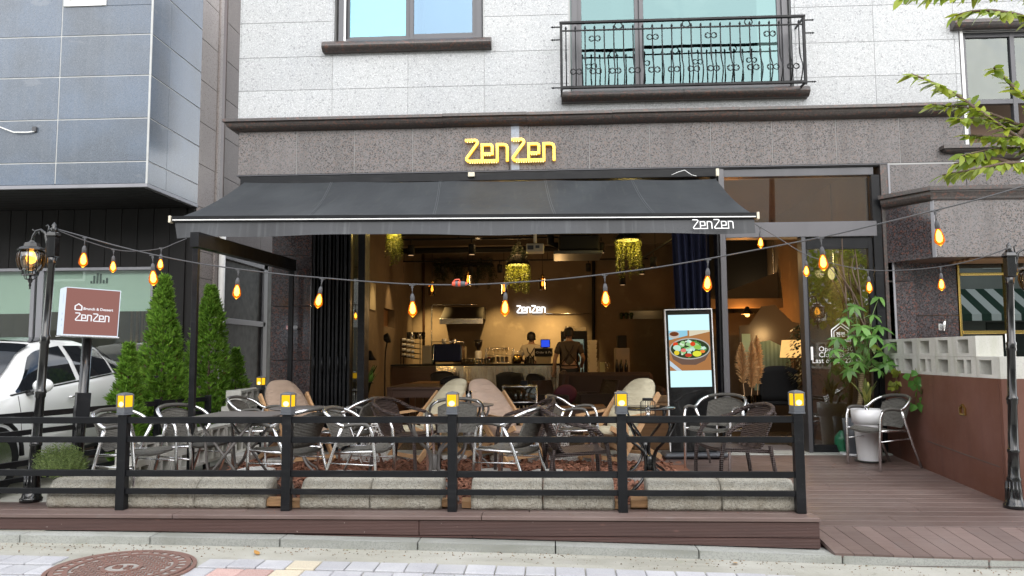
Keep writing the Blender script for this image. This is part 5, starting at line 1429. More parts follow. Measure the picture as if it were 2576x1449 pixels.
def disc(cx_, cz_, rx, rz_, n=24, a0=0, a1=2 * math.pi):
    return [(cx_ + rx * math.cos(a0 + (a1 - a0) * k / n), cz_ + rz_ * math.sin(a0 + (a1 - a0) * k / n)) for k in range(n)]
flat([(-sw_, zp0), (sw_, zp0), (sw_, zp1), (-sw_, zp1)], -.0035, (.42, .19, .07), 'board')
flat([(-sw_, zp1 - .11), (-.02, zp1 - .06), (-.02, zp1), (-sw_, zp1)], -.004, (.30, .62, .78), 'cloth')
flat([(.0, zp1 - .07), (sw_, zp1 - .02), (sw_, zp1), (.0, zp1)], -.004, (.72, .66, .50), 'cream board')
flat([(-sw_, zp0 + .12), (-.10, zp0), (-.16, zp0), (-sw_, zp0 + .06)], -.004, (.55, .66, .75), 'knife')
flat(disc(-.175, zp1 - .05, .062, .045), -.0042, (.55, .50, .45), 'sauce bowl')
flat(disc(-.175, zp1 - .04, .052, .026), -.0046, (.16, .05, .02), 'sauce')
zc = (zp0 + zp1) / 2 + .01
flat([(-.235, zc + .0), (-.20, zc - .11), (-.10, zc - .175), (.06, zc - .18), (.17, zc - .13), (.235, zc - .02), (.2, zc + .08), (-.2, zc + .08)], -.005, (.16, .10, .075), 'bowl side')
flat(disc(0, zc + .01, .236, .125, 36), -.0055, (.46, .46, .42), 'bowl rim')
flat(disc(0, zc + .01, .222, .112, 36), -.006, (.035, .055, .025), 'bowl inside')
q = random.Random(11)
for nm, c, n_, r_ in (('leaf', (.10, .30, .06), 16, .042), ('pale leaf', (.36, .62, .28), 12, .034), ('mint', (.50, .78, .66), 10, .030), ('cheese', (.80, .88, .74), 14, .017)):
    g = MB()
    for k in range(n_):
        a, rr = q.uniform(0, 6.28), math.sqrt(q.random()) * .85
        cx_, cz_ = math.cos(a) * .195 * rr, zc + .015 + math.sin(a) * .098 * rr
        n__ = 7
        pts = [(cx_ + r_ * q.uniform(.5, 1.1) * math.cos(2 * math.pi * j / n__), cz_ + r_ * q.uniform(.4, .9) * math.sin(2 * math.pi * j / n__)) for j in range(n__)]
        y_ = -.0065 - .0006 * {'leaf': 0, 'pale leaf': 1, 'mint': 2, 'cheese': 3}[nm] - .00002 * k
        g.prism(pts, y_ - .0002, y_)
    o = obj('screen_picture', g, ph(nm, c), ks); o['kind'] = 'stuff'
for k, (cx_, cz_, rx, rz_, nm, c) in enumerate(((.035, .055, .03, .026, 'tomato', (.72, .07, .02)), (-.165, .055, .03, .024, 'tomato', (.72, .07, .02)), (-.075, -.018, .032, .022, 'pink tomato', (.80, .22, .18)), (.145, -.035, .03, .018, 'orange', (.85, .25, .05)), (-.02, -.075, .04, .022, 'red', (.55, .06, .03)),
                              (.08, -.06, .052, .034, 'lemon', (.78, .80, .06)), (.09, .015, .044, .026, 'lime', (.30, .58, .10)), (-.155, -.045, .03, .028, 'yellow tomato', (.80, .62, .04)), (-.15, .015, .045, .03, 'egg', (.52, .82, .66)))):
    flat(disc(cx_, zc + .01 + cz_, rx, rz_, 16), -.0095 - k * .0003, c, nm)

# ---- no-smoking plaque, small wall lamp, wall tag
pq = aY(735, 824, YF)
ns = thing('no_smoking_plaque', 'small grey and red no-smoking plaque on the polished granite pier', 'plaque', (pq.x, YF - .024, pq.z))
obj('plate', MB().cbox(-.07, .07, -.004, 0, -.025, .025, .001), M['light_frame'], ns)
obj('red_square', MB().box(-.066, -.022, -.0055, -.0045, -.021, .021), pm('red print', (.45, .05, .06), .5), ns)
obj('cigarette_mark', MB().beam((-.058, -.0065, -.008), (-.03, -.0065, .004), .001, .006).ribbon(disc(-.044, 0, .016, .016, 14), .004, -.0064, -.0058), M['zenwhite'], ns)
me = text_mesh('금연구역', .026, .0005)
obj('lettering', me, M['zenwhite'], ns, loc=(-.016, -.006, -.009), rot=(R(90), 0, 0))
p = aY(2369, 822, 9.45)
wl_ = thing('wall_light', 'small steel tube light on the polished granite by the side entrance', 'wall light', (p.x, 9.459, p.z))
obj('plate', MB().cbox(-.035, .035, -.012, 0, -.04, .04, .003), M['alu'], wl_)
obj('tube', MB().tube([(0, -.045, -.05), (.022, -.045, .09)], .016, 12), M['alu'], wl_)
p = aY(2535, 850, 9.45)
single('notice_sheet', MB().box(p.x - .035, p.x + .05, 9.437, 9.4385, p.z - .13, p.z + .09), M['white_paint'], 'white printed notice sheet on the dark gilt-framed glass', 'notice')

# ---- wrought iron balcony railing
BR = thing('balcony_railing', 'black wrought iron balcony railing with scrolls in front of the upstairs glass door', 'railing', (1.58, YF, 4.4))
rx0, rx1, ry = .128, 3.03, 9.10
zt_, zm_, zb_ = 5.215, 5.115, 4.405
obj('top_rail', MB().cbox(rx0 - .02, rx1 + .02, ry - .022, ry + .022, zt_ - .014, zt_ + .014, .003), M['black_metal'], BR, world=True)
obj('mid_rail', MB().cbox(rx0, rx1, ry - .01, ry + .01, zm_ - .008, zm_ + .008, .002), M['black_metal'], BR, world=True)
obj('bottom_rail', MB().cbox(rx0 - .01, rx1 + .01, ry - .02, ry + .02, zb_ - .016, zb_ + .016, .003), M['black_metal'], BR, world=True)
for x in (rx0, rx1):
    obj('end_post', MB().cbox(x - .016, x + .016, ry - .016, ry + .016, zb_ - .03, zt_, .002), M['black_metal'], BR, world=True)
    s_ = -1 if x == rx0 else 1
    for z in (zt_ - .05, zm_ - .11, zb_):
        obj('wall_bracket', MB().cbox(min(x, x + s_ * .07), max(x, x + s_ * .07), ry - .008, ry + .008, z - .007, z + .007, .002).lathe([(0, 0), (.013, .006), (.006, .02), (.014, .034), (0, .06)], 8, Matrix.Translation((x + s_ * .07, ry, z)) @ Matrix.Rotation(s_ * R(90), 4, 'Y')), M['black_metal'], BR, world=True)
    obj('return_rail', MB().beam((x, ry, zt_ - .02), (x, YF, zt_ - .02), .02, .02).beam((x, ry, zb_), (x, YF, zb_), .02, .02), M['black_metal'], BR, world=True)
def bal_y(z):
    t_ = (z - zb_) / (zm_ - zb_)
    return ry - .10 * math.exp(-((t_ - .22) / .17) ** 2) * min(1, t_ / .06)
nb = 25
for k in range(nb):
    x = rx0 + (rx1 - rx0) * (k + .5) / nb
    P = [(x, bal_y(zb_ + (zm_ - zb_) * j / 14), zb_ + (zm_ - zb_) * j / 14) for j in range(15)] + [(x, ry, zm_ + .03), (x, ry - .012, zm_ + .05)]
    obj('baluster', MB().tube(P, [.0075] * 7 + [.0105, .0105] + [.0075] * 6 + [.014, .006], 6), M['black_metal'], BR, world=True)
def scroll(x, z, s_, yy_):
    g = MB()
    for sx in (-1, 1):
        for sz in (-1, 1):
            P = []
            for j in range(15):
                a = j / 14 * 4.6
                r_ = s_ * (.50 - .07 * a)
                P.append((x + sx * (s_ * .52 - r_ * math.cos(a) * 1.0), yy_ - .012, z + sz * (r_ * math.sin(a) * .98 + s_ * .10 * 0)))
            g.tube(P, .0058, 5)
    return obj('scroll', g, M['black_metal'], BR, world=True)
for k in range(12): 
    z = zb_ + .155; x = rx0 + (rx1 - rx0) * (2 * k + 1.5) / nb
    scroll(x, z, .085, bal_y(z))
for k in (3, 9, 15, 21):
    scroll(rx0 + (rx1 - rx0) * (k + .5) / nb, zm_ - .11, .085, ry)
for k in (5, 12, 18.4):
    x = rx0 + (rx1 - rx0) * (k + 1) / nb
    obj('ring', MB().tube([(x + .045 * math.cos(6.283 * j / 20), ry, (zt_ + zm_) / 2 - .002 + .042 * math.sin(6.283 * j / 20)) for j in range(20)], .007, 6, closed=True), M['black_metal'], BR, world=True)
# ================================================================ CAFE INTERIOR
def lamp(kind, name, loc, energy, colour, size=.05, aim=None, spot=70, blend=.6, parent=None):
    l = bpy.data.lights.new(name, kind)
    l.energy, l.color = energy * .66, colour
    if kind != 'AREA': l.shadow_soft_size = size
    if kind == 'SPOT': l.spot_size, l.spot_blend = R(spot), blend
    o = bpy.data.objects.new(name, l); col.objects.link(o)
    o.location = loc
    if aim is not None: o.rotation_euler = (Vector(aim) - Vector(loc)).to_track_quat('-Z', 'Y').to_euler()
    return o
WARM = (1.0, .60, .24)
# counter
c0, c1 = XL, aY(1405, 950, 15.0).x
zc_ = 1.0
ctr = thing('counter', 'long rippled stainless steel bar counter across the back of the cafe', 'counter', ((c0 + c1) / 2, 15.3, 0))
obj('steel_front', MB().grid(lambda u, v: (c0 + .9 + (c1 - c0 - .9) * u, 15.0, .03 + .93 * v), 30, 8), M['steel'], ctr, world=True)
obj('wood_front', MB().box(c0 + .01, c0 + .895, 15.0, 15.03, .03, .96), M['dark_wood'], ctr, world=True)
obj('end_panel', MB().box(c1, c1 + .02, 15.0, 15.6, 0, .96), M['steel'], ctr, world=True)
obj('worktop', MB().cbox(c0 + .01, c1 + .03, 14.95, 15.65, .965, 1.0, .004), M['black_matte'], ctr, world=True)
obj('top_edge', MB().box(c0 + .9, c1 + .03, 14.946, 14.95, .93, .965), M['steel'], ctr, world=True)
M['neon'] = em('amber strip reflection light', (1, .5, .1), 2.5)
# espresso machine
def P_(x, y, Y): return aY(x, y, Y)
def px_box(x0, x1, y0, y1, Y, dep, mb=None, c=.006):
    a, b = aY(x0, y1, Y), aY(x1, y0, Y)
    return (mb or MB()).cbox(a.x, b.x, Y, Y + dep, a.z, b.z, c)
def zfix(o): return o
cm = thing('coffee_machine', 'large dark blue and chrome espresso machine on the bar counter', 'coffee machine', (aY(1130, 900, 15.2).x, 15.3, 1.0))
a, b = aY(1091, 912, 15.1), aY(1158, 863, 15.1)
obj('blue_panel', MB().cbox(a.x, b.x, 15.08, 15.12, 1.06, 1.39, .01), pm('dark navy enamel', (.006, .012, .055), .5, spec=.2), cm, world=True)
obj('body', MB().cbox(a.x - .06, b.x + .08, 15.121, 15.55, 1.04, 1.40, .05), pm('dark chrome', (.35, .33, .3), .18, metal=1), cm, world=True)
for sx in (a.x - .02, b.x + .02): obj('foot', MB().lathe([(.03, 1.0), (.025, 1.045)], 10, Matrix.Translation((sx, 15.3, 0))), M['black_matte'], cm, world=True)
obj('cup_rail', MB().tube([(a.x - .04, 15.14, 1.44), (b.x + .06, 15.14, 1.44)], .008, 6).tube([(a.x - .04, 15.14, 1.40), (a.x - .04, 15.14, 1.44)], .007, 6).tube([(b.x + .06, 15.14, 1.40), (b.x + .06, 15.14, 1.44)], .007, 6), M['alu'], cm, world=True)
single('steel_side_machine', MB().cbox(aY(1062, 900, 15.1).x, aY(1086, 900, 15.1).x, 15.08, 15.5, 1.0005, 1.37, .015), pm('grey machine side', (.30, .27, .22), .5), 'tall grey machine standing left of the blue espresso machine', 'machine')
for i, (px_, w_, h_, mm, lab) in enumerate(((1117, .05, .10, 'white_paint', 'white paper cup on top of the espresso machine'), (1142, .055, .09, 'alu', 'steel milk jug on top of the espresso machine'))):
    x = aY(px_, 870, 15.3).x
    single(('paper_cup', 'milk_jug')[i], MB().lathe([(0, 0), (w_ * .75, 0), (w_, h_), (w_ * .9, h_), (w_ * .68, .008), (0, .008)], 14), M[mm], lab, ('cup', 'jug')[i], (x, 15.3, 1.402))
gr = thing('coffee_grinder', 'coffee grinder with a black bean hopper on the bar counter', 'coffee grinder', (aY(1203, 900, 15.3).x, 15.35, 1.0))
obj('body', MB().lathe([(.085, 0), (.085, .06), (.06, .09), (.07, .24), (.05, .26)], 14), M['white_plastic'], gr)
obj('hopper', MB().lathe([(.03, .262), (.035, .28), (.08, .38), (.085, .45), (.08, .455)], 14), glass('smoky hopper', (.25, .2, .15), .06, body=(.02, .012, .008), body_f=.75), gr)
obj('lid', MB().lathe([(.09, .456), (.09, .464), (.05, .48), (0, .485)], 14), M['black_matte'], gr)
# shelf rack with cups left of the machine
rk = thing('cup_rack', 'black wire cup rack with tilted trays left of the machines', 'rack', (aY(1040, 900, 15.2).x, 15.3, 1.0))
x0, x1 = aY(1010, 900, 15.2).x, aY(1066, 900, 15.2).x
g = MB()
for k in range(4):
    z = 1.10 + k * .10
    g.beam((x0, 15.12, z + .06), (x1 - .08, 15.12, z), .012, .012).beam((x0, 15.42, z + .06), (x1 - .08, 15.42, z), .012, .012)
    for j in range(6): g.beam((x0 + j * .05, 15.12, z + .06 - j * .011), (x0 + j * .05, 15.42, z + .06 - j * .011), .006, .006)
for x in (x0, x1 - .06):
    for y in (15.12, 15.42): g.beam((x, y, 1.0005), (x, y, 1.5), .014, .014)
obj('frame', g, M['black_matte'], rk, world=True)
for j in range(5):
    obj('cup', MB().lathe([(0, 0), (.034, 0), (.038, .14), (.034, .14), (.03, .006), (0, .006)], 12), (M['black_matte'], M['alu'])[j % 2], rk, loc=(x0 + .12 + j * .075, 15.3, 1.50), world=True)
for k in range(4):
    for j in range(3):
        obj('cup', MB().lathe([(0, 0), (.03, 0), (.042, .05), (.038, .05), (.026, .006), (0, .006)], 10), M['white_plastic'], rk, loc=(x0 + .04 + j * .085, 15.25, 1.165 + k * .10 - j * .018), world=True)
# glasses along the counter
def tumbler(h, r_): return MB().lathe([(0, 0), (r_ * .85, 0), (r_, h), (r_ * .93, h), (r_ * .8, .008), (0, .008)], 12)
gm = tumbler(.11, .03).mesh('glass'); gm.materials.append(glass('bar glass', (.9, .85, .75), .14))
xs_ = [aY(1163 + i * 7.5, 900, 15.15).x for i in range(11)]
for i, x in enumerate(xs_):
    o = bpy.data.objects.new('tumbler', gm); o.location = (x, 15.15, 1.0005); link(o)
    o['label'], o['category'], o['group'] = ('first', 'second', 'third', 'fourth', 'fifth', 'sixth', 'seventh', 'eighth', 'ninth', 'tenth', 'last')[i] + ' clear tumbler from the left in the row below the coffee grinder', 'glass', 'row of tumblers on the counter'
gk = thing('glass_rack', 'chrome framed rack of wine glasses and jars on the counter', 'rack', (aY(1258, 900, 15.2).x, 15.3, 1.0))
x0, x1 = aY(1223, 900, 15.2).x, aY(1291, 900, 15.2).x
g = MB()
for x in (x0, x1):
    for y in (15.1, 15.4): g.tube([(x, y, 1.0005), (x, y, 1.30)], .010, 6)
for z in (1.03, 1.17, 1.30):
    for y in (15.1, 15.4): g.tube([(x0, y, z), (x1, y, z)], .006, 6)
    for x in (x0, x1): g.tube([(x, 15.1, z), (x, 15.4, z)], .006, 6)
g.box(x0, x1, 15.1, 15.4, 1.025, 1.03).box(x0, x1, 15.1, 15.4, 1.165, 1.17)
obj('frame', g, M['alu'], gk, world=True)
wg = MB().lathe([(.03, 0), (.028, .004), (.004, .01), (.004, .06), (.03, .09), (.033, .12), (.026, .15)], 12).mesh('wine_glass'); wg.materials.append(gm.materials[0])
for j in range(5):
    obj('wine_glass', wg, None, gk, loc=(x0 + .06 + j * .085, 15.25, 1.172), world=True)
    obj('jar', MB().lathe([(0, 0), (.034, 0), (.034, .09), (.026, .11), (0, .112)], 12), pm('jar %d' % j, ((.3, .03, .03), (.35, .25, .12), (.12, .07, .04), (.32, .3, .24), (.25, .15, .08))[j], .3), gk, loc=(x0 + .06 + j * .085, 15.25, 1.031), world=True)
kt = thing('kettle', 'round brass coloured kettle beside the glass rack', 'kettle', (aY(1300, 900, 15.3).x, 15.4, 1.0))
obj('pot', MB().lathe([(0, 0), (.07, 0), (.10, .06), (.10, .12), (.06, .18), (0, .19)], 16), M['brass'], kt)
obj('stand', MB().tube([(-.1, 0, .001), (-.12, 0, .24), (.12, 0, .24), (.1, 0, .001)], .008, 6), M['alu'], kt)
# extractor hood, pipes, wall sign
hx0, hx1 = aY(1107, 800, 16.6).x, aY(1214, 800, 16.6).x
hz0, hz1 = aY(1160, 815, 16.6).z, aY(1160, 770, 16.6).z
hd = thing('extractor_hood', 'steel extractor hood on the back wall above the coffee machine', 'hood', ((hx0 + hx1) / 2, 17, hz0))
g = MB()
g.add([(hx0, 16.6, hz0 + .12), (hx1, 16.6, hz0 + .12), (hx1, 17.39, hz0 + .12), (hx0, 17.39, hz0 + .12), (hx0 + .05, 16.95, hz1), (hx1, 16.95, hz1), (hx1, 17.39, hz1), (hx0 + .05, 17.39, hz1)], [(0, 1, 5, 4), (1, 2, 6, 5), (3, 0, 4, 7), (4, 5, 6, 7)])
obj('canopy', g, pm('dull steel', (.045, .038, .03), .5, metal=.3), hd, world=True)
obj('lip', MB().cbox(hx0 - .01, hx1 + .01, 16.585, 16.62, hz0, hz0 + .12, .004), M['alu'], hd, world=True)
pp = thing('conduit_pipes', 'thin metal conduits running down the back wall beside the hood', 'pipe', (aY(1088, 800, 17.3).x, 17.35, 1))
obj('pipe', MB().tube(smooth([aY(1086, 880, 17.36), aY(1086, 780, 17.36), aY(1092, 768, 17.36), aY(1105, 767, 17.36), aY(1200, 766, 17.36)], 4), .016, 8), M['alu'], pp, world=True)
obj('pipe', MB().tube([aY(1066, 880, 17.36), aY(1066, 640, 17.36)], .028, 8), M['dark_wood'], pp, world=True)
obj('pipe', MB().tube([aY(1493, 880, 17.3), aY(1493, 600, 17.3)], .035, 8), M['black_matte'], pp, world=True)
pw = aY(1300, 787, 17.36)
hw = (aY(1372, 787, 17.36).x - pw.x) / 3.93
ws_ = thing('wall_sign', 'glowing white ZenZen letter sign on the back wall of the cafe', 'sign', (pw.x, 17.38, pw.z))
obj('lettering', zenzen(MB(), hw, -.03, 0, None, .135, .001), M['white_glow'], ws_, loc=(pw.x, 17.37, pw.z), world=True)
obj('power_pipe', MB().tube([aY(1374, 789, 17.37), aY(1487, 789, 17.37)], .010, 6), M['alu'], ws_, world=True)
# wall niche with mirror strip on the right back wall, left niche plant, poster
nx0, nx1 = aY(1555, 795, 17.3).x, aY(1668, 795, 17.3).x
nz0_, nz1_ = aY(1600, 802, 17.3).z, aY(1600, 781, 17.3).z
nw = thing('serving_window', 'long narrow window slot with small plants on the dark back wall', 'window', ((nx0 + nx1) / 2, 17.35, nz0_))
obj('frame', MB().box(nx0, nx1, 17.34, 17.39, nz0_ - .02, nz0_).box(nx0, nx1, 17.34, 17.39, nz1_, nz1_ + .02), M['plaster'], nw, world=True)
obj('pane', MB().box(nx0 + .25, nx1, 17.37, 17.38, nz0_, nz1_), pm('dim grey pane', (.30, .28, .22), .15), nw, world=True)
for k in range(3): obj('pot_plant', MB().lathe([(0, 0), (.03, 0), (.035, .06), (0, .06)], 8).sphere((0, 0, .10), .05, 7, 5), leafmat('pot leaf', (.03, .05, .015)), nw, loc=(nx0 + .08 + .11 * k, 17.35, nz0_), world=True)
po = aX(1204 * .0 + 938, 745, XL + .02)
single('poster', MB().box(XL + .004, XL + .014, po.y - .2, po.y + .25, po.z - .24, po.z + .24), pm('cream poster', (.50, .44, .33), .7), 'cream paper poster with a small drawing on the left cafe wall', 'poster')
# ceiling: pipes, tracks, spots, ac unit, projector
def track(label, a, b, spots, drop=.16, wires=()):
    a, b = Vector(a), Vector(b)
    t = thing('spot_track', label, 'track lights', a)
    obj('rail', MB().beam(a, b, .03, .03), M['black_matte'], t, world=True)
    for u in wires:
        p = a.lerp(b, u); obj('hanger', MB().tube([p, (p.x, p.y, 3.62)], .006, 5), M['black_matte'], t, world=True)
    for u, rx, ry in spots:
        p = a.lerp(b, u)
        g = MB().tube([p, p - Vector((0, 0, .07))], .012, 6).lathe([(.0, -.20), (.052, -.20), (.056, -.205), (.056, -.05), (.045, -.04), (0, -.04)], 14, Matrix.Translation(p - Vector((0, 0, .05))) @ Euler((rx, ry, 0)).to_matrix().to_4x4())
        s_ = obj('spotlight', g, M['black_matte'], t, world=True)
        obj('lamp_face', MB().lathe([(0, -.206), (.045, -.206)], 14, Matrix.Translation(p - Vector((0, 0, .05))) @ Euler((rx, ry, 0)).to_matrix().to_4x4()), em('dim lamp face', (1, .6, .3), .8), s_)
    return t
def u_of(a, b, px_, py_, Y):
    x = aY(px_, py_, Y).x; return (x - a[0]) / (b[0] - a[0])
ta, tb = aY(975, 604, 12.2), aY(1490, 596, 12.2)
ta.z = tb.z = (ta.z + tb.z) / 2
track('black front spotlight track just inside the cafe, with two downlights', ta, tb, [(u_of(ta, tb, x, 600, 12.2), 0, 0) for x in (1034, 1187, 1512)], wires=(.05, .35, .7, .98))
ta, tb = aY(1004, 657, 16.2), aY(1630, 652, 16.2); ta.z = tb.z = (ta.z + tb.z) / 2
track('black rear spotlight track along the back wall over the counter', ta, tb, [(u_of(ta, tb, x, 655, 16.2), R(20), 0) for x in (1008, 1112, 1182, 1257, 1327, 1480)], wires=(.02, .3, .6, .95))
ta, tb = aY(1560, 686, 14.5), aY(1712, 588, 10.8)
track('black slanting spotlight track beside the navy curtain', ta, tb, [(.05, 0, 0), (.42, 0, 0), (.62, 0, 0), (.97, 0, 0)], wires=(.0, .1, .35, .65))
pipe = thing('ceiling_pipe', 'thick black duct pipe under the cafe ceiling', 'pipe', aY(1200, 625, 14.0))
obj('duct', MB().tube([aY(985, 632, 14.0), aY(1100, 630, 14.0), aY(1500, 624, 14.0)], .055, 12), M['black_matte'], pipe, world=True)
obj('conduit', MB().tube([aY(975, 592, 11.6), aY(1290, 590, 11.6), aY(1490, 588, 11.6)], .012, 6), M['black_matte'], pipe, world=True)
ac = thing('air_conditioner', 'black cassette air conditioner hanging from the cafe ceiling', 'air conditioner', aY(1455, 620, 12.0))
a, b = aY(1405, 645, 12.0), aY(1508, 597, 12.0)
obj('casing', MB().cbox(a.x, b.x, 11.9, 12.7, aY(1455, 632, 12).z, aY(1455, 592, 12).z, .03), M['black_matte'], ac, world=True)
obj('front_panel', MB().cbox(a.x - .08, b.x + .04, 11.85, 12.8, aY(1455, 641, 12).z, aY(1455, 633, 12).z, .01), M['lamp_grey'], ac, world=True)
obj('duct', MB().tube([(a.x + .05, 12.2, b.z - .1), (a.x - .12, 12.2, b.z - .06), (a.x - .15, 12.2, 3.6)], .06, 10), M['black_matte'], ac, world=True)
pj = thing('projector', 'beige video projector on a white ceiling pole', 'projector', aY(1348, 625, 11.5))
a, b = aY(1324, 634, 11.5), aY(1368, 613, 11.5)
obj('case', MB().cbox(a.x, b.x, 11.45, 11.75, a.z, b.z, .012), M['cream_plastic'], pj, world=True)
obj('vent', MB().box(a.x + .02, a.x + .11, 11.446, 11.449, a.z + .03, b.z - .03), M['grey_frame'], pj, world=True)
obj('lens', MB().box(a.x + .14, a.x + .2, 11.444, 11.449, a.z + .05, b.z - .03), M['lamp_grey'], pj, world=True)
obj('pole', MB().tube([((a.x + b.x) / 2, 11.6, b.z), ((a.x + b.x) / 2, 11.6, 3.6)], .025, 10), M['white_paint'], pj, world=True)
# pendants with amber glass
def pendant(px_, py_, Y, label):
    p = aY(px_, py_, Y)
    t = thing('pendant_lamp', label, 'pendant lamp', p, 0, 'amber glass pendants over the counter')
    obj('cord', MB().tube([(0, 0, .14), (0, 0, 3.6 - p.z)], .006, 5), M['black_matte'], t)
    obj('holder', MB().lathe([(.03, .10), (.034, .17), (.02, .185)], 10), M['brass'], t)
    obj('shade', MB().lathe([(.075, -.12), (.075, .085), (.10, .09), (.10, .096), (.03, .10)], 16), M['glass_smoke'], t)
    obj('bulb', MB().lathe([(0, -.05), (.02, -.035), (.026, 0), (.014, .06), (.012, .10)], 10), em('pendant bulb', (1, .55, .12), 7), t)
    return t
for x, y, lab in ((1087, 728, 'amber pendant lamp left of the red cable connector'), (1177, 705, 'amber pendant lamp right behind the red cable connector'), (1268, 728, 'amber pendant lamp behind the bulb left of the white wall sign'), (1365, 714, 'amber pendant lamp above the right end of the white wall sign')):
    p = pendant(x, y, 15.0, lab)
# hanging plants
M['vine'] = leafmat('hanging vine leaf', (.085, .10, .018), .45, .35, hue2=(.20, .20, .04))
M['vine_dark'] = leafmat('dark ivy leaf', (.020, .030, .012), .4, .2)
def strand(g, p, L, q, s_=.02, sway=.03):
    x, y, z = p; n = max(3, int(L / .022))
    dx, dy = q.gauss(0, sway), q.gauss(0, sway)
    for k in range(n):
        t_ = k / n
        c = Vector((x + dx * t_ + q.gauss(0, .006), y + dy * t_, z - L * t_))
        for sd_ in (-1, 1):
            d = Vector((sd_ * q.uniform(.5, 1), q.uniform(-.6, .6), q.uniform(-.9, -.1))).normalized() * s_ * q.uniform(.8, 1.5)
            w_ = d.cross(Vector((q.uniform(-1, 1), 1, q.uniform(-1, 1)))).normalized() * s_ * .35
            g.add([c, c + d * .5 + w_, c + d, c + d * .5 - w_], [(0, 1, 2, 3)])
def hang_plant(label, px_, ytop, ybot, Y, rad, lit, dark_top=True, seed=1):
    q = random.Random(seed)
    a, b = aY(px_, ytop, Y), aY(px_, ybot, Y)
    t = thing('hanging_plant', label, 'hanging plant', a, 0, 'trailing plants hung around lamps')
    g = MB()
    for k in range(46):
        an = q.uniform(0, 6.28)
        strand(g, (rad * math.cos(an) * q.uniform(.75, 1.05), rad * math.sin(an), -.005), (a.z - b.z) * q.uniform(.45, 1.0), q)
    o = obj('vines', g, M['vine'], t)
    if dark_top:
        g = MB()
        for k in range(60):
            an, tt = q.uniform(0, 6.28), q.random()
            strand(g, (rad * (1.1 - tt) * math.cos(an), rad * (1.1 - tt) * math.sin(an), .05 + .34 * tt), .09, q, .022)
        obj('top_foliage', g, M['vine_dark'], t)
    obj('shade', MB().lathe([(rad, .0), (rad * .98, .03), (rad * .5, .14), (.02, .18)], 18, smooth=True), M['black_matte'], t)
    obj('lit_ring', MB().lathe([(0, -.004), (rad * .86, -.004), (rad * .86, .012)], 18), em('lit shade inside', (1, .72, .12), 2.2), t)
    obj('cord', MB().tube([(0, 0, .18), (0, 0, 3.61 - a.z)], .006, 5), M['black_matte'], t)
    lamp('POINT', 'plant_lamp', (a.x, a.y, a.z - .06), 9, (1, .72, .2), .05)
    return t
hang_plant('trailing plant round a lit lamp shade left of the projector, hanging lowest', 1303, 666, 742, 12.6, .19, True, seed=3)
hang_plant('trailing plant below a bright yellow lamp shade near the navy curtain', 1580, 604, 700, 11.4, .19, True, seed=5)
hang_plant('narrow trailing plant at the left end of the awning opening', 992, 570, 668, 10.9, .09, True, False, seed=8)
q = random.Random(31); g = MB()
for k in range(60):
    c = aY(q.uniform(1092, 1240), q.uniform(645, 690), 17.1)
    strand(g, (c.x, c.y + q.uniform(-.1, .1), c.z), q.uniform(.1, .45), q, .035, .06)
iv = thing('wall_ivy', 'dark ivy trailing along the top of the back wall', 'ivy', aY(1165, 650, 17.1))
obj('foliage', g, M['vine_dark'], iv, world=True)
obj('planter_shelf', MB().cbox(aY(1092, 650, 17.1).x, aY(1240, 650, 17.1).x, 17.0, 17.39, aY(1160, 668, 17.1).z, aY(1160, 664, 17.1).z), M['black_matte'], iv, world=True)
# lights that the lamps give, plus an added room fill
for x in (-2.65, -1.25, -.55, .15):
    lamp('SPOT', 'spot_beam', (x, 16.35, 2.9), 250, (1, .70, .28), .04, (x + rnd.uniform(-.2, .2), 17.4, 1.15), 58, 1.0)
lamp('SPOT', 'spot_beam', (-2.75, 14.6, 3.1), 60, (1, .68, .3), .03, (XL, 14.9, 1.6), 45, .8)
lamp('SPOT', 'spot_beam', (-2.75, 13.3, 3.1), 45, (1, .68, .3), .03, (XL, 13.5, 1.3), 40, .8)
lamp('SPOT', 'spot_beam', (-1.2, 12.2, 3.1), 60, (1, .66, .3), .05, (-1.2, 13.6, .9), 85, .9)
lamp('SPOT', 'spot_beam', (.6, 12.2, 3.1), 45, (1, .66, .3), .05, (.9, 13.8, .7), 85, .9)
lamp('POINT', 'pendant_light', (-1.3, 15.0, 2.1), 9, WARM, .08)
lamp('POINT', 'pendant_light', (.1, 15.0, 2.2), 9, WARM, .08)
lamp('POINT', 'ceiling_fill', (-.6, 12.6, 2.9), 10, WARM, .25)  # added fill with no fitting of its own, brightens the whole room
# POS, order sign, tablet
ps = thing('order_sign', 'black board reading Order & Pick up below the till tablet', 'sign', (aY(1362, 890, 14.9).x, 14.97, 1.0))
a, b = aY(1345, 897, 14.98), aY(1390, 880, 14.98)
obj('board', MB().cbox(a.x, b.x, 14.98, 15.0, 1.14, 1.30, .003), M['black_matte'], ps, world=True)
obj('stand', MB().box(a.x + .03, b.x - .03, 15.0, 15.2, 1.0005, 1.139), pm('cardboard', (.4, .33, .22), .8), ps, world=True)
me = text_mesh('·Order & Pick up', .062, .0006)
obj('lettering', me, pm('cream print', (.75, .7, .6), .6), ps, loc=(a.x + .012, 14.978, 1.20), rot=(R(90), 0, 0), world=True)
tbz = aY(1372, 875, 15.05)
tb_ = thing('till_tablet', 'till tablet with a glowing blue screen on the counter', 'tablet', (tbz.x, 15.05, 1.3))
obj('case', MB().cbox(tbz.x - .095, tbz.x + .095, 15.04, 15.065, 1.31, 1.475, .008), M['black_matte'], tb_, world=True)
obj('screen', MB().box(tbz.x - .08, tbz.x + .08, 15.036, 15.039, 1.325, 1.46), em('blue screen', (.03, .08, .75), 1.1), tb_, world=True)
obj('stand', MB().box(tbz.x - .05, tbz.x + .05, 15.07, 15.25, 1.15, 1.36), M['cream_plastic'], tb_, world=True)
g = MB()
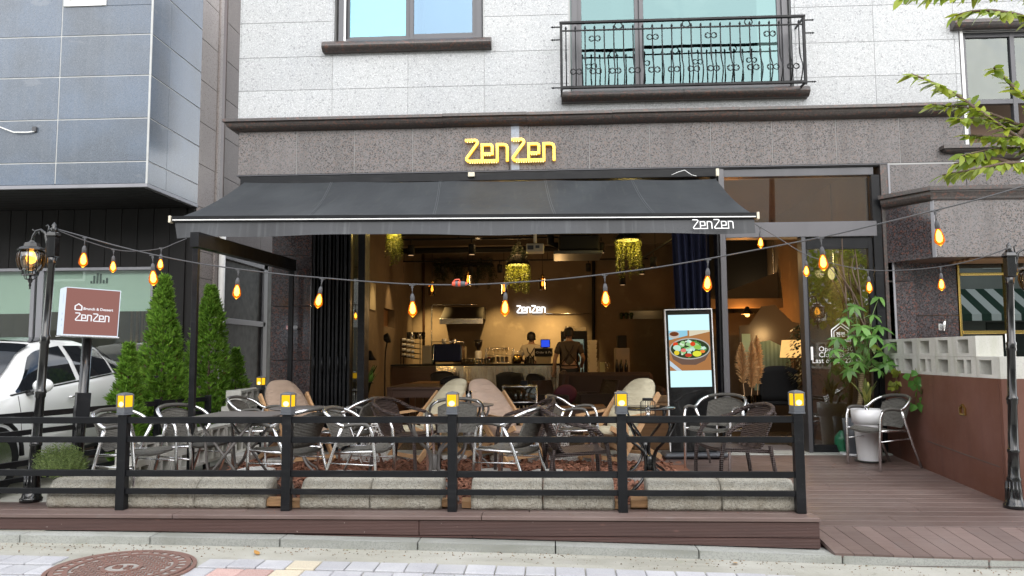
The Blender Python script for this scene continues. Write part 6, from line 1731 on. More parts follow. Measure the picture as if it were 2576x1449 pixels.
for k in range(6): g.tube([(aY(1322 + k * 4.0, 905, 14.98).x, 15.0 + .02 * (k % 2), 1.0), (aY(1322 + k * 4.0, 905, 14.98).x, 15.0, 1.12 + .02 * (k % 3))], .014, 8)
single('sauce_caddy', g, M['black_matte'], 'dark cluster of small bottles in front of the barista', 'caddy')
# display fridge, boxes, side machine, bottles
fr = thing('display_fridge', 'tall black display fridge with lit shelves behind the standing customer', 'fridge', (aY(1446, 900, 15.8).x, 16.1, 0))
fx0, fx1, fz = aY(1412, 900, 15.8).x, aY(1478, 900, 15.8).x, aY(1440, 833, 15.8).z
obj('cabinet', MB().box(fx0, fx0 + .06, 15.8, 16.4, 0, fz).box(fx1 - .06, fx1, 15.8, 16.4, 0, fz).box(fx0 + .06, fx1 - .06, 16.34, 16.4, 0, fz).box(fx0 + .06, fx1 - .06, 15.8, 16.34, fz - .16, fz).box(fx0 + .06, fx1 - .06, 15.8, 16.34, 0, .12), M['black_matte'], fr, world=True)
obj('back_light', MB().box(fx0 + .06, fx1 - .06, 16.33, 16.338, .12, fz - .16), pm('fridge lining', (.4, .42, .36), .4, emit=((.75, .85, .65), .12)), fr, world=True)
q = random.Random(4)
for k in range(5):
    z = .25 + k * .255
    sh_ = obj('shelf', MB().box(fx0 + .06, fx1 - .06, 15.85, 16.3, z, z + .012), M['alu'], fr, world=True)
    for j in range(6):
        r_ = q.uniform(.02, .03); hh_ = q.uniform(.1, .2)
        obj('bottle', MB().lathe([(0, 0), (r_, 0), (r_, hh_ * .65), (r_ * .4, hh_ * .85), (r_ * .4, hh_), (0, hh_)], 8), pm('drink', rnd.choice(((.05, .08, .04), (.3, .3, .25), (.25, .14, .05), (.08, .12, .14))), .3), sh_, loc=(fx0 + .1 + j * .066, 15.92 + .05 * (j % 2), z + .013), world=True)
obj('door_pane', MB().box(fx0 + .06, fx1 - .06, 15.805, 15.811, .12, fz - .16), M['glass_clear'], fr, world=True)
for k, (a, w_, h_, lab) in enumerate(((fx0 + .08, .20, .10, 'pale bakery box on top of the fridge, left one'), (fx0 + .30, .22, .085, 'pale bakery box on top of the fridge, right one'))):
    single('bakery_box', MB().cbox(a, a + w_, 15.9, 16.2, fz + .001, fz + h_, .01), M['cream_plastic'], lab, 'box')
sx = aY(1491, 925, 15.4).x
scn = thing('side_counter', 'dark side counter carrying boxes and bottles right of the fridge', 'counter', (sx + .5, 15.6, 0))
obj('cabinet', MB().cbox(sx - .15, sx + 1.05, 15.3, 15.9, 0, .74), M['dark_wood'], scn, world=True)
obj('worktop', MB().cbox(sx - .17, sx + 1.07, 15.28, 15.92, .741, .77), M['oak'], scn, world=True)
for k in range(8):
    single('takeaway_box', MB().prism([(-.075, 0), (.075, 0), (.088, .075), (.06, .085), (-.06, .085), (-.088, .075)], -.07, .07).beam((-.01, -.0715, .03), (.012, -.0715, .03), .004, .02), M['cream_plastic'],
           'cream takeaway box, ' + ('lowest', 'second lowest', 'third from below', 'fourth from below', 'fourth from the top', 'third from the top', 'second from the top', 'topmost')[k] + ' in the tall stack beside the fridge', 'box', (sx + rnd.uniform(-.008, .008), 15.45, .7705 + k * .0862), (0, 0, rnd.uniform(-.1, .1)), 'stacked takeaway boxes')
px_ = aY(1565, 890, 15.5)
dm = thing('drink_machine', 'grey drinks machine with a swirl pattern beside the wine bottles', 'machine', (px_.x, 15.6, .77))
obj('case', MB().cbox(aY(1548, 890, 15.5).x, aY(1584, 890, 15.5).x, 15.5, 15.85, .7705, 1.30, .01), pm('pale grey print', (.24, .22, .21), .4, layers=[('vor', (3, 1, 3), .2, .5, (.34, .27, .2), .6)]), dm, world=True)
obj('top_unit', MB().cbox(aY(1554, 860, 15.5).x, aY(1577, 860, 15.5).x, 15.52, 15.8, 1.301, 1.55, .01), M['black_matte'], dm, world=True)
bt = MB().lathe([(0, 0), (.035, 0), (.035, .18), (.013, .235), (.013, .30), (0, .30)], 12).mesh('bottle'); bt.materials.append(pm('dark wine glass', (.012, .012, .01), .12))
for x, lab in ((1552, 'dark wine bottle, left of three in front of the grey drinks machine'), (1563, 'dark wine bottle, middle of three in front of the grey drinks machine'), (1575, 'dark wine bottle, right of three in front of the grey drinks machine')):
    o = bpy.data.objects.new('wine_bottle', bt); o.location = (aY(x, 915, 15.4).x, 15.4, .7705); link(o)
    o['label'], o['category'], o['group'] = lab, 'bottle', 'wine bottles on the side counter'
wgx = aY(1527, 912, 15.38).x
single('wine_glass', MB().lathe([(.04, 0), (.04, .004), (.005, .01), (.005, .09), (.05, .14), (.055, .2), (.04, .26)], 14), gm.materials[0], 'large empty wine glass on the side counter', 'glass', (wgx, 15.36, .7705))
lx = aY(1515, 910, 15.4).x
single('menu_card', MB().cbox(lx - .05, lx + .05, 15.36, 15.40, .7705, 1.02, .004), pm('pale green card', (.45, .48, .3), .7), 'pale green menu card standing on the side counter', 'menu card')
# standing and desk lamps, sofa, tables, chairs
fl = thing('floor_lamp', 'black floor lamp with a round head in front of the counter left end', 'floor lamp', (aY(968, 1000, 13).x, 13.0, 0))
obj('stem', MB().tube(smooth([(0, 0, 0), (0, 0, 1.1), (.03, 0, 1.4), (.02, 0, 1.5)], 4), .012, 8).lathe([(.14, 0), (.14, .02)], 16), M['black_matte'], fl)
obj('shade', MB().lathe([(.09, -.04), (.075, .03), (.02, .06)], 14, Matrix.Translation((.03, 0, 1.47)) @ Matrix.Rotation(R(-110), 4, 'Y')), M['black_matte'], fl)
dx_ = aY(930, 890, 11.8)
dl = thing('desk_lamp', 'small black desk lamp shining down beside the folded doors', 'desk lamp', (dx_.x, 11.8, 0))
obj('stem', MB().tube([(-.05, 0, .76), (-.06, 0, 1.0), (-.02, 0, 1.26)], .008, 6).lathe([(.06, .755), (.06, .77)], 12), M['black_matte'], dl)
obj('shade', MB().lathe([(.11, 0), (.06, .07), (.025, .15)], 14, Matrix.Translation((0, 0, dx_.z - .1))), M['black_matte'], dl)
obj('lamp_face', MB().lathe([(0, .004), (.10, .004)], 14, Matrix.Translation((0, 0, dx_.z - .1))), em('lamp light', (1, .7, .35), 4), dl)
lamp('POINT', 'desk_light', (dx_.x, 11.8, dx_.z - .16), 7, (1, .7, .35), .05)
def cafe_table(label, x0, x1, y0, y1, h=.74, m='dark_wood'):
    t = thing('wooden_table', label, 'table', ((x0 + x1) / 2, (y0 + y1) / 2, 0), 0, 'wooden tables inside the cafe')
    cx_, cy_ = (x0 + x1) / 2, (y0 + y1) / 2
    a, b = (x1 - x0) / 2, (y1 - y0) / 2
    obj('table_top', MB().cbox(-a, a, -b, b, h - .035, h), M[m], t)
    for sx in (-1, 1):
        for sy in (-1, 1): obj('leg', MB().box(sx * (a - .04) - .035, sx * (a - .04) + .035, sy * (b - .04) - .035, sy * (b - .04) + .035, 0, h - .0355), M['dark_wood'], t)
    for sy in (-1, 1): obj('apron', MB().box(-a + .04, a - .04, sy * (b - .04) - .01, sy * (b - .04) + .01, h - .14, h - .036), M['dark_wood'], t)
    return t
cafe_table('dark brown wooden table just inside beside the folded doors', -2.25, -1.45, 10.3, 11.6, .76)
cafe_table('orange brown wooden table in front of the counter', -2.3, -1.35, 12.3, 13.1, .74, 'oak')
cafe_table('low oak table beside the dark sofa', -.15, .75, 11.4, 12.0, .42, 'oak')
def dark_chair(label, loc, rz):
    t = thing('padded_chair', label, 'chair', loc, rz, 'dark padded chairs inside the cafe')
    obj('seat', MB().cbox(-.22, .22, -.22, .22, .40, .46, .02), M['black_fabric'], t)
    obj('backrest', thick(lambda u, v: ((u - .5) * .44, .22 + .09 * v - .05 * math.sin(math.pi * u), .46 + .42 * v - .06 * (abs(u - .5) * 2) ** 3 * v), 8, 6, (0, .04, 0)), M['black_fabric'], t)
    for sx in (-1, 1):
        for sy in (-1, 1): obj('leg', MB().tube([(sx * .19, sy * .19, .40), (sx * .21, sy * .21 + .01, 0)], .014, 6), M['black_matte'], t)
    return t
dc = dark_chair('dark padded chair behind the pale lounger, before the counter', (-1.25, 11.2, 0), R(60))
for (x, y), a, lab in (((-.55, 12.2), -50, 'dark padded chair between the loungers in front of the counter'), ((-.75, 13.9), 170, 'dark round backed chair directly before the steel counter'), ((-2.0, 14.2), 20, 'dark chair under the floor lamp at the counter left end'), ((-.35, 13.2), 120, 'dark armchair right of the glass case table')):
    dup(dc, (x, y, 0), R(a), lab, 'dark padded chairs inside the cafe')
so_ = thing('sofa', 'dark brown fabric sofa below the narrow back window', 'sofa', (.75, 13.6, 0))
obj('base', MB().cbox(-.55, 1.0, -.4, .4, .08, .42, .04), M['sofa'], so_)
obj('backrest', MB().cbox(-.55, 1.0, .2, .42, .42, .86, .06), M['sofa'], so_)
obj('arm', MB().cbox(-.72, -.551, -.4, .42, .08, .86, .06, Matrix.Rotation(R(4), 4, 'Y')), M['sofa'], so_)
obj('arm', MB().cbox(1.001, 1.15, -.4, .42, .08, .62, .06), M['sofa'], so_)
for i, (x, y, m_, lab) in enumerate(((.55, 12.25, 'dark', 'dark wicker tub chair facing left in front of the sofa'), (.12, 12.0, 'dark', 'dark wicker tub chair with a wine red cushion'))):
    t = thing('tub_chair', lab, 'armchair', (x, y, 0), R(-70 if i == 0 else 60), 'dark tub chairs')
    obj('seat', MB().cbox(-.26, .26, -.28, .25, .25, .40, .03), M['sofa'], t)
    obj('backrest', thick(lambda u, v: ((u - .5) * .58, .24 + .12 * v - .04 * math.sin(math.pi * u), .36 + .42 * v), 8, 6, (0, .04, 0)), M['wicker_brown'], t)
    for sx in (-1, 1):
        obj('arm', MB().cbox(sx * .29 - .025, sx * .29 + .025, -.28, .26, .05, .58, .015), M['wicker_brown'], t)
        obj('leg', MB().box(sx * .25 - .02, sx * .25 + .02, -.26, -.22, 0, .25).box(sx * .25 - .02, sx * .25 + .02, .2, .24, 0, .25), M['black_matte'], t)
single('cushion', MB().sphere((0, 0, 0), .2, 12, 8, (1, .4, .9)), pm('wine red cushion', (.085, .014, .025), .8), 'wine red cushion leaning in the dark tub chair', 'cushion', (.16, 11.92, .56), (R(25), 0, R(20)))
gt = thing('glass_case_table', 'small glass display table on chrome legs holding greenery and bottles', 'side table', (aY(1308, 960, 11.2).x, 11.2, 0))
w_, h0, h1 = .24, .51, .73
g = MB()
for sx in (-1, 1):
    for sy in (-1, 1): g.tube([(sx * w_, sy * .2, 0), (sx * w_, sy * .2, h1)], .011, 6)
for z in (h0, h1):
    for sy in (-1, 1): g.tube([(-w_, sy * .2, z), (w_, sy * .2, z)], .011, 6)
    for sx in (-1, 1): g.tube([(sx * w_, -.2, z), (sx * w_, .2, z)], .011, 6)
obj('frame', g, M['alu'], gt)
obj('pane', MB().box(-w_, w_, -.203, -.199, h0, h1).box(-w_, w_, -.2, .2, h1 - .002, h1 + .004), M['glass_clear'], gt)
obj('back_board', MB().box(-w_, w_, .19, .196, h0, h1).box(-w_, w_, -.19, .19, h0, h0 + .005), M['black_matte'], gt)
q = random.Random(5); g = MB()
for k in range(50): strand(g, (q.uniform(-.2, .2), q.uniform(-.15, .1), h0 + q.uniform(.06, .19)), .05, q, .025)
obj('greenery', g, M['vine_dark'], gt)
for k in range(3): obj('bottle', MB().lathe([(0, 0), (.03, 0), (.03, .1), (.012, .13), (.012, .16), (0, .16)], 10), M['glass_dark'], gt, loc=(-.06 + .08 * k, -.13, h0 + .006))
single('small_box', MB().cbox(-.05, .05, -.05, .05, 0, .07, .006), M['black_matte'], 'small black speaker box on the glass case table', 'speaker', (gt.location.x + .06, 11.2, h1 + .0125))
# palm by the folding doors
def blade_plant(name, label, cat, loc, n, L, wd, m, pot, seed, arch=.5, potm='pot_black', potr=.11, poth=.2):
    q = random.Random(seed)
    t = thing(name, label, cat, loc)
    if pot: obj('pot', MB().lathe([(potr * .75, 0), (potr, poth), (potr * .9, poth), (potr * .85, poth - .03), (0, poth - .03)], 18), M[potm], t)
    for k in range(n):
        a = 6.283 * k / n + q.uniform(-.3, .3); e = q.uniform(.15, 1) * arch; l = L * q.uniform(.7, 1)
        P = []
        for j in range(6):
            u = j / 5
            P.append(Vector((math.cos(a) * e * l * u * u, math.sin(a) * e * l * u * u, (poth - .03 if pot else 0) + l * (u - .25 * e * u * u))))
        g = MB(); sd_ = Vector((-math.sin(a), math.cos(a), 0))
        vs_ = []
        for j, p in enumerate(P):
            w2 = wd * math.sin(math.pi * min(.97, (j + .6) / 6)) * .5
            vs_ += [p - sd_ * w2, p + Vector((math.cos(a), math.sin(a), 0)) * w2 * -.35, p + sd_ * w2]
        g.add(vs_, [(j * 3 + i, j * 3 + i + 1, j * 3 + i + 4, j * 3 + i + 3) for j in range(5) for i in (0, 1)], True)
        obj('leaf', g, m, t)
    return t
blade_plant('palm_plant', 'dark green potted palm under the desk lamp', 'potted plant', (aY(925, 950, 12.0).x, 12.0, .35), 22, .62, .05, leafmat('palm leaf', (.015, .04, .012)), True, 9, .9, 'oak')
# curtain
cu = thing('navy_curtain', 'long navy curtain gathered at the right end of the shop opening', 'curtain', (1.85, 9.9, 3.3))
cx0, cx1 = aY(1690, 640, 9.95).x, 2.02
def cur(u, v):
    nar = .0 if v < .1 else 1
    left = cx0 + (1.62 - cx0) * max(0, (v - .1) / .9) ** 1.3 * 1.0
    x = left + (cx1 - left) * u
    return (x, 9.95 + .05 * math.sin(u * 34) + .02 * math.sin(u * 13 + 2), 3.4 - 3.2 * v)
obj('cloth', MB().grid(cur, 70, 20), M['navy_cloth'], cu, world=True)
obj('rail', MB().tube([(cx0 - .1, 9.95, 3.41), (cx1, 9.95, 3.41)], .012, 8), M['black_matte'], cu, world=True)
# ---- behind the open door: vases, mirror picture, lamp, ficus, chair
def pampas(label, loc, plumes, seed):
    q = random.Random(seed)
    t = thing('pampas_vase', label, 'vase', loc, 0, 'tall glass vases of dried pampas grass')
    obj('vase', MB().lathe([(0, 0), (.075, 0), (.075, .62), (.071, .62), (.071, .012), (0, .012)], 16), M['glass_clear'], t)
    obj('pebbles', MB().lathe([(0, .013), (.069, .013), (.069, .06), (0, .065)], 14), M['brass'], t)
    for (dx, dy, h_, L) in plumes:
        obj('stem', MB().tube([(dx * .2, 0, .02), (dx * .5, dy * .5, h_ * .6), (dx, dy, h_)], .006, 5), M['pale_wood'], t)
        g = MB()
        for k in range(700):
            u = q.random(); a = q.uniform(0, 6.28)
            c = Vector((dx, dy, h_ + L * u)) + Vector((dx * .15 * u, 0, 0))
            ln_ = .105 * math.sin(math.pi * min(.97, .15 + u * .85)) + .02
            d = Vector((math.cos(a), math.sin(a), q.uniform(.5, 1.8))).normalized() * ln_
            d.x += dx * .1
            w2 = Vector((-math.sin(a), math.cos(a), 0)) * .005
            g.add([c - w2, c + w2, c + d * .7 + Vector((0, 0, -.004)), c + d - Vector((0, 0, .02))], [(0, 1, 2), (0, 2, 3)])
        obj('plume', g, leafmat('pampas plume', (.66, .41, .19), .2, .4, .8, (.74, .50, .26)), t)
    return t
a = aY(1880, 1060, 10.6); b = aY(1912, 1060, 10.5)
pampas('left tall glass vase of dried pampas inside the open door', (a.x, 10.55, 0), [(-.05, 0, .78, .55), (.07, .03, .72, .62)], 1)
pampas('right tall glass vase of dried pampas inside the open door', (b.x + .02, 10.75, 0), [(.03, 0, .76, .66)], 2)
mi = thing('art_panel', 'tall dark panel with a pale green drapery picture leaning on the right wall', 'picture', (3.35, 12.0, 0))
obj('panel', MB().prism([(-.5, 0), (.55, 0), (.55, 1.60), (.3, 1.66), (.05, 1.92), (-.15, 1.9), (-.35, 1.62), (-.5, 1.60)], 0, .04), pm('dull brown mirror', (.085, .06, .042), .25), mi)
M['art'] = pm('pale green drapery print', (.20, .30, .22), .7, layers=[('noise', (5, 1, 2), .4, .62, (.36, .46, .36), .9), ('wavex', (5, 1, 3), .3, .8, (.10, .15, .11), .5)])
obj('print', MB().prism([(-.3, .62), (.25, .62), (.28, 1.0), (.15, 1.28), (-.05, 1.38), (-.26, 1.34), (-.34, 1.2), (-.36, .9)], -.004, -.001), M['art'], mi)
obj('print_edge', MB().box(-.47, -.34, -.004, -.001, 1.0, 1.48), pm('mint strip', (.33, .48, .38), .6), mi)
tl = aY(1992, 880, 11.3)
tlm = thing('table_lamp', 'lit table lamp with a drum shade behind the dark leafy plant', 'table lamp', (tl.x, 11.3, 0))
M['lampshade'] = em('lit linen shade', (1.0, .56, .18), 1.15)
obj('shade', MB().lathe([(.17, tl.z - .11), (.135, tl.z + .14)], 20), M['lampshade'], tlm)
obj('base', MB().lathe([(.1, .0), (.09, .02), (.02, .04), (.02, tl.z - .1)], 14), M['dark_wood'], tlm)
lamp('POINT', 'table_light', (tl.x, 11.1, tl.z + .25), 10, WARM, .1)
ft = thing('ficus_tree', 'dark leafy ficus tree in front of the lit table lamp', 'indoor tree', (tl.x - .02, 10.7, 0))
q = random.Random(12)
obj('pot', MB().lathe([(.1, 0), (.14, .28), (.13, .28), (.12, .25), (0, .25)], 16), M['pot_black'], ft)
obj('trunk', MB().tube([(0, 0, .2), (.02, 0, .6), (-.01, 0, 1.0), (.0, 0, 1.5)], [.018, .015, .012, .006], 7), M['bark'], ft)
g = MB()
for k in range(420):
    u = q.random(); a = q.uniform(0, 6.28)
    rr = .26 * math.sin(math.pi * (.15 + .8 * u)) * math.sqrt(q.random())
    c = Vector((math.cos(a) * rr - .06 * (u > .8), math.sin(a) * rr, .72 + .85 * u))
    d = Vector((math.cos(a), math.sin(a), -.7)).normalized() * q.uniform(.05, .075)
    s_ = d.cross(Vector((0, 0, 1))).normalized() * .017
    g.add([c, c + d * .5 + s_, c + d, c + d * .5 - s_], [(0, 1, 2, 3)])
obj('crown', g, leafmat('ficus leaf', (.016, .028, .010), .4, .1), ft)
dup(dc, (3.15, 11.2, 0), R(170), 'black padded chair right inside the open entrance door', 'dark padded chairs inside the cafe', scale=(1.15, 1.1, 1.15))
pl_ = aY(1880, 790, 13.4)
pt = thing('shade_pendant', 'dark metal pendant lamp glowing orange under the loft beam', 'pendant lamp', pl_)
obj('shade', MB().lathe([(.13, 0), (.06, .06), (.03, .12), (.012, .13)], 16), M['black_metal'], pt)
obj('bulb', MB().sphere((0, 0, -.01), .04, 10, 8), em('hot bulb', (1, .45, .08), 8), pt)
obj('cord', MB().tube([(0, 0, .13), (0, 0, 1.98 - pl_.z)], .008, 5), M['black_matte'], pt)
lamp('POINT', 'pendant_light', (pl_.x, 13.6, pl_.z - .10), 20, (1, .38, .08), .05)
for px_, py_, lab in ((1944, 730, 'small lit bulkhead wall light above the art panel'), (2093, 688, 'small lit bulkhead wall light seen through the fixed glass')):
    p = aX(px_, py_, XR - .05)
    t = thing('bulkhead_light', lab, 'wall light', (XR - .002, p.y, p.z), 0, 'bulkhead lights on the right wall')
    obj('base', MB().sphere((-.01, 0, 0), .10, 12, 8, (.25, .75, 1.15)), M['black_metal'], t)
    obj('lens', MB().sphere((-.05, 0, 0), .08, 12, 8, (.7, .65, 1.1)), em('bulkhead lens', (1, .72, .34), 2.4), t)
    obj('conduit', MB().tube([(-.02, 0, .12), (-.02, 0, 3.6 - p.z)], .010, 6), M['alu'], t)
    lamp('POINT', 'bulkhead_glow', (XR - .22, p.y, p.z), 5, (1, .7, .36), .06)
fw = thing('log_box', 'oak box of split firewood just inside behind the screen', 'firewood box', (1.35, 9.95, 0))
obj('crate', MB().box(-.35, .35, -.15, .15, 0, .5), M['oak'], fw)
for k in range(6): obj('log', split_log(.5, .05, 40 + k), M['log'], fw, loc=(-.3 + .05 * (k % 2), -.1 + .06 * (k % 3), .50 + .07 * (k // 3)))
lamp('POINT', 'door_glow', (2.75, 12.0, 2.6), 9, WARM, .15)
# door mat
single('door_mat', MB().cbox(2.15, 2.98, 9.66, 10.2, .0005, .012, .003), pm('grey ribbed mat', (.16, .14, .14), .9), 'grey doormat just inside the open entrance', 'doormat')

# ---- people
def skin_body(name, verts, edges, radii, m, parent, sub=2, root=0):
    me = bpy.data.meshes.new(name)
    me.from_pydata([tuple(v) for v in verts], edges, [])
    o = bpy.data.objects.new(name, me); link(o, parent)
    sk = o.modifiers.new('skin', 'SKIN'); sk.use_smooth_shade = True
    for i, r_ in enumerate(radii):
        d = me.skin_vertices[0].data[i]; d.radius = r_ if isinstance(r_, tuple) else (r_, r_); d.use_root = (i == root)
    ss = o.modifiers.new('sub', 'SUBSURF'); ss.levels = ss.render_levels = sub
    me.materials.append(m)
    return o
def person(label, loc, rz, shirt, trousers, apron, hgt, arms, hairlen=.0):
    t = thing('person', label, 'person', loc, rz)
    k = hgt / 1.72
    V, E, Rr = [], [], []
    def j(p, r_, par=None):
        V.append(Vector(p) * k); Rr.append(tuple(x * k for x in r_) if isinstance(r_, tuple) else r_ * k)
        if par is not None: E.append((par, len(V) - 1))
        return len(V) - 1
    pel = j((0, 0, .95), (.15, .10)); ch = j((0, .01, 1.18), (.13, .095), pel); up = j((0, .015, 1.36), (.155, .09), ch)
    nk = j((0, .0, 1.47), .052, up); hb = j((0, -.01, 1.53), .06, nk)
    h1 = j((0, -.012, 1.60), (.078, .09), hb); h2 = j((0, -.005, 1.67), (.070, .085), h1)
    hand_pts = []
    for s_, A in ((-1, arms[0]), (1, arms[1])):
        sh_ = j((s_ * .17, .01, 1.385), .058, up)
        el = j((s_ * A[0][0], A[0][1], A[0][2]), .040, sh_); wr = j((s_ * A[1][0], A[1][1], A[1][2]), .027, el)
        d = (V[wr] - V[el]).normalized()
        pm_ = j(tuple((V[wr] + d * .06 * k) / k), (.034, .02), wr)
        side = d.cross(Vector((0, 0, 1)));  side = side.normalized() if side.length > .1 else Vector((1, 0, 0))
        for f_ in range(4):
            base = V[pm_] / k + side * (f_ - 1.5) * .017
            a_ = j(tuple(base + d * .035), .0095, pm_); j(tuple(base + d * (.07 - .006 * abs(f_ - 1.5)) + Vector((0, 0, -.012))), .008, a_)
        j(tuple(V[wr] / k + d * .045 + side * .045 * s_), .010, wr)
    for s_ in (-1, 1):
        hp = j((s_ * .09, 0, .90), .095, pel); kn = j((s_ * .10, -.02, .50), .062, hp); an = j((s_ * .10, .02, .09), .042, kn); j((s_ * .11, -.12, .035), (.04, .035), an)
    skin_body('body', V, E, Rr, M['skin'], t)
    # face details
    f = MB()
    f.sphere((0, -.105 * k, 1.59 * k), .014 * k, 8, 6, (1, 1.2, 1.4))
    for s_ in (-1, 1): f.sphere((s_ * .082 * k, .005 * k, 1.60 * k), .02 * k, 8, 6, (.5, .8, 1.3))
    obj('nose_and_ears', f, M['skin'], t)
    f = MB()
    for s_ in (-1, 1): f.sphere((s_ * .032 * k, -.094 * k, 1.618 * k), .010 * k, 8, 6)
    f.sphere((0, -.098 * k, 1.555 * k), .016 * k, 8, 6, (1.3, .4, .35))
    obj('eyes_and_mouth', f, M['hair'], t)
    obj('hair', MB().grid(lambda u, v: Vector((math.cos(u * 6.283) * math.sin(v * 1.75) * .094, .012 + math.sin(u * 6.283) * math.sin(v * 1.75) * .108, 1.635 + math.cos(v * 1.75) * .098 - (.07 if v > .9 and math.sin(u * 6.283) > -.3 else 0) - hairlen * (v > .95 and math.sin(u * 6.283) > 0))) * k, 24, 12), M['hair'], t)
    # clothes follow the same joints, a little fuller
    V2 = [V[pel] + Vector((0, 0, -.02)), V[ch], V[up], V[nk] + Vector((0, 0, -.02))]
    E2 = [(0, 1), (1, 2), (2, 3)]; R2 = [(.168 * k, .125 * k), (.152 * k, .115 * k), (.172 * k, .108 * k), .066 * k]
    for s_, A in ((-1, arms[0]), (1, arms[1])):
        shp = Vector((s_ * .175, .01, 1.385)) * k; elp = Vector((s_ * A[0][0], A[0][1], A[0][2])) * k
        V2 += [shp, shp.lerp(elp, .72)]; n = len(V2); E2 += [(2, n - 2), (n - 2, n - 1)]; R2 += [.072 * k, .066 * k]
    skin_body('shirt', V2, E2, R2, shirt, t)
    V3 = [V[pel]]; E3 = []; R3 = [(.158 * k, .112 * k)]
    for s_ in (-1, 1):
        for p_, r_ in (((s_ * .09, 0, .88), .105), ((s_ * .10, -.02, .50), .078), ((s_ * .10, .02, .10), .062)):
            V3.append(Vector(p_) * k); R3.append(r_ * k)
            E3.append((0 if r_ == .105 else len(V3) - 2, len(V3) - 1))
    skin_body('trousers', V3, E3, R3, trousers, t)
    for s_ in (-1, 1): obj('shoe', MB().sphere((s_ * .105 * k, -.05 * k, .04 * k), .06 * k, 10, 6, (.75, 2.0, .66)), M['black_matte'], t)
    if apron:
        g = MB()
        bk = .135 * k
        for s_ in (-1, 1): g.tube([(s_ * .10 * k, -.10 * k, 1.36 * k), (s_ * .105 * k, .04 * k, 1.44 * k), (s_ * .05 * k, bk, 1.30 * k), (-s_ * .13 * k, bk - .01, 1.06 * k), (-s_ * .165 * k, .03, 1.0 * k)], .011 * k, 5)
        g.tube([(math.cos(a_ / 12 * 6.283) * .185 * k, math.sin(a_ / 12 * 6.283) * .142 * k, 1.0 * k) for a_ in range(12)], .011 * k, 5, closed=True)
        obj('apron_straps', g, apron, t)
        obj('apron', thick(lambda u, v: ((u - .5) * .36 * k, (-.145 - .02 * math.sin(math.pi * u)) * k, (.58 + .72 * v) * k), 8, 8, (0, -.006, 0)), apron, t)
    return t
pf = aY(1432, 900, 14.3)
person('person seen from behind in a grey brown shirt with crossed apron straps', (pf.x, 14.35, 0), R(180), pm('grey brown shirt', (.085, .062, .048), .85), pm('dark jeans', (.012, .014, .022), .85), pm('dark apron', (.035, .022, .018), .8), 1.68,
       [((.27, -.02, 1.14), (.25, -.22, 1.02)), ((.27, .02, 1.13), (.29, -.06, .90))])
pb = aY(1337, 890, 15.85)
person('person behind the counter in a white shirt and dark apron turned to the wall', (pb.x, 15.95, 0), R(168), pm('white shirt', (.62, .56, .46), .8), M['black_fabric'], pm('dark apron', (.03, .022, .02), .8), 1.64,
       [((.27, -.05, 1.15), (.16, -.27, 1.06)), ((.28, -.03, 1.13), (.15, -.28, 1.06))])
# ================================================================ PLANTS
M['thuja'] = leafmat('conifer spray', (.125, .265, .036), .5, .55, .5, (.24, .40, .055))
M['thuja_dry'] = leafmat('dry conifer spray', (.16, .085, .03), .4, .2)
def conifer(label, px_, Y, ytop, wpx, seed, n, z0=.05):
    q = random.Random(seed)
    top = aY(px_, ytop, Y); H_ = top.z - z0; rad = wpx * Y / F / 2
    t = thing('conifer', label, 'conifer', (top.x, Y, z0), 0, 'columnar conifers along the side fence')
    obj('trunk', MB().tube([(0, 0, -.15), (0, 0, H_ * .9)], [.03, .006], 7), M['bark'], t)
    g = MB(); ph = [q.uniform(0, 6) for _ in range(5)]
    for k in range(n):
        u = q.random() ** .85
        a = q.uniform(0, 6.283)
        env = rad * min(1.0, 1.75 * (1 - u) ** .85 + .04) * (.80 + .20 * min(1, u / .12)) * (1 + .16 * math.sin(3 * a + ph[0] + 5 * u) + .12 * math.sin(7 * u * 3 + ph[1] + a))
        r_ = env * (1 - .55 * q.random() ** 2.2)
        c = Vector((math.cos(a) * r_, math.sin(a) * r_, u * H_))
        out = Vector((math.cos(a), math.sin(a), q.uniform(.25, 1.5))).normalized()
        L = q.uniform(.045, .085) * (1.15 - .3 * u)
        up = Vector((q.gauss(0, .5), q.gauss(0, .5), 1)).cross(out).normalized()
        b = len(g.v)
        for s_ in (-1, 1, -.5, .5, 0):
            d = (out + up * s_ * .75).normalized() * L * (1 - .25 * abs(s_))
            o_ = c + out * L * .25 * (1 - abs(s_))
            w2 = up.cross(d).cross(d).normalized() * L * .13
            g.v += [tuple(o_), tuple(o_ + d * .55 + w2), tuple(o_ + d), tuple(o_ + d * .55 - w2)]
            i = len(g.v) - 4; g.f.append((i, i + 1, i + 2, i + 3)); g.s.append(False)
        # join the five leaflets of one spray into one island through a shared root
    obj('foliage', g, M['thuja'], t)
    g = MB()
    for k in range(n // 9):
        u, a = q.random() * .8, q.uniform(0, 6.283)
        r_ = rad * .80 * min(1, 1.75 * (1 - u) ** .85)
        c = Vector((math.cos(a) * r_, math.sin(a) * r_, u * H_)); d = Vector((math.cos(a), math.sin(a), q.uniform(-.6, .6))).normalized() * q.uniform(.03, .06); w2 = d.orthogonal().normalized() * .012
        g.add([c - w2, c + d, c + w2], [(0, 1, 2)])
    obj('dry_sprays', g, M['thuja_dry'], t)
    return t
conifer('small bright green conifer in front of the white car', 325, 7.75, 868, 64, 1, 1500)
conifer('tallest bushy green conifer left of the black steel post', 415, 8.42, 698, 94, 2, 3400)
conifer('tall dark green conifer right of the black steel post', 531, 9.6, 722, 104, 3, 3300)
conifer('low dark conifer at the far end beside the black side door', 594, 10.2, 880, 62, 4, 1100)
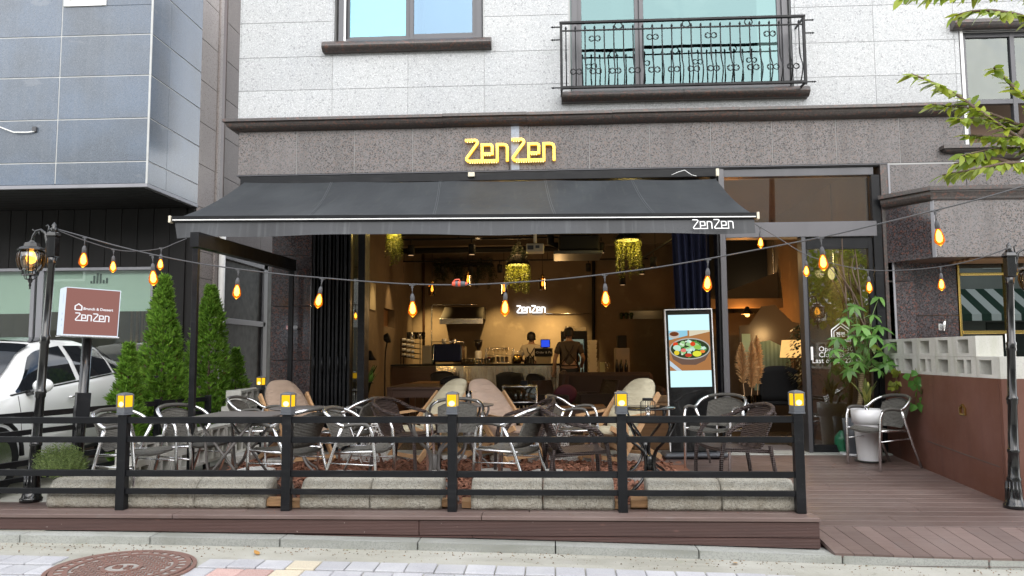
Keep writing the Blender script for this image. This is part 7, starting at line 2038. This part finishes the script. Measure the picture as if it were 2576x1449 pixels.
# planter with feathery green plant
pp_ = aZ(150, 1268)
pb_ = thing('planter', 'feathery green bush in a small black pot beside the lantern post', 'potted plant', (pp_.x, 6.22, 0))
obj('pot', MB().lathe([(.055, 0), (.075, .20), (.068, .20), (.06, .17), (0, .17)], 16), M['pot_black'], pb_)
q = random.Random(21); g = MB()
for k in range(430):
    a, r_ = q.uniform(0, 6.28), math.sqrt(q.random())
    tip = Vector((math.cos(a) * .235 * r_ - .03, math.sin(a) * .12 * r_, .30 + .17 * math.sqrt(max(0, 1 - r_ * r_)) + q.uniform(-.06, .02)))
    base = Vector((tip.x * .45, tip.y * .5, .17)).lerp(tip, .35)
    for j in range(9):
        c = base.lerp(tip, j / 8)
        for s_ in (-1, 1):
            d = Vector((s_ * q.uniform(.4, 1), q.uniform(-.8, .8), q.uniform(.2, 1.0))).normalized() * q.uniform(.014, .026)
            w2 = Vector((d.z, 0, -d.x)).normalized() * .0028
            g.add([c - w2, c + d, c + w2], [(0, 1, 2)])
obj('foliage', g, leafmat('feathery leaf', (.10, .155, .04), .4, .3, .6, (.20, .26, .08)), pb_)
# zelkova branches reaching in from the right
leaf_prof = [(0, 0), (.22, .15), (.5, .2), (.78, .12), (1, 0)]
def leaf_mesh(name, L, wk, droop, m):
    g = MB(); vs_ = []
    for u, w_ in leaf_prof: vs_ += [(-w_ * wk * L, u * L, -droop * u * u * L), (0, u * L, -droop * u * u * L - .05 * w_ * L), (w_ * wk * L, u * L, -droop * u * u * L)]
    g.add(vs_, [(j * 3 + i, j * 3 + i + 1, j * 3 + i + 4, j * 3 + i + 3) for j in range(4) for i in (0, 1)], True)
    me = g.mesh(name); me.materials.append(m); return me
zm = leafmat('zelkova leaf', (.21, .31, .035), .35, .5, .4, (.38, .42, .05))
zl = [leaf_mesh('leaf', .080, 1.1, .25, zm), leaf_mesh('leaf', .062, 1.15, .1, zm), leaf_mesh('leaf', .072, 1.0, .5, zm)]
zt = thing('zelkova_tree', 'street tree whose leafy green branches reach in at the upper right', 'tree', (4.2, 4.2, gz(4.2)))
obj('trunk', MB().tube([(4.2, 4.2, gz(4.2)), (4.22, 4.2, 1.5), (4.15, 4.2, 2.6), (4.2, 4.2, 4.5)], [.11, .09, .075, .05], 10), M['bark'], zt, world=True)
q = random.Random(77); nz_ = 0
ZY = 4.2
zrest = MB()
twigs = [[(2720, 470), (2640, 395), (2560, 345), (2480, 290), (2400, 235), (2340, 205), (2292, 186)], [(2720, 470), (2620, 350), (2540, 305), (2450, 275), (2345, 263)], [(2720, 470), (2620, 420), (2540, 410), (2460, 425), (2372, 440)],
         [(2720, 470), (2650, 400), (2600, 380), (2520, 372), (2420, 392)], [(2700, 200), (2600, 60), (2520, 30), (2450, 28), (2400, 40)], [(2700, 200), (2640, 20), (2560, -20), (2440, -15), (2265, -8)], [(2560, 345), (2600, 280), (2560, 230), (2520, 190), (2500, 170)], [(2600, 380), (2560, 330), (2480, 300), (2410, 300)], [(2640, 395), (2590, 350), (2530, 345), (2430, 340)], [(2540, 410), (2500, 400), (2450, 405), (2400, 412)]]
for tw in twigs:
    P = [aY(x, y, ZY + q.uniform(-.12, .12) if i else ZY) for i, (x, y) in enumerate(tw)]
    P = smooth(P, 5)
    obj('branch', MB().tube(P, [.012 * (1 - .8 * i / len(P)) + .0015 for i in range(len(P))], 6), M['bark'], zt, world=True)
    acc = 0
    for i in range(3, len(P)):
        seg = P[i] - P[i - 1]
        acc += seg.length
        while acc > .0085:
            acc -= .0085; nz_ += 1
            side = 1 if nz_ % 2 else -1
            dir2 = seg.normalized()
            px2 = P[i] - seg * q.random()
            ang = q.uniform(.5, 1.0) * side
            d = Matrix.Rotation(ang, 3, Vector((q.gauss(0, .35), -.45 + q.gauss(0, .3), 1)).normalized()) @ dir2
            d.z -= q.uniform(.05, .45); d.normalize()
            up = Vector((q.gauss(0, .35), q.gauss(-.25, .35), 1)).normalized()
            x_ = d.cross(up).normalized(); z_ = x_.cross(d)
            m_ = Matrix((x_, d, z_)).transposed()
            s_ = q.uniform(.75, 1.25)
            if nz_ % 3 == 0 and nz_ < 880: obj('leaf', q.choice(zl), None, zt, loc=px2, rot=m_.to_euler(), scale=(s_, s_, s_), world=True)
            else:
                lm_ = q.choice(zl); w4 = m_.to_4x4() @ Matrix.Scale(s_, 4); w4.translation = px2
                zrest.add([w4 @ v.co for v in lm_.vertices], [tuple(p_.vertices) for p_ in lm_.polygons], True)
o = obj('leaves', zrest, zm, zt, world=True); o['kind'] = 'stuff'
# pots by the door
wp = aW(2188, 1160)
sp_ = blade_plant('snake_plant', 'yellow edged snake plant in the tall white pot by the steel wall', 'potted plant', (wp.x, wp.y, wp.z), 15, .40, .052, leafmat('snake plant leaf', (.045, .085, .03), .35, .1, .4, (.26, .26, .06)), False, 4, .55)
for c in sp_.children: c.location.z += .54
obj('pot', MB().lathe([(.125, .0), (.125, .02), (.148, .40), (.150, .42), (.168, .425), (.178, .575), (.168, .575), (.16, .53), (0, .53)], 28), M['white_plastic'], sp_)
obj('saucer', MB().lathe([(.15, 0), (.16, -.0), (.16, .012), (0, .0125)], 24), M['pot_black'], sp_)
wq = aW(2156, 1146)
pa = thing('money_tree', 'money tree with glossy palmate leaves in a dark and gold pot by the door glass', 'potted tree', (wq.x, wq.y + .05, wq.z))
obj('saucer', MB().lathe([(.16, 0), (.17, .025), (.16, .026), (0, .02)], 24), M['white_plastic'], pa)
obj('pot', MB().lathe([(.10, .022), (.13, .42), (.12, .42), (.11, .38), (0, .38)], 22), M['lamp_grey'], pa)
obj('pot_panel', MB().prism([(.0, .03), (.09, .03), (.12, .40), (.0, .40)], -.135, -.12), pm('gold ochre paint', (.35, .22, .05), .45), pa)
pY = wq.y + .05
obj('trunk', MB().tube(smooth([(wq.x, pY, wq.z + .38)] + [aY(x, y, pY) for x, y in ((2164, 1010), (2166, 960), (2168, 938))], 4), .030, 12), M['pachira_bark'], pa, world=True)
pl_m = leafmat('money tree leaf', (.11, .26, .06), .3, .45, .35, (.18, .36, .08))
pl_y = leafmat('young leaf', (.22, .32, .04), .2, .4, .35)
lf = [leaf_mesh('leaf', .158, .98, .45, pl_m), leaf_mesh('leaf', .15, 1.15, .45, pl_y)]
q = random.Random(15)
cl = [(2212, 745, .95), (2148, 772, 1.0), (2196, 792, .8), (2128, 800, .8), (2165, 820, 1.25), (2213, 822, 1.0), (2108, 852, 1.0), (2196, 866, .9), (2150, 846, .9), (2226, 890, 1.0), (2112, 902, 1.0), (2190, 904, 1.2), (2146, 888, 1.1), (2232, 915, .9), (2098, 880, .8), (2205, 846, 1.0), (2172, 872, 1.0), (2136, 930, .9), (2212, 930, .8), (2240, 865, .8), (2176, 842, .8), (2186, 824, .7), (2160, 912, 1.0)]
stem = MB()
for ci, (x, y, s_) in enumerate(cl):
    yy_ = pY + q.uniform(-.28, .12)
    c = aY(x, y, yy_)
    b = aY(2168, 940, pY)
    mid = b.lerp(c, .55) + Vector((q.uniform(-.02, .02), 0, .06))
    stem.tube(smooth([b, mid, c], 4), .0045, 5)
    n_ = q.choice((5, 6, 6, 7)); a0 = q.uniform(0, 6)
    tilt = Euler((R(28) + q.gauss(0, .22), q.gauss(0, .3), 0)).to_matrix()
    for k in range(n_):
        m_ = tilt @ Matrix.Rotation(a0 + 6.283 * k / n_, 3, 'Z') @ Matrix.Rotation(q.uniform(-.35, .1), 3, 'X')
        ss = s_ * q.uniform(.8, 1.1)
        obj('leaf', lf[1 if ci in (11111, 7) else 0], None, pa, loc=c, rot=m_.to_euler(), scale=(ss, ss, ss), world=True)
obj('stems', stem, leafmat('green stem', (.13, .20, .06), .1, .1), pa, world=True)
br = thing('bare_branches', 'tall bare brown branches standing in the pot behind the money tree', 'branches', (wq.x + .15, pY + .12, wq.z))
for P in ([(2172, 1050), (2158, 985), (2150, 905), (2140, 840), (2128, 760), (2108, 700), (2086, 672)], [(2196, 1000), (2192, 900), (2175, 810), (2165, 740), (2155, 660), (2146, 600), (2140, 560)], [(2150, 905), (2146, 820), (2136, 740), (2122, 690), (2116, 640)],
          [(2128, 760), (2126, 715), (2120, 660), (2118, 600)], [(2175, 810), (2150, 745), (2120, 700), (2098, 668)], [(2165, 740), (2150, 700), (2143, 670), (2150, 640)], [(2192, 900), (2178, 830), (2160, 790), (2142, 730), (2138, 690)], [(2240, 1000), (2228, 920), (2200, 850)]):
    Q = smooth([aY(x, y, pY + .12 + q.uniform(-.05, .05)) for x, y in P], 4)
    obj('branch', MB().tube(Q, [.011 * (1 - .75 * i / len(Q)) + .001 for i in range(len(Q))], 6), M['bark'], br, world=True)
lbp = aW(2122, 1138)
lbg = thing('log_bag', 'green net bag of kindling leaning by the door glass', 'bag', (lbp.x, lbp.y, lbp.z))
obj('net', MB().grid(lambda u, v: ((math.cos(u * 6.283) * (.075 + .03 * math.sin(v * 3.1)) * (1 - .55 * max(0, v - .75) * 4)), math.sin(u * 6.283) * (.07 + .02 * math.sin(v * 3)) * (1 - .55 * max(0, v - .75) * 4), .26 * v), 18, 10), glass('green net', (.25, .62, .36), .02, .3, body=(.02, .22, .10), body_f=.5), lbg)
for k in range(9): obj('log', split_log(.11, .026, 60 + k), M['log'], lbg, loc=(-.055 + .008 * (k % 3), -.03 + .03 * (k % 3), .005 + .07 * (k // 3)), rot=(0, 0, rnd.uniform(-.4, .4)))
for px_, y0, y1, lab, sd_, big in ((2270, 930, 985, 'small yellow green ivy sprig hanging over the steel wall nearer the door', 1, .05), (2322, 935, 1010, 'bright green ivy sprig hanging over the steel wall nearer the street', 2, .07)):
    q = random.Random(sd_)
    # meets the steel wall plane
    best = min((abs((lambda p: (CX + F * (cam_m.transposed() @ (p - Vector((0, 0, EYE)))).x / -(cam_m.transposed() @ (p - Vector((0, 0, EYE)))).z))(alongw(s_)) - px_), s_) for s_ in [LW * i / 200 for i in range(200)])[1]
    p = alongw(best, -.03)
    t = thing('ivy_sprig', lab, 'ivy', (p.x, p.y, ZS))
    L_ = (y1 - y0) / F * p.y
    obj('stem', MB().tube([(0, 0, .06), (0, -.03, .0), (-.01, -.03, -L_ * .5), (-.03, -.03, -L_)], .004, 5), M['vine'], t)
    me = MB().add([(0, 0, 0), (-.5, .25, .02), (-.35, .6, 0), (0, 1, -.1), (.35, .6, 0), (.5, .25, .02)], [(0, 5, 4, 3), (0, 3, 2, 1)]).mesh('leaf')
    me.materials.append(leafmat('ivy leaf', (.10, .26, .05) if sd_ == 2 else (.2, .24, .03), .3, .3))
    for k in range(24):
        u = q.uniform(-.15, 1)
        s_ = big * q.uniform(.8, 1.6)
        obj('leaf', me, None, t, loc=(q.gauss(0, .045), -.035 - q.random() * .02, -u * L_), rot=(R(-100) + q.gauss(0, .3), q.gauss(0, .5), math.pi + q.gauss(0, .7)), scale=(s_, s_, s_))
# fallen leaves on the gutter
fm = leafmat('fallen leaf', (.40, .17, .04), .3, .1, .6, (.52, .30, .08))
fl_me = leaf_mesh('fallen_leaf', .075, 1.3, -.15, fm)
for x, y, s_, lab in ((266, 1352, .5, 'small orange fallen leaf on the gutter above the manhole cover'), (513, 1367, .6, 'orange fallen leaf by the kerb right of the manhole cover'), (652, 1394, 1.1, 'large yellow fallen leaf lying on the gutter'), (241, 1366, .5, 'small tan fallen leaf near the left picture edge'),
                     (1640, 1377, .8, 'orange fallen leaf near the kerb in the middle right'), (1680, 1386, .45, 'small brown fallen leaf right of the middle'), (1853, 1419, .6, 'small orange fallen leaf on the gutter near the ramp'), (2370, 1418, .5, 'tan fallen leaf below the ramp')):
    p = aZ(x, y, -.25); z = gz(p.x) - .06 - .05 * max(0, 5.68 - p.y)
    p = aZ(x, y, z)
    single('fallen_leaf', fl_me, None, lab, 'leaf', (p.x, p.y, gz(p.x) - .052 - .05 * max(0, 5.68 - p.y)), (rnd.uniform(-.2, .2), rnd.uniform(-.2, .2), rnd.uniform(0, 6)))
    bpy.context.scene.objects[-1] if False else None
p = aZ(514, 1360, -.22)
single('pebble', MB().sphere((0, 0, .008), .02, 8, 6, (1.4, 1, .7)), M['white_plastic'], 'small white pebble on the gutter beside an orange leaf', 'pebble', (p.x - .05, p.y, gz(p.x) - .062))

# grit and litter gathered along the kerb
g = MB(); q = random.Random(55)
for k in range(900):
    x = q.uniform(-5, 4.5); y = 5.675 - abs(q.gauss(0, .11)) if k % 3 else q.uniform(5.0, 5.67)
    z = gz(x) - .058 - .05 * (5.68 - y)
    s_ = q.uniform(.003, .009); a = q.uniform(0, 6.28)
    c = Vector((x, y, z))
    g.add([c + Vector((math.cos(a) * s_, math.sin(a) * s_, 0)), c + Vector((-math.sin(a) * s_ * .6, math.cos(a) * s_ * .6, 0)), c + Vector((-math.cos(a) * s_, -math.sin(a) * s_, 0)), c + Vector((math.sin(a) * s_ * .6, -math.cos(a) * s_ * .6, 0)), c + Vector((0, 0, s_ * .8))], [(0, 1, 4), (1, 2, 4), (2, 3, 4), (3, 0, 4)])
struct('grit', g, pm('grit and leaf crumbs', (.16, .11, .07), .9, isl=.7), kind='stuff', label='grit and leaf crumbs along the kerb')
g = MB()
for k in range(140):
    x, y = (q.uniform(-4.6, 1.85), q.uniform(5.81, 6.0)) if k % 2 else (q.uniform(1.95, 3.6), q.uniform(6.2, 9.2))
    z = .002 if k % 2 else wz(y) + .002
    s_ = q.uniform(.003, .008); a = q.uniform(0, 6.28); c = Vector((x, y, z))
    g.add([c + Vector((math.cos(a) * s_, math.sin(a) * s_, 0)), c + Vector((-math.sin(a) * s_, math.cos(a) * s_, .003)), c + Vector((-math.cos(a) * s_, -math.sin(a) * s_, 0))], [(0, 1, 2)])
struct('deck_litter', g, M['chips'], kind='stuff', label='scattered crumbs of bark on the deck boards')

# ================================================================ PARKED CAR
M['car_white'] = pm('white car paint', (.74, .745, .74), .22, coat=.8, spec=.5)
M['car_glass'] = pm('dark car glass', (.010, .012, .015), .05, spec=.8)
car = thing('parked_car', 'white hatchback with dark windows parked on the left behind the side fence', 'car', (-6.06, 6.1, -.125), 0, rot=(R(2.2), 0, 0))
car.scale = (1, .955, 1); W[car] = Matrix.LocRotScale(car.location, car.rotation_euler, car.scale)
ST = [  # s, half width at waist, belt z, roof z, roof half width
    (0.00, .62, .50, .55, .50), (.08, .76, .62, .66, .6), (.35, .84, .74, .80, .66), (.75, .87, .82, .90, .68), (1.12, .885, .88, .98, .68), (1.35, .885, .90, 1.14, .66), (1.62, .888, .915, 1.32, .60), (1.9, .89, .93, 1.41, .575), (2.3, .89, .95, 1.445, .565), (2.7, .888, .97, 1.43, .56), (3.05, .882, .99, 1.36, .56), (3.35, .87, 1.01, 1.23, .57), (3.58, .85, 1.02, 1.10, .62), (3.74, .80, .98, 1.03, .62), (3.82, .70, .80, .86, .55)]
def car_sec(st):
    s_, wd, bz_, rz_, rw = st
    lo = .20 if .2 < s_ < 3.6 else .30
    return [(0, lo), (wd - .10, lo), (wd - .03, lo + .09), (wd, lo + .30), (wd - .012, (lo + .3 + bz_) / 2 + .03), (wd - .045, bz_), (wd - .075, bz_ + .02), ((wd - .075 + rw) / 2 + .035 * (rz_ - bz_), (bz_ + rz_) / 2), (rw, rz_ - .045), (rw - .12, rz_ - .008), (0, rz_ + .012)]
g = MB(); secs = []
for st in ST:
    c = car_sec(st)
    secs.append([(t_, st[0], z) for t_, z in c] + [(-t_, st[0], z) for t_, z in c[-2:0:-1]])
n_ = len(secs[0])
g.v = [p for s_ in secs for p in s_]
for i in range(len(secs) - 1):
    for k in range(n_): g.f.append((i * n_ + k, i * n_ + (k + 1) % n_, (i + 1) * n_ + (k + 1) % n_, (i + 1) * n_ + k)); g.s.append(True)
g.f += [tuple(range(n_)), tuple(range(len(g.v) - 1, len(g.v) - n_ - 1, -1))]; g.s += [False, False]
cb = obj('body', g, M['car_white'], car)
def stat(s_):
    for a, b in zip(ST, ST[1:]):
        if a[0] <= s_ <= b[0]:
            u = (s_ - a[0]) / (b[0] - a[0]); return tuple(x + (y - x) * u for x, y in zip(a, b))
def side_pt(s_, h, off=.006, sg=1):
    c = car_sec(stat(s_)); A, B, C_ = c[6], c[7], c[8]
    p = (A[0] + (B[0] - A[0]) * h * 2, A[1] + (B[1] - A[1]) * h * 2) if h < .5 else (B[0] + (C_[0] - B[0]) * (h - .5) * 2, B[1] + (C_[1] - B[1]) * (h - .5) * 2)
    return (sg * (p[0] + off), s_, p[1] + .0)
for sg in (1, -1):
    for s0_, s1_, sl0, sl1 in ((1.30, 2.28, .0, 1), (2.36, 3.02, 1, 1), (3.06, 3.42, 1, .0)):
        obj('side_window', MB().grid(lambda u, v: side_pt(s0_ + (s1_ - s0_) * u, .04 + .86 * v * min(1, (.12 + 2.0 * u) if sl0 == 0 else 1, (.15 + 1.6 * (1 - u)) if sl1 == 0 else 1), .006, sg), 12, 6), M['car_glass'], car)
    obj('window_trim', MB().tube([side_pt(s_, .0, .012, sg) for s_ in (1.2, 1.5, 2, 2.5, 3, 3.45)], .010, 6), M['black_gloss'], car)
    obj('sill_trim', MB().tube([(sg * .86, s_, .235) for s_ in (1.15, 2, 2.75)], .02, 6), M['black_matte'], car)
    obj('shut_line', MB().tube([(sg * (car_sec(stat(1.32))[k][0] + .001), 1.28, car_sec(stat(1.32))[k][1]) for k in (2, 3, 4, 5)], .004, 4).tube([(sg * (car_sec(stat(2.32))[k][0] + .001), 2.32, car_sec(stat(2.32))[k][1]) for k in (2, 3, 4, 5)], .004, 4), M['joint_dark'], car)
    for hs in (2.12, 3.0): obj('door_handle', MB().tube([(sg * .885, hs - .08, .815), (sg * .905, hs - .04, .82), (sg * .905, hs + .04, .822), (sg * .885, hs + .07, .822)], .012, 6), M['alu'], car)
    mr = obj('mirror', MB().sphere((sg * 1.0, 1.42, .985), .10, 12, 8, (1.05, .62, .72)), M['car_white'], car)
    obj('mirror_stem', MB().tube([(sg * .84, 1.42, .91), (sg * .97, 1.42, .94)], .03, 8), M['black_gloss'], mr)
    for ws_y in (.92, 3.18):
        wh = obj('wheel', MB().tube([(sg * .66, ws_y, .32), (sg * .885, ws_y, .32)], .32, 28), M['black_matte'], car)
        obj('rim', MB().tube([(sg * .80, ws_y, .32), (sg * .892, ws_y, .32)], .215, 20), M['alu'], wh)
        obj('wheel_arch', MB().tube([(sg * .882, ws_y + .375 * math.cos(R(a_)), .32 + .375 * math.sin(R(a_))) for a_ in range(0, 181, 15)], .022, 6), M['black_matte'], car)
def top_glass(s0_, s1_, wk):
    def fn(u, v):
        s_ = s0_ + (s1_ - s0_) * v; st = stat(s_)
        return ((u * 2 - 1) * (st[4] - .02) * wk, s_, st[3] + .018 - .02 * abs(u * 2 - 1) ** 3 * 1.2)
    return MB().grid(fn, 10, 8)
obj('windscreen', top_glass(1.14, 1.84, 1.0), M['car_glass'], car)
obj('sunroof', top_glass(1.95, 2.75, .9), M['car_glass'], car)
obj('rear_window', top_glass(3.02, 3.55, .95), M['car_glass'], car)

# ================================================================ ACROSS THE STREET (seen in the glass)
ob = thing('opposite_building', 'building across the street seen mirrored in the shop glass', 'building', (4, -12, -.5))
obj('wall', MB().box(-30, 40, -14, -12, -1, 3.2).box(-30, 40, -14, -12.01, 3.2, 8.5), pm('mid grey render', (.30, .30, .29), .8, layers=[('noise', .5, .4, .7, (.23, .23, .22), .7)]), ob, world=True)
for k in range(12):
    f = obj('window', MB().box(-28 + k * 5.6, -25.6 + k * 5.6, -12, -11.95, 4.4, 6.2), M['white_frame'], ob, world=True)
    obj('pane', MB().box(-27.9 + k * 5.6, -25.7 + k * 5.6, -11.95, -11.94, 4.5, 6.1), M['car_glass'], f, world=True)
    obj('shop_front', MB().box(-28 + k * 5.6, -24.2 + k * 5.6, -12, -11.96, -.6, 2.3), pm('dark shop front', (.03, .035, .03), .4) if k == 0 else bpy.data.materials['dark shop front'], ob, world=True)
sa = thing('striped_awning', 'green and white striped awning across the street mirrored in the gilt window', 'awning', (16, -11, 3))
for k in range(44):
    x0 = 8 + k * .35
    obj('stripe', MB().add([(x0, -10.2, 2.55), (x0 + .35, -10.2, 2.55), (x0 + .35, -11.9, 3.6), (x0, -11.9, 3.6)], [(0, 1, 2, 3)]).add([(x0, -10.2, 2.3), (x0 + .35, -10.2, 2.3), (x0 + .35, -10.2, 2.55), (x0, -10.2, 2.55)], [(0, 1, 2, 3)]), M['zenwhite'] if k % 2 else pm('dark green stripe', (.02, .06, .04), .7) if k == 0 else bpy.data.materials['dark green stripe'], sa, world=True)
for x, y, lab, sd_ in ((9.5, -7.5, 'street tree across the road mirrored in the fixed door glass', 1), (3.0, -8.0, 'street tree across the road opposite the menu screen', 2)):
    q = random.Random(sd_)
    t = thing('street_tree', lab, 'tree', (x, y, gz(x) - .1))
    obj('trunk', MB().tube([(0, 0, 0), (.1, 0, 2.2), (.3, .2, 4)], [.14, .11, .05], 8), M['bark'], t)
    g = MB()
    for k in range(1500):
        v = Vector((q.gauss(0, 1), q.gauss(0, 1), q.gauss(0, 1))).normalized() * q.random() ** .4
        c = Vector((v.x * 1.7, v.y * 1.5, 3.9 + v.z * 1.5)); d = Vector((q.gauss(0, 1), q.gauss(0, 1), q.gauss(0, 1))).normalized() * .13; e_ = d.orthogonal().normalized() * .06
        g.add([c - d, c + e_, c + d, c - e_], [(0, 1, 2, 3)])
    obj('crown', g, zm, t)
